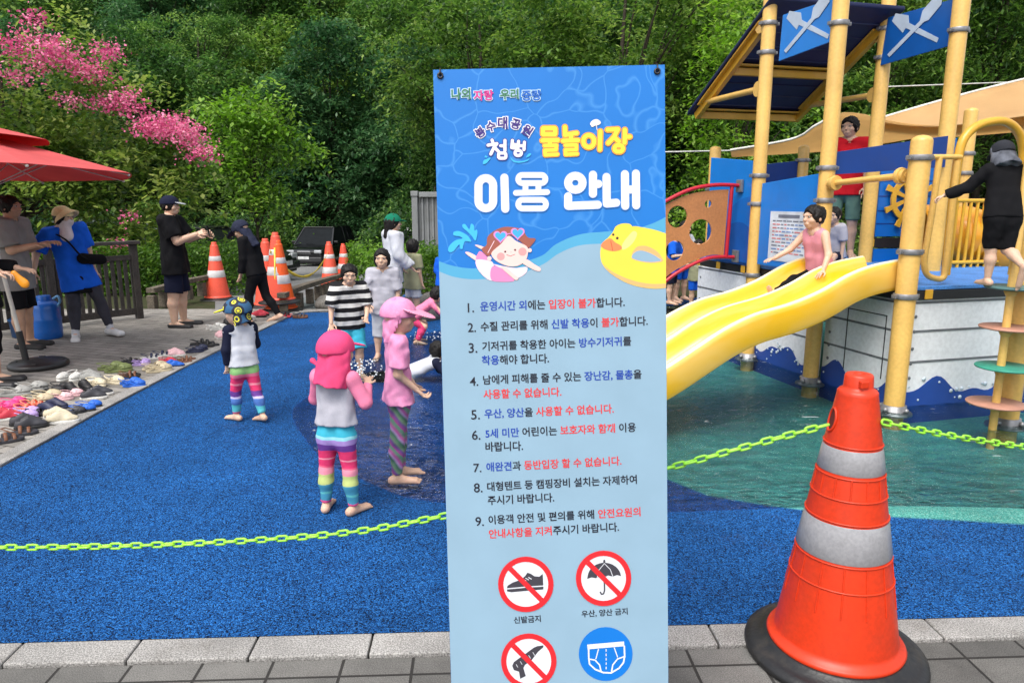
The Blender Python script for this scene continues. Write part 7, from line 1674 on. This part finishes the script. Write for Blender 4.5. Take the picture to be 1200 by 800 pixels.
b.add(vs, [(2 * i, 2 * i + 1, 2 * i + 3, 2 * i + 2) for i in range(24)], 0, True)
c0_ = Vector(q) + Vector((.10, -.13, 0)); b.tube([c0_ + eZ * .95, c0_ + eZ * .62 - Vector((0, .05, 0)), c0_ + eZ * .3 - Vector((.01, .09, 0)), c0_ + Vector((.03, -.14, .05))], .012, 6, sq=.3)
o = b.build('tape_band', tape_, tp_); md = o.modifiers.new('film', 'SOLIDIFY'); md.thickness = .002
# ------------------------------------------------------------------ rocks and container behind
ROCK = mat('rock', (.16, .15, .135), .9, col2=(.09, .085, .075), scale=5, bump=.8, bscale=22, fine=.35, fscale=60, dirt=.35)
rock_l = ['long flat grey rock beside the curved rail end', 'low grey rock behind the girl in pale grey', 'big rounded rock in front of the darker hedge', 'grey rock tucked against the banner edge', 'small rock between the barefoot child and hedge', 'flat grey rock edging the back of the blue floor']
for i, (x, y, w_, d_, h_) in enumerate(((388, 360, .55, .4, .26), (441, 362, .5, .4, .3), (497, 372, .62, .5, .5), (524, 368, .6, .5, .45), (470, 364, .4, .35, .25), (415, 365, .5, .3, .2))):
    r_ = np.random.default_rng(70 + i); P = [ell(r_.normal(0, .18, 3) * np.array((w_, d_, h_ * .5)), np.array((w_, d_, h_)) * r_.uniform(.32, .5, 3), .05) for _ in range(6)]
    g = G(x, y); t = thing('rock', rock_l[i], 'rock', (g.x, g.y, h_ * .16), r_.uniform(0, 6)); link('rock_body', np_mesh(*sdf_mesh(P, .025, noise=.012, nscale=1.2, seed=i), ROCK), t)
CON = mat('container grey', (.22, .23, .235), .55, .3, var=.08, scale=2, dirt=.25)
cx0, cx1 = atY(489, 290, 17.5), atY(489 + 170, 290, 17.5); zt = atY(489, 228, 17.5).z; zb = terr(-2, 17.5) + .12
con = thing('shipping_container', 'grey corrugated steel container behind the banner', 'container', (cx0.x + 1.6, 17.5 + 1.2, zb))
b = MB(); n_ = 26; L_ = 3.2
prof = []
for i in range(n_):
    x = L_ * i / n_
    prof += [(x, 0), (x + L_ / n_ * .35, 0), (x + L_ / n_ * .5, .05), (x + L_ / n_ * .85, .05)]
vs = [(cx0.x + x, 17.5 + y, z) for x, y in prof for z in (zb, zt)]; b.add(vs, [(2 * i, 2 * i + 2, 2 * i + 3, 2 * i + 1) for i in range(len(prof) - 1)])
prof2 = [(17.5 + 2.4 * i / 19, (0, 0, .05, .05)[i % 4]) for i in range(20)]
vs = [(cx0.x - .0 + d, y, z) for y, d in prof2 for z in (zb, zt)]; b.add(vs, [(2 * i, 2 * i + 1, 2 * i + 3, 2 * i + 2) for i in range(19)])
b.box((cx0.x + L_ / 2, 18.75, (zb + zt) / 2), (L_ - .15, 2.2, zt - zb - .05)); b.build('corrugated_shell', CON, con)
b = MB()
for x in (cx0.x - .03, cx0.x + L_): b.box((x, 17.48, (zb + zt) / 2), (.14, .14, zt - zb + .06))
b.build('corner_posts', CON, con, bev=.008)
for z in (zb + .05, zt): MB().box((cx0.x + L_ / 2, 17.47, z), (L_ - .16, .11, .12)).build('frame_rail', CON, con, bev=.008)
for x in (cx0.x - .03,):
    for z in (zb + .02, zt + .02): MB().box((x, 17.47, z), (.17, .17, .12)).build('corner_casting', CON, con, bev=.01)
# ------------------------------------------------------------------ cars
GLS = mat('car glass', (.010, .012, .014), .35, spec=.06); TYR = mat('tyre', (.015, .015, .016), .8); RIM = mat('alloy', (.35, .35, .36), .3, .8); CHR = mat('chrome', (.55, .55, .56), .15, 1.0); HEADL = mat('headlight glass', (.5, .52, .54), .1, .3); TAILR = mat('tail light', (.45, .015, .012), .2); PLATE = mat('plate white', (.62, .63, .62), .4)
def car(name, label, loc, rz, paint_c, L=4.4, Wd=1.85, Hc=1.65, suv=True, rough=.2, metal=.3):
    """body lofted from cross-sections; +Y is the nose"""
    t = thing(name, label, 'car', loc, rz); pm_ = mat('car paint ' + name + str(paint_c), paint_c, rough, metal, var=.03, coat=.6)
    hb_ = .30; bel = Hc * (.58 if suv else .62)
    # stations along the length: (y, half-width low, half-width belt, hood/belt height)
    st = [(-L / 2, .82, .80, bel * .93), (-L / 2 + .12, .96, .94, bel), (-L * .25, 1, .98, bel), (0, 1, .98, bel), (L * .2, 1, .97, bel * .98), (L * .27, 1, .95, bel * .95), (L * .42, .98, .9, bel * .88), (L / 2 - .08, .92, .82, bel * .8), (L / 2, .8, .74, bel * .72)]
    vs, fs = [], []; ring_ = []
    for y, wl, wb, zh in st:
        w1, w2 = Wd / 2 * wl, Wd / 2 * wb
        ring_.append([(-w1 * .93, y, hb_ - .06), (-w1, y, hb_ + .06), (-w1 * 1.01, y, zh * .62), (-w2, y, zh * .95), (-w2 * .9, y, zh), (0, y, zh * 1.02), (w2 * .9, y, zh), (w2, y, zh * .95), (w1 * 1.01, y, zh * .62), (w1, y, hb_ + .06), (w1 * .93, y, hb_ - .06)])
    n_ = 11
    for r_ in ring_: vs += r_
    for i in range(len(ring_) - 1):
        for k in range(n_): j = (k + 1) % n_; fs.append((i * n_ + k, i * n_ + j, (i + 1) * n_ + j, (i + 1) * n_ + k))
    b = MB(); b.add(vs, fs, 0, True); b.add(ring_[0], [tuple(range(n_))]); b.add(ring_[-1], [tuple(range(n_))[::-1]])
    b.build('car_body', pm_, t, space='local')
    # cabin
    y0, y1, y2, y3 = -L / 2 + .1, -L / 2 + (.35 if suv else .8), L * .06, L * .25; wb, wt = Wd * .47, Wd * .37
    cab = [[(-wb, y0, bel), (wb, y0, bel), (wt, y1, Hc), (-wt, y1, Hc)], [(-wb, y3, bel * .97), (wb, y3, bel * .97), (wt, y2, Hc * .985), (-wt, y2, Hc * .985)]]
    A_, B_2 = cab; b = MB(); b.add(A_ + B_2, [(0, 1, 2, 3)[::-1], (4, 5, 6, 7), (0, 3, 7, 4)[::-1], (1, 5, 6, 2)]); b.build('glass_house', GLS, t, bev=.03, space='local')
    b = MB(); b.add([(x * 1.02, y, z + dz) for dz in (0, .05) for x, y, z in ((-wt, y1 - .04, Hc - .01), (wt, y1 - .04, Hc - .01), (wt, y2 + .05, Hc * .985 - .01), (-wt, y2 + .05, Hc * .985 - .01))], [(0, 3, 2, 1), (4, 5, 6, 7), (0, 1, 5, 4), (1, 2, 6, 5), (2, 3, 7, 6), (3, 0, 4, 7)]); b.build('roof', pm_, t, bev=.03, space='local')
    b = MB()
    for sx in (-1, 1):
        b.bar((sx * wb, y0, bel), (sx * wt, y1, Hc), .09, .05); b.bar((sx * wb, y3, bel * .97), (sx * wt, y2, Hc * .985), .07, .05)
        ym = (y1 + y2) / 2; b.bar((sx * wb * 1.005, ym, bel), (sx * wt * 1.01, ym, Hc), .07, .03)
        if suv: b.bar((sx * wb * 1.005, y0 + .75, bel), (sx * wt * 1.01, y1 + .6, Hc), .08, .03)
    b.build('window_frame', pm_, t, bev=.01, space='local')
    for sx in (-1, 1):
        for y in (-L * .3, L * .3):
            Mr = Matrix.Rotation(R(90) * sx, 3, 'Y'); c = (sx * Wd * .475, y, .335)
            w_ = MB().lathe([(.2, -.1), (.32, -.1), (.335, -.06), (.335, .06), (.32, .1), (.22, .105)], c, 28, Mr, cap=False).build('wheel', TYR, t, space='local')
            b = MB().lathe([(.22, .10), (.2, .085), (.06, .09), (0, .095)], c, 28, Mr, cap=False)
            for k in range(5): a = 2 * math.pi * k / 5; b.bar(Vector(c) + Mr @ Vector((.04 * math.cos(a), .04 * math.sin(a), .10)), Vector(c) + Mr @ Vector((.215 * math.cos(a), .215 * math.sin(a), .10)), .05, .02)
            b.build('rim', RIM, w_, space='local')
        MB().box((sx * Wd * .53, y3 - .25, bel + .08), (.2, .1, .13)).build('wing_mirror', pm_, t, bev=.03, space='local')
        MB().box((sx * Wd * .33, L / 2 - .05, bel * .74), (.34, .12, .14)).build('headlight', HEADL, t, bev=.03, space='local')
        MB().box((sx * Wd * .40, -L / 2 + .02, bel * .8), (.2, .1, .22)).build('tail_light', TAILR, t, bev=.02, space='local')
    b = MB().box((0, L / 2 - .0, bel * .7), (.62, .06, .14)); g_ = b.build('grille', CHR, t, bev=.015, space='local')
    b = MB()
    for k in range(4): b.box((0, L / 2 + .032, bel * .7 - .05 + k * .033), (.56, .006, .012))
    b.build('grille_slots', GLS, g_, space='local')
    MB().box((0, L / 2 + .02, .42), (Wd * .86, .12, .22)).build('front_bumper', mat('bumper dark', (.03, .03, .032), .5) if suv else pm_, t, bev=.04, space='local')
    MB().box((0, L / 2 + .085, .5), (.5, .012, .12)).build('number_plate', PLATE, t, bev=.003, space='local'); MB().box((0, -L / 2 - .02, .45), (Wd * .86, .12, .25)).build('rear_bumper', pm_, t, bev=.04, space='local')
    for sx in (-1, 1): MB().tube(spline([(sx * .1, y3 + .05, bel * .985), (sx * .1 + .3, y3 - .1, bel * 1.05)], 3), .008, 6).build('wiper', GLS, t, space='local')
    return t
def road_z(y): return -.04 - (min(y, 37.6) - 10.6) * .058 + .03
sp_ = atY(366, 290, 34.5)
car('off_roader', 'black off-roader facing the pool at the end of the ramp', (sp_.x + .55, 34.2, road_z(34)), R(174), (.008, .008, .009), 4.5, 1.9, 1.78, True, .18)
sp_ = atY(353, 310, 19.6); car('parked_car', 'dark grey car parked behind the group of cones', (sp_.x - 2.65, 19.9, road_z(19.9)), R(-98), (.035, .036, .04), 4.5, 1.82, 1.46, False, .25)
sp_ = atY(290, 290, 25); car('parked_car', 'white parked car seen over the clipped hedge', (sp_.x - 1.9, 25.5, road_z(25.5)), R(-100), (.6, .6, .6), 4.5, 1.82, 1.5, False, .3, 0)
sp_ = atY(479, 280, 28); car('parked_car', 'white parked car next to the grey container', (sp_.x - .2, 29.0, road_z(29)), R(165), (.62, .62, .62), 4.3, 1.8, 1.55, False, .3, 0)
sp_ = atY(92, 276, 17); car('parked_car', 'pale car glimpsed behind the railing and the woman in blue', (sp_.x + .3, 18.4, road_z(18.4) + .05), R(-85), (.5, .52, .54), 4.4, 1.8, 1.5, False, .3, 0)
# ------------------------------------------------------------------ the shoes left along the edge of the blue floor
def sm_mat(n, c, r=.55): return mat('shoe ' + n, c, r, var=.1, scale=20, dirt=.2)
SHC = dict(black=srgb(24, 24, 27), white=srgb(212, 210, 204), cream=srgb(206, 194, 166), beige=srgb(188, 174, 144), pink=srgb(226, 60, 130), palepink=srgb(228, 184, 188), blue=srgb(24, 96, 196), navy=srgb(32, 38, 68), grey=srgb(150, 150, 146), lavender=srgb(176, 150, 206), coral=srgb(226, 122, 96), olive=srgb(112, 124, 72), red=srgb(190, 48, 66), brown=srgb(112, 70, 46), charcoal=srgb(54, 54, 60))
def shoe_proto(kind, L):
    Wd = L * .38
    def foot_outline(z, g=1.0, n=28):
        o = []
        for i in range(n):
            a = 2 * math.pi * i / n; y = math.sin(a) * L / 2; wv = Wd / 2 * (1 + .18 * math.sin(a) - .12 * math.sin(a) ** 2 * (1 if y < 0 else .2)); o.append((math.cos(a) * wv * g + .03 * L * math.sin(a), y * g, z))
        return o
    t = thing('shoe', 'x', 'shoe', (0, 0, 0))
    b = MB(); n = 28; rings = [foot_outline(0, .96), foot_outline(.004, 1), foot_outline(L * .10, 1.0), foot_outline(L * .115, .95)]
    for r_ in rings: b.v += r_
    for i in range(3):
        for k in range(n): b.f.append((i * n + k, i * n + (k + 1) % n, (i + 1) * n + (k + 1) % n, (i + 1) * n + k)); b.mi.append(0); b.sm.append(True)
    b.f.append(tuple(range(3 * n, 4 * n))); b.mi.append(0); b.sm.append(False); b.f.append(tuple(range(n))[::-1]); b.mi.append(0); b.sm.append(False)
    b.build('sole', SM_['black'], t, space='local')
    h = L / 26
    if kind == 'clog':
        P = [ell((.01 * L, L * .18, L * .13), (Wd * .50, L * .33, L * .22), .02), ell((0, -L * .25, L * .1), (Wd * .46, L * .24, L * .16), .02)]
        S_ = [ell((0, -L * .22, L * .25), (Wd * .36, L * .3, L * .2), .01), ell((.01 * L, L * .12, L * .13), (Wd * .42, L * .27, L * .16), .01)] + [cap((x * Wd, y * L, L * .2), (x * Wd, y * L, L * .5), L * .02, L * .02) for x, y in ((-.2, .3), (0, .36), (.2, .3), (-.12, .2), (.14, .2))]
        V, F = sdf_mesh(P, h, sub=S_, cuts=[((0, 0, L * .11), (0, 0, -1))]); link('upper', np_mesh(V, F, SM_['white']), t)
        MB().tube(spline([(-Wd * .48, -L * .02, L * .2), (-Wd * .44, -L * .3, L * .27), (0, -L * .5, L * .29), (Wd * .44, -L * .3, L * .27), (Wd * .48, -L * .02, L * .2)], 6), L * .028, 8, sq=.5).build('heel_strap', SM_['white'], t, space='local')
    elif kind == 'sneaker':
        P = [ell((.01 * L, L * .22, L * .12), (Wd * .46, L * .27, L * .15), .03), ell((0, -L * .2, L * .16), (Wd * .42, L * .27, L * .26), .03), cap((0, L * .15, L * .2), (0, -L * .1, L * .34), L * .12, L * .12, .03)]
        V, F = sdf_mesh(P, h, sub=[ell((0, -L * .22, L * .42), (Wd * .27, L * .19, L * .22), .01)], cuts=[((0, 0, L * .11), (0, 0, -1))], noise=.0015); link('upper', np_mesh(V, F, SM_['white']), t)
        b = MB()
        for k in range(4): y = L * (.16 - .07 * k); z = L * (.295 + .038 * k); b.tube([(-Wd * .2, y, z - L * .03), (0, y, z + L * .03), (Wd * .2, y, z - L * .03)], L * .013, 6)
        b.build('laces', SM_['white'], t, space='local')
    else:                                                               # sandal
        for y, zt_ in ((.24, .2), (.02, .27)):
            MB().tube([(Wd * .5 * math.cos(a), L * y + .0, L * .1 + (zt_ - .08) * L * math.sin(a)) for a in np.linspace(0, math.pi, 12)], L * .05, 8, sq=.32).build('strap', SM_['white'], t, space='local')
        MB().tube([(-Wd * .46, -L * .12, L * .12), (-Wd * .42, -L * .36, L * .26), (0, -L * .47, L * .28), (Wd * .42, -L * .36, L * .26), (Wd * .46, -L * .12, L * .12)], L * .035, 8, sq=.4).build('heel_strap', SM_['white'], t, space='local')
    return t
SM_ = {k: sm_mat(k, v) for k, v in SHC.items()}
pairs = [  # px, py, kind, upper, sole, size, heading, words
    (242, 406, 'sandal', 'black', 'black', .27, 60, 'chunky black sandal lying nearest the blue floor'), (262, 397, 'sneaker', 'palepink', 'white', .22, 40, 'pale pink sneaker behind the chunky black sandals'), (256, 387, 'clog', 'white', 'white', .24, 50, 'white clog behind the pale pink sneakers'),
    (184, 420, 'sandal', 'navy', 'white', .22, 75, 'navy sandal with white sole in the far shoe cluster'), (208, 417.5, 'sneaker', 'palepink', 'white', .19, 70, 'pale pink shoe at the far end of the shoe cluster'), (158, 427, 'sandal', 'black', 'black', .2, 60, 'little black sandal next to the olive slippers'),
    (196, 427, 'clog', 'red', 'red', .18, 80, 'red toddler clog behind the beige clogs'), (208, 430, 'sneaker', 'blue', 'navy', .16, 50, 'tiny blue shoe against the kerb by the beige clogs'), (216, 425, 'sandal', 'brown', 'brown', .19, 65, 'brown sandal on the kerb stones'),
    (181, 436, 'clog', 'beige', 'beige', .25, 60, 'beige clog between the olive slippers and kerb'), (133, 436, 'clog', 'olive', 'olive', .26, 70, 'olive green slipper with mesh top'), (90, 445, 'clog', 'white', 'white', .24, 200, 'white clog standing apart near the parasol base'),
    (124, 452, 'clog', 'cream', 'cream', .24, 110, 'cream clog in front of the olive slippers'), (155, 453, 'clog', 'blue', 'blue', .2, 75, 'bright blue clog alone beside the blue floor'), (68, 460, 'clog', 'black', 'black', .22, 95, 'black clog left of the mixed pile'),
    (95, 460, 'sneaker', 'black', 'black', .22, 120, 'black sneaker in the middle of the pile'), (112, 467, 'sneaker', 'charcoal', 'white', .22, 65, 'black and white sneaker before the cream clogs'), (99, 482, 'clog', 'blue', 'black', .2, 75, 'blue kids shoe with dark trim at the kerb'), (66, 482, 'sneaker', 'navy', 'navy', .21, 100, 'navy sneaker behind the cream sneakers'),
    (30, 462, 'clog', 'grey', 'grey', .27, 80, 'large grey clog by the black trousers'), (54, 471, 'clog', 'beige', 'beige', .25, 70, 'tan clog beside the grey clogs'), (9, 479, 'clog', 'pink', 'pink', .22, 75, 'hot pink clog at the picture edge'), (33, 481, 'sandal', 'coral', 'coral', .22, 85, 'coral sandal next to the hot pink clogs'), (36, 489, 'clog', 'lavender', 'lavender', .2, 70, 'lavender clog before the coral sandals'),
    (31, 502, 'sneaker', 'charcoal', 'black', .23, 60, 'charcoal sneaker in front of the lavender clogs'), (71, 495, 'sneaker', 'cream', 'white', .24, 70, 'cream leather sneaker close to the kerb'), (14, 516, 'sandal', 'brown', 'charcoal', .24, 50, 'brown strapped sandal lowest in the picture corner'),
    (50, 486, 'sandal', 'black', 'black', .2, 80, 'black sandal squeezed behind the charcoal sneakers'), (78, 468, 'clog', 'palepink', 'palepink', .2, 70, 'pale pink clog in the middle of the pile'), (108, 446, 'sneaker', 'grey', 'white', .22, 75, 'grey sneaker between the white clogs and olive slippers'), (146, 444, 'sandal', 'brown', 'black', .2, 60, 'small brown sandal before the olive slippers'),
    (172, 428, 'clog', 'lavender', 'lavender', .17, 70, 'little lavender clog in the far shoe cluster'), (228, 413, 'clog', 'navy', 'navy', .2, 60, 'navy clog just short of the chunky black sandals'), (280, 392, 'sandal', 'beige', 'brown', .22, 60, 'beige sandal behind the toddler in the patterned cap'), (8, 492, 'sneaker', 'red', 'white', .2, 60, 'red sneaker at the picture edge below the pink clogs'), (84, 489, 'clog', 'charcoal', 'black', .19, 80, 'charcoal clog between cream sneakers and blue shoes'),
    (303, 372, 'sneaker', 'red', 'black', .24, 80, 'dark red sneaker behind the child in black'), (288, 376, 'clog', 'white', 'white', .24, 60, 'white slipper behind the patterned cap'), (335, 371, 'sandal', 'black', 'red', .24, 95, 'black sandal lying at the foot of the stacked cones'), (354, 372, 'sandal', 'charcoal', 'brown', .23, 85, 'charcoal sandal out on the blue floor by the rail'), (272, 381, 'sneaker', 'black', 'black', .24, 45, 'black shoe behind the patterned cap')]
PRO = {}
def place_shoe(kind, L, up, so, loc, rz, label, flip):
    key = kind
    if key not in PRO:
        PRO[key] = shoe_proto(kind, .25); o = PRO[key]
    else: o = copy_tree(PRO[key])
    o.location = loc; o.rotation_euler = (0, 0, rz); k = L * .93 / .25; o.scale = (-k if flip else k, k, k) if False else (k, k, k); o['label'] = label; o['group'] = 'shoes left at the edge of the blue floor'
    def paint_(ob):
        for ch in ob.children:
            ch.material_slots[0].link = 'OBJECT'; ch.material_slots[0].material = SM_[so if ch.name.startswith(('sole', 'laces')) else up]; paint_(ch)
    paint_(o)
for x, y, kind, up, so, L, hd, words in pairs:
    g = G(x, y); z = .013 if x < 325 else .004
    for sgn, w_ in ((-1, 'left foot'), (1, 'right foot')):
        a = R(hd) + random.uniform(-.22, .22); d = Vector((math.cos(a), -math.sin(a), 0)) * (L * .26 * sgn); d2 = Vector((math.sin(a), math.cos(a), 0)) * random.uniform(-.05, .05)
        n_ = words.replace(' lying', '').split(' '); lab = words + (', the nearer of its pair' if (d + d2).y < 0 else ', the farther of its pair')
        place_shoe(kind, L, up, so, (g.x + d.x + d2.x, g.y + d.y + d2.y, z), -a, lab, sgn < 0)
# splashes around the running boy
r_ = np.random.default_rng(3); b = MB()
for (x, y, n_, s_) in ((424, 440, 90, .16), (412, 436, 50, .13), (500, 398, 40, .15)):
    g = G(x, y, 0)
    for k in range(n_):
        a = r_.uniform(0, 6.28); q = abs(r_.normal(0, s_)); b.ell((g.x + q * math.cos(a) * 1.5, g.y + q * math.sin(a), .0 + abs(r_.normal(0, .07)) * max(.1, 1 - q)), r_.uniform(.004, .012), n=6, m=4)
o = b.build('splash_droplets', mat('water white', (.75, .8, .82), .15, spec=.6)); tag(o, 'white water splashing around the running legs', 'splash', kind='stuff')
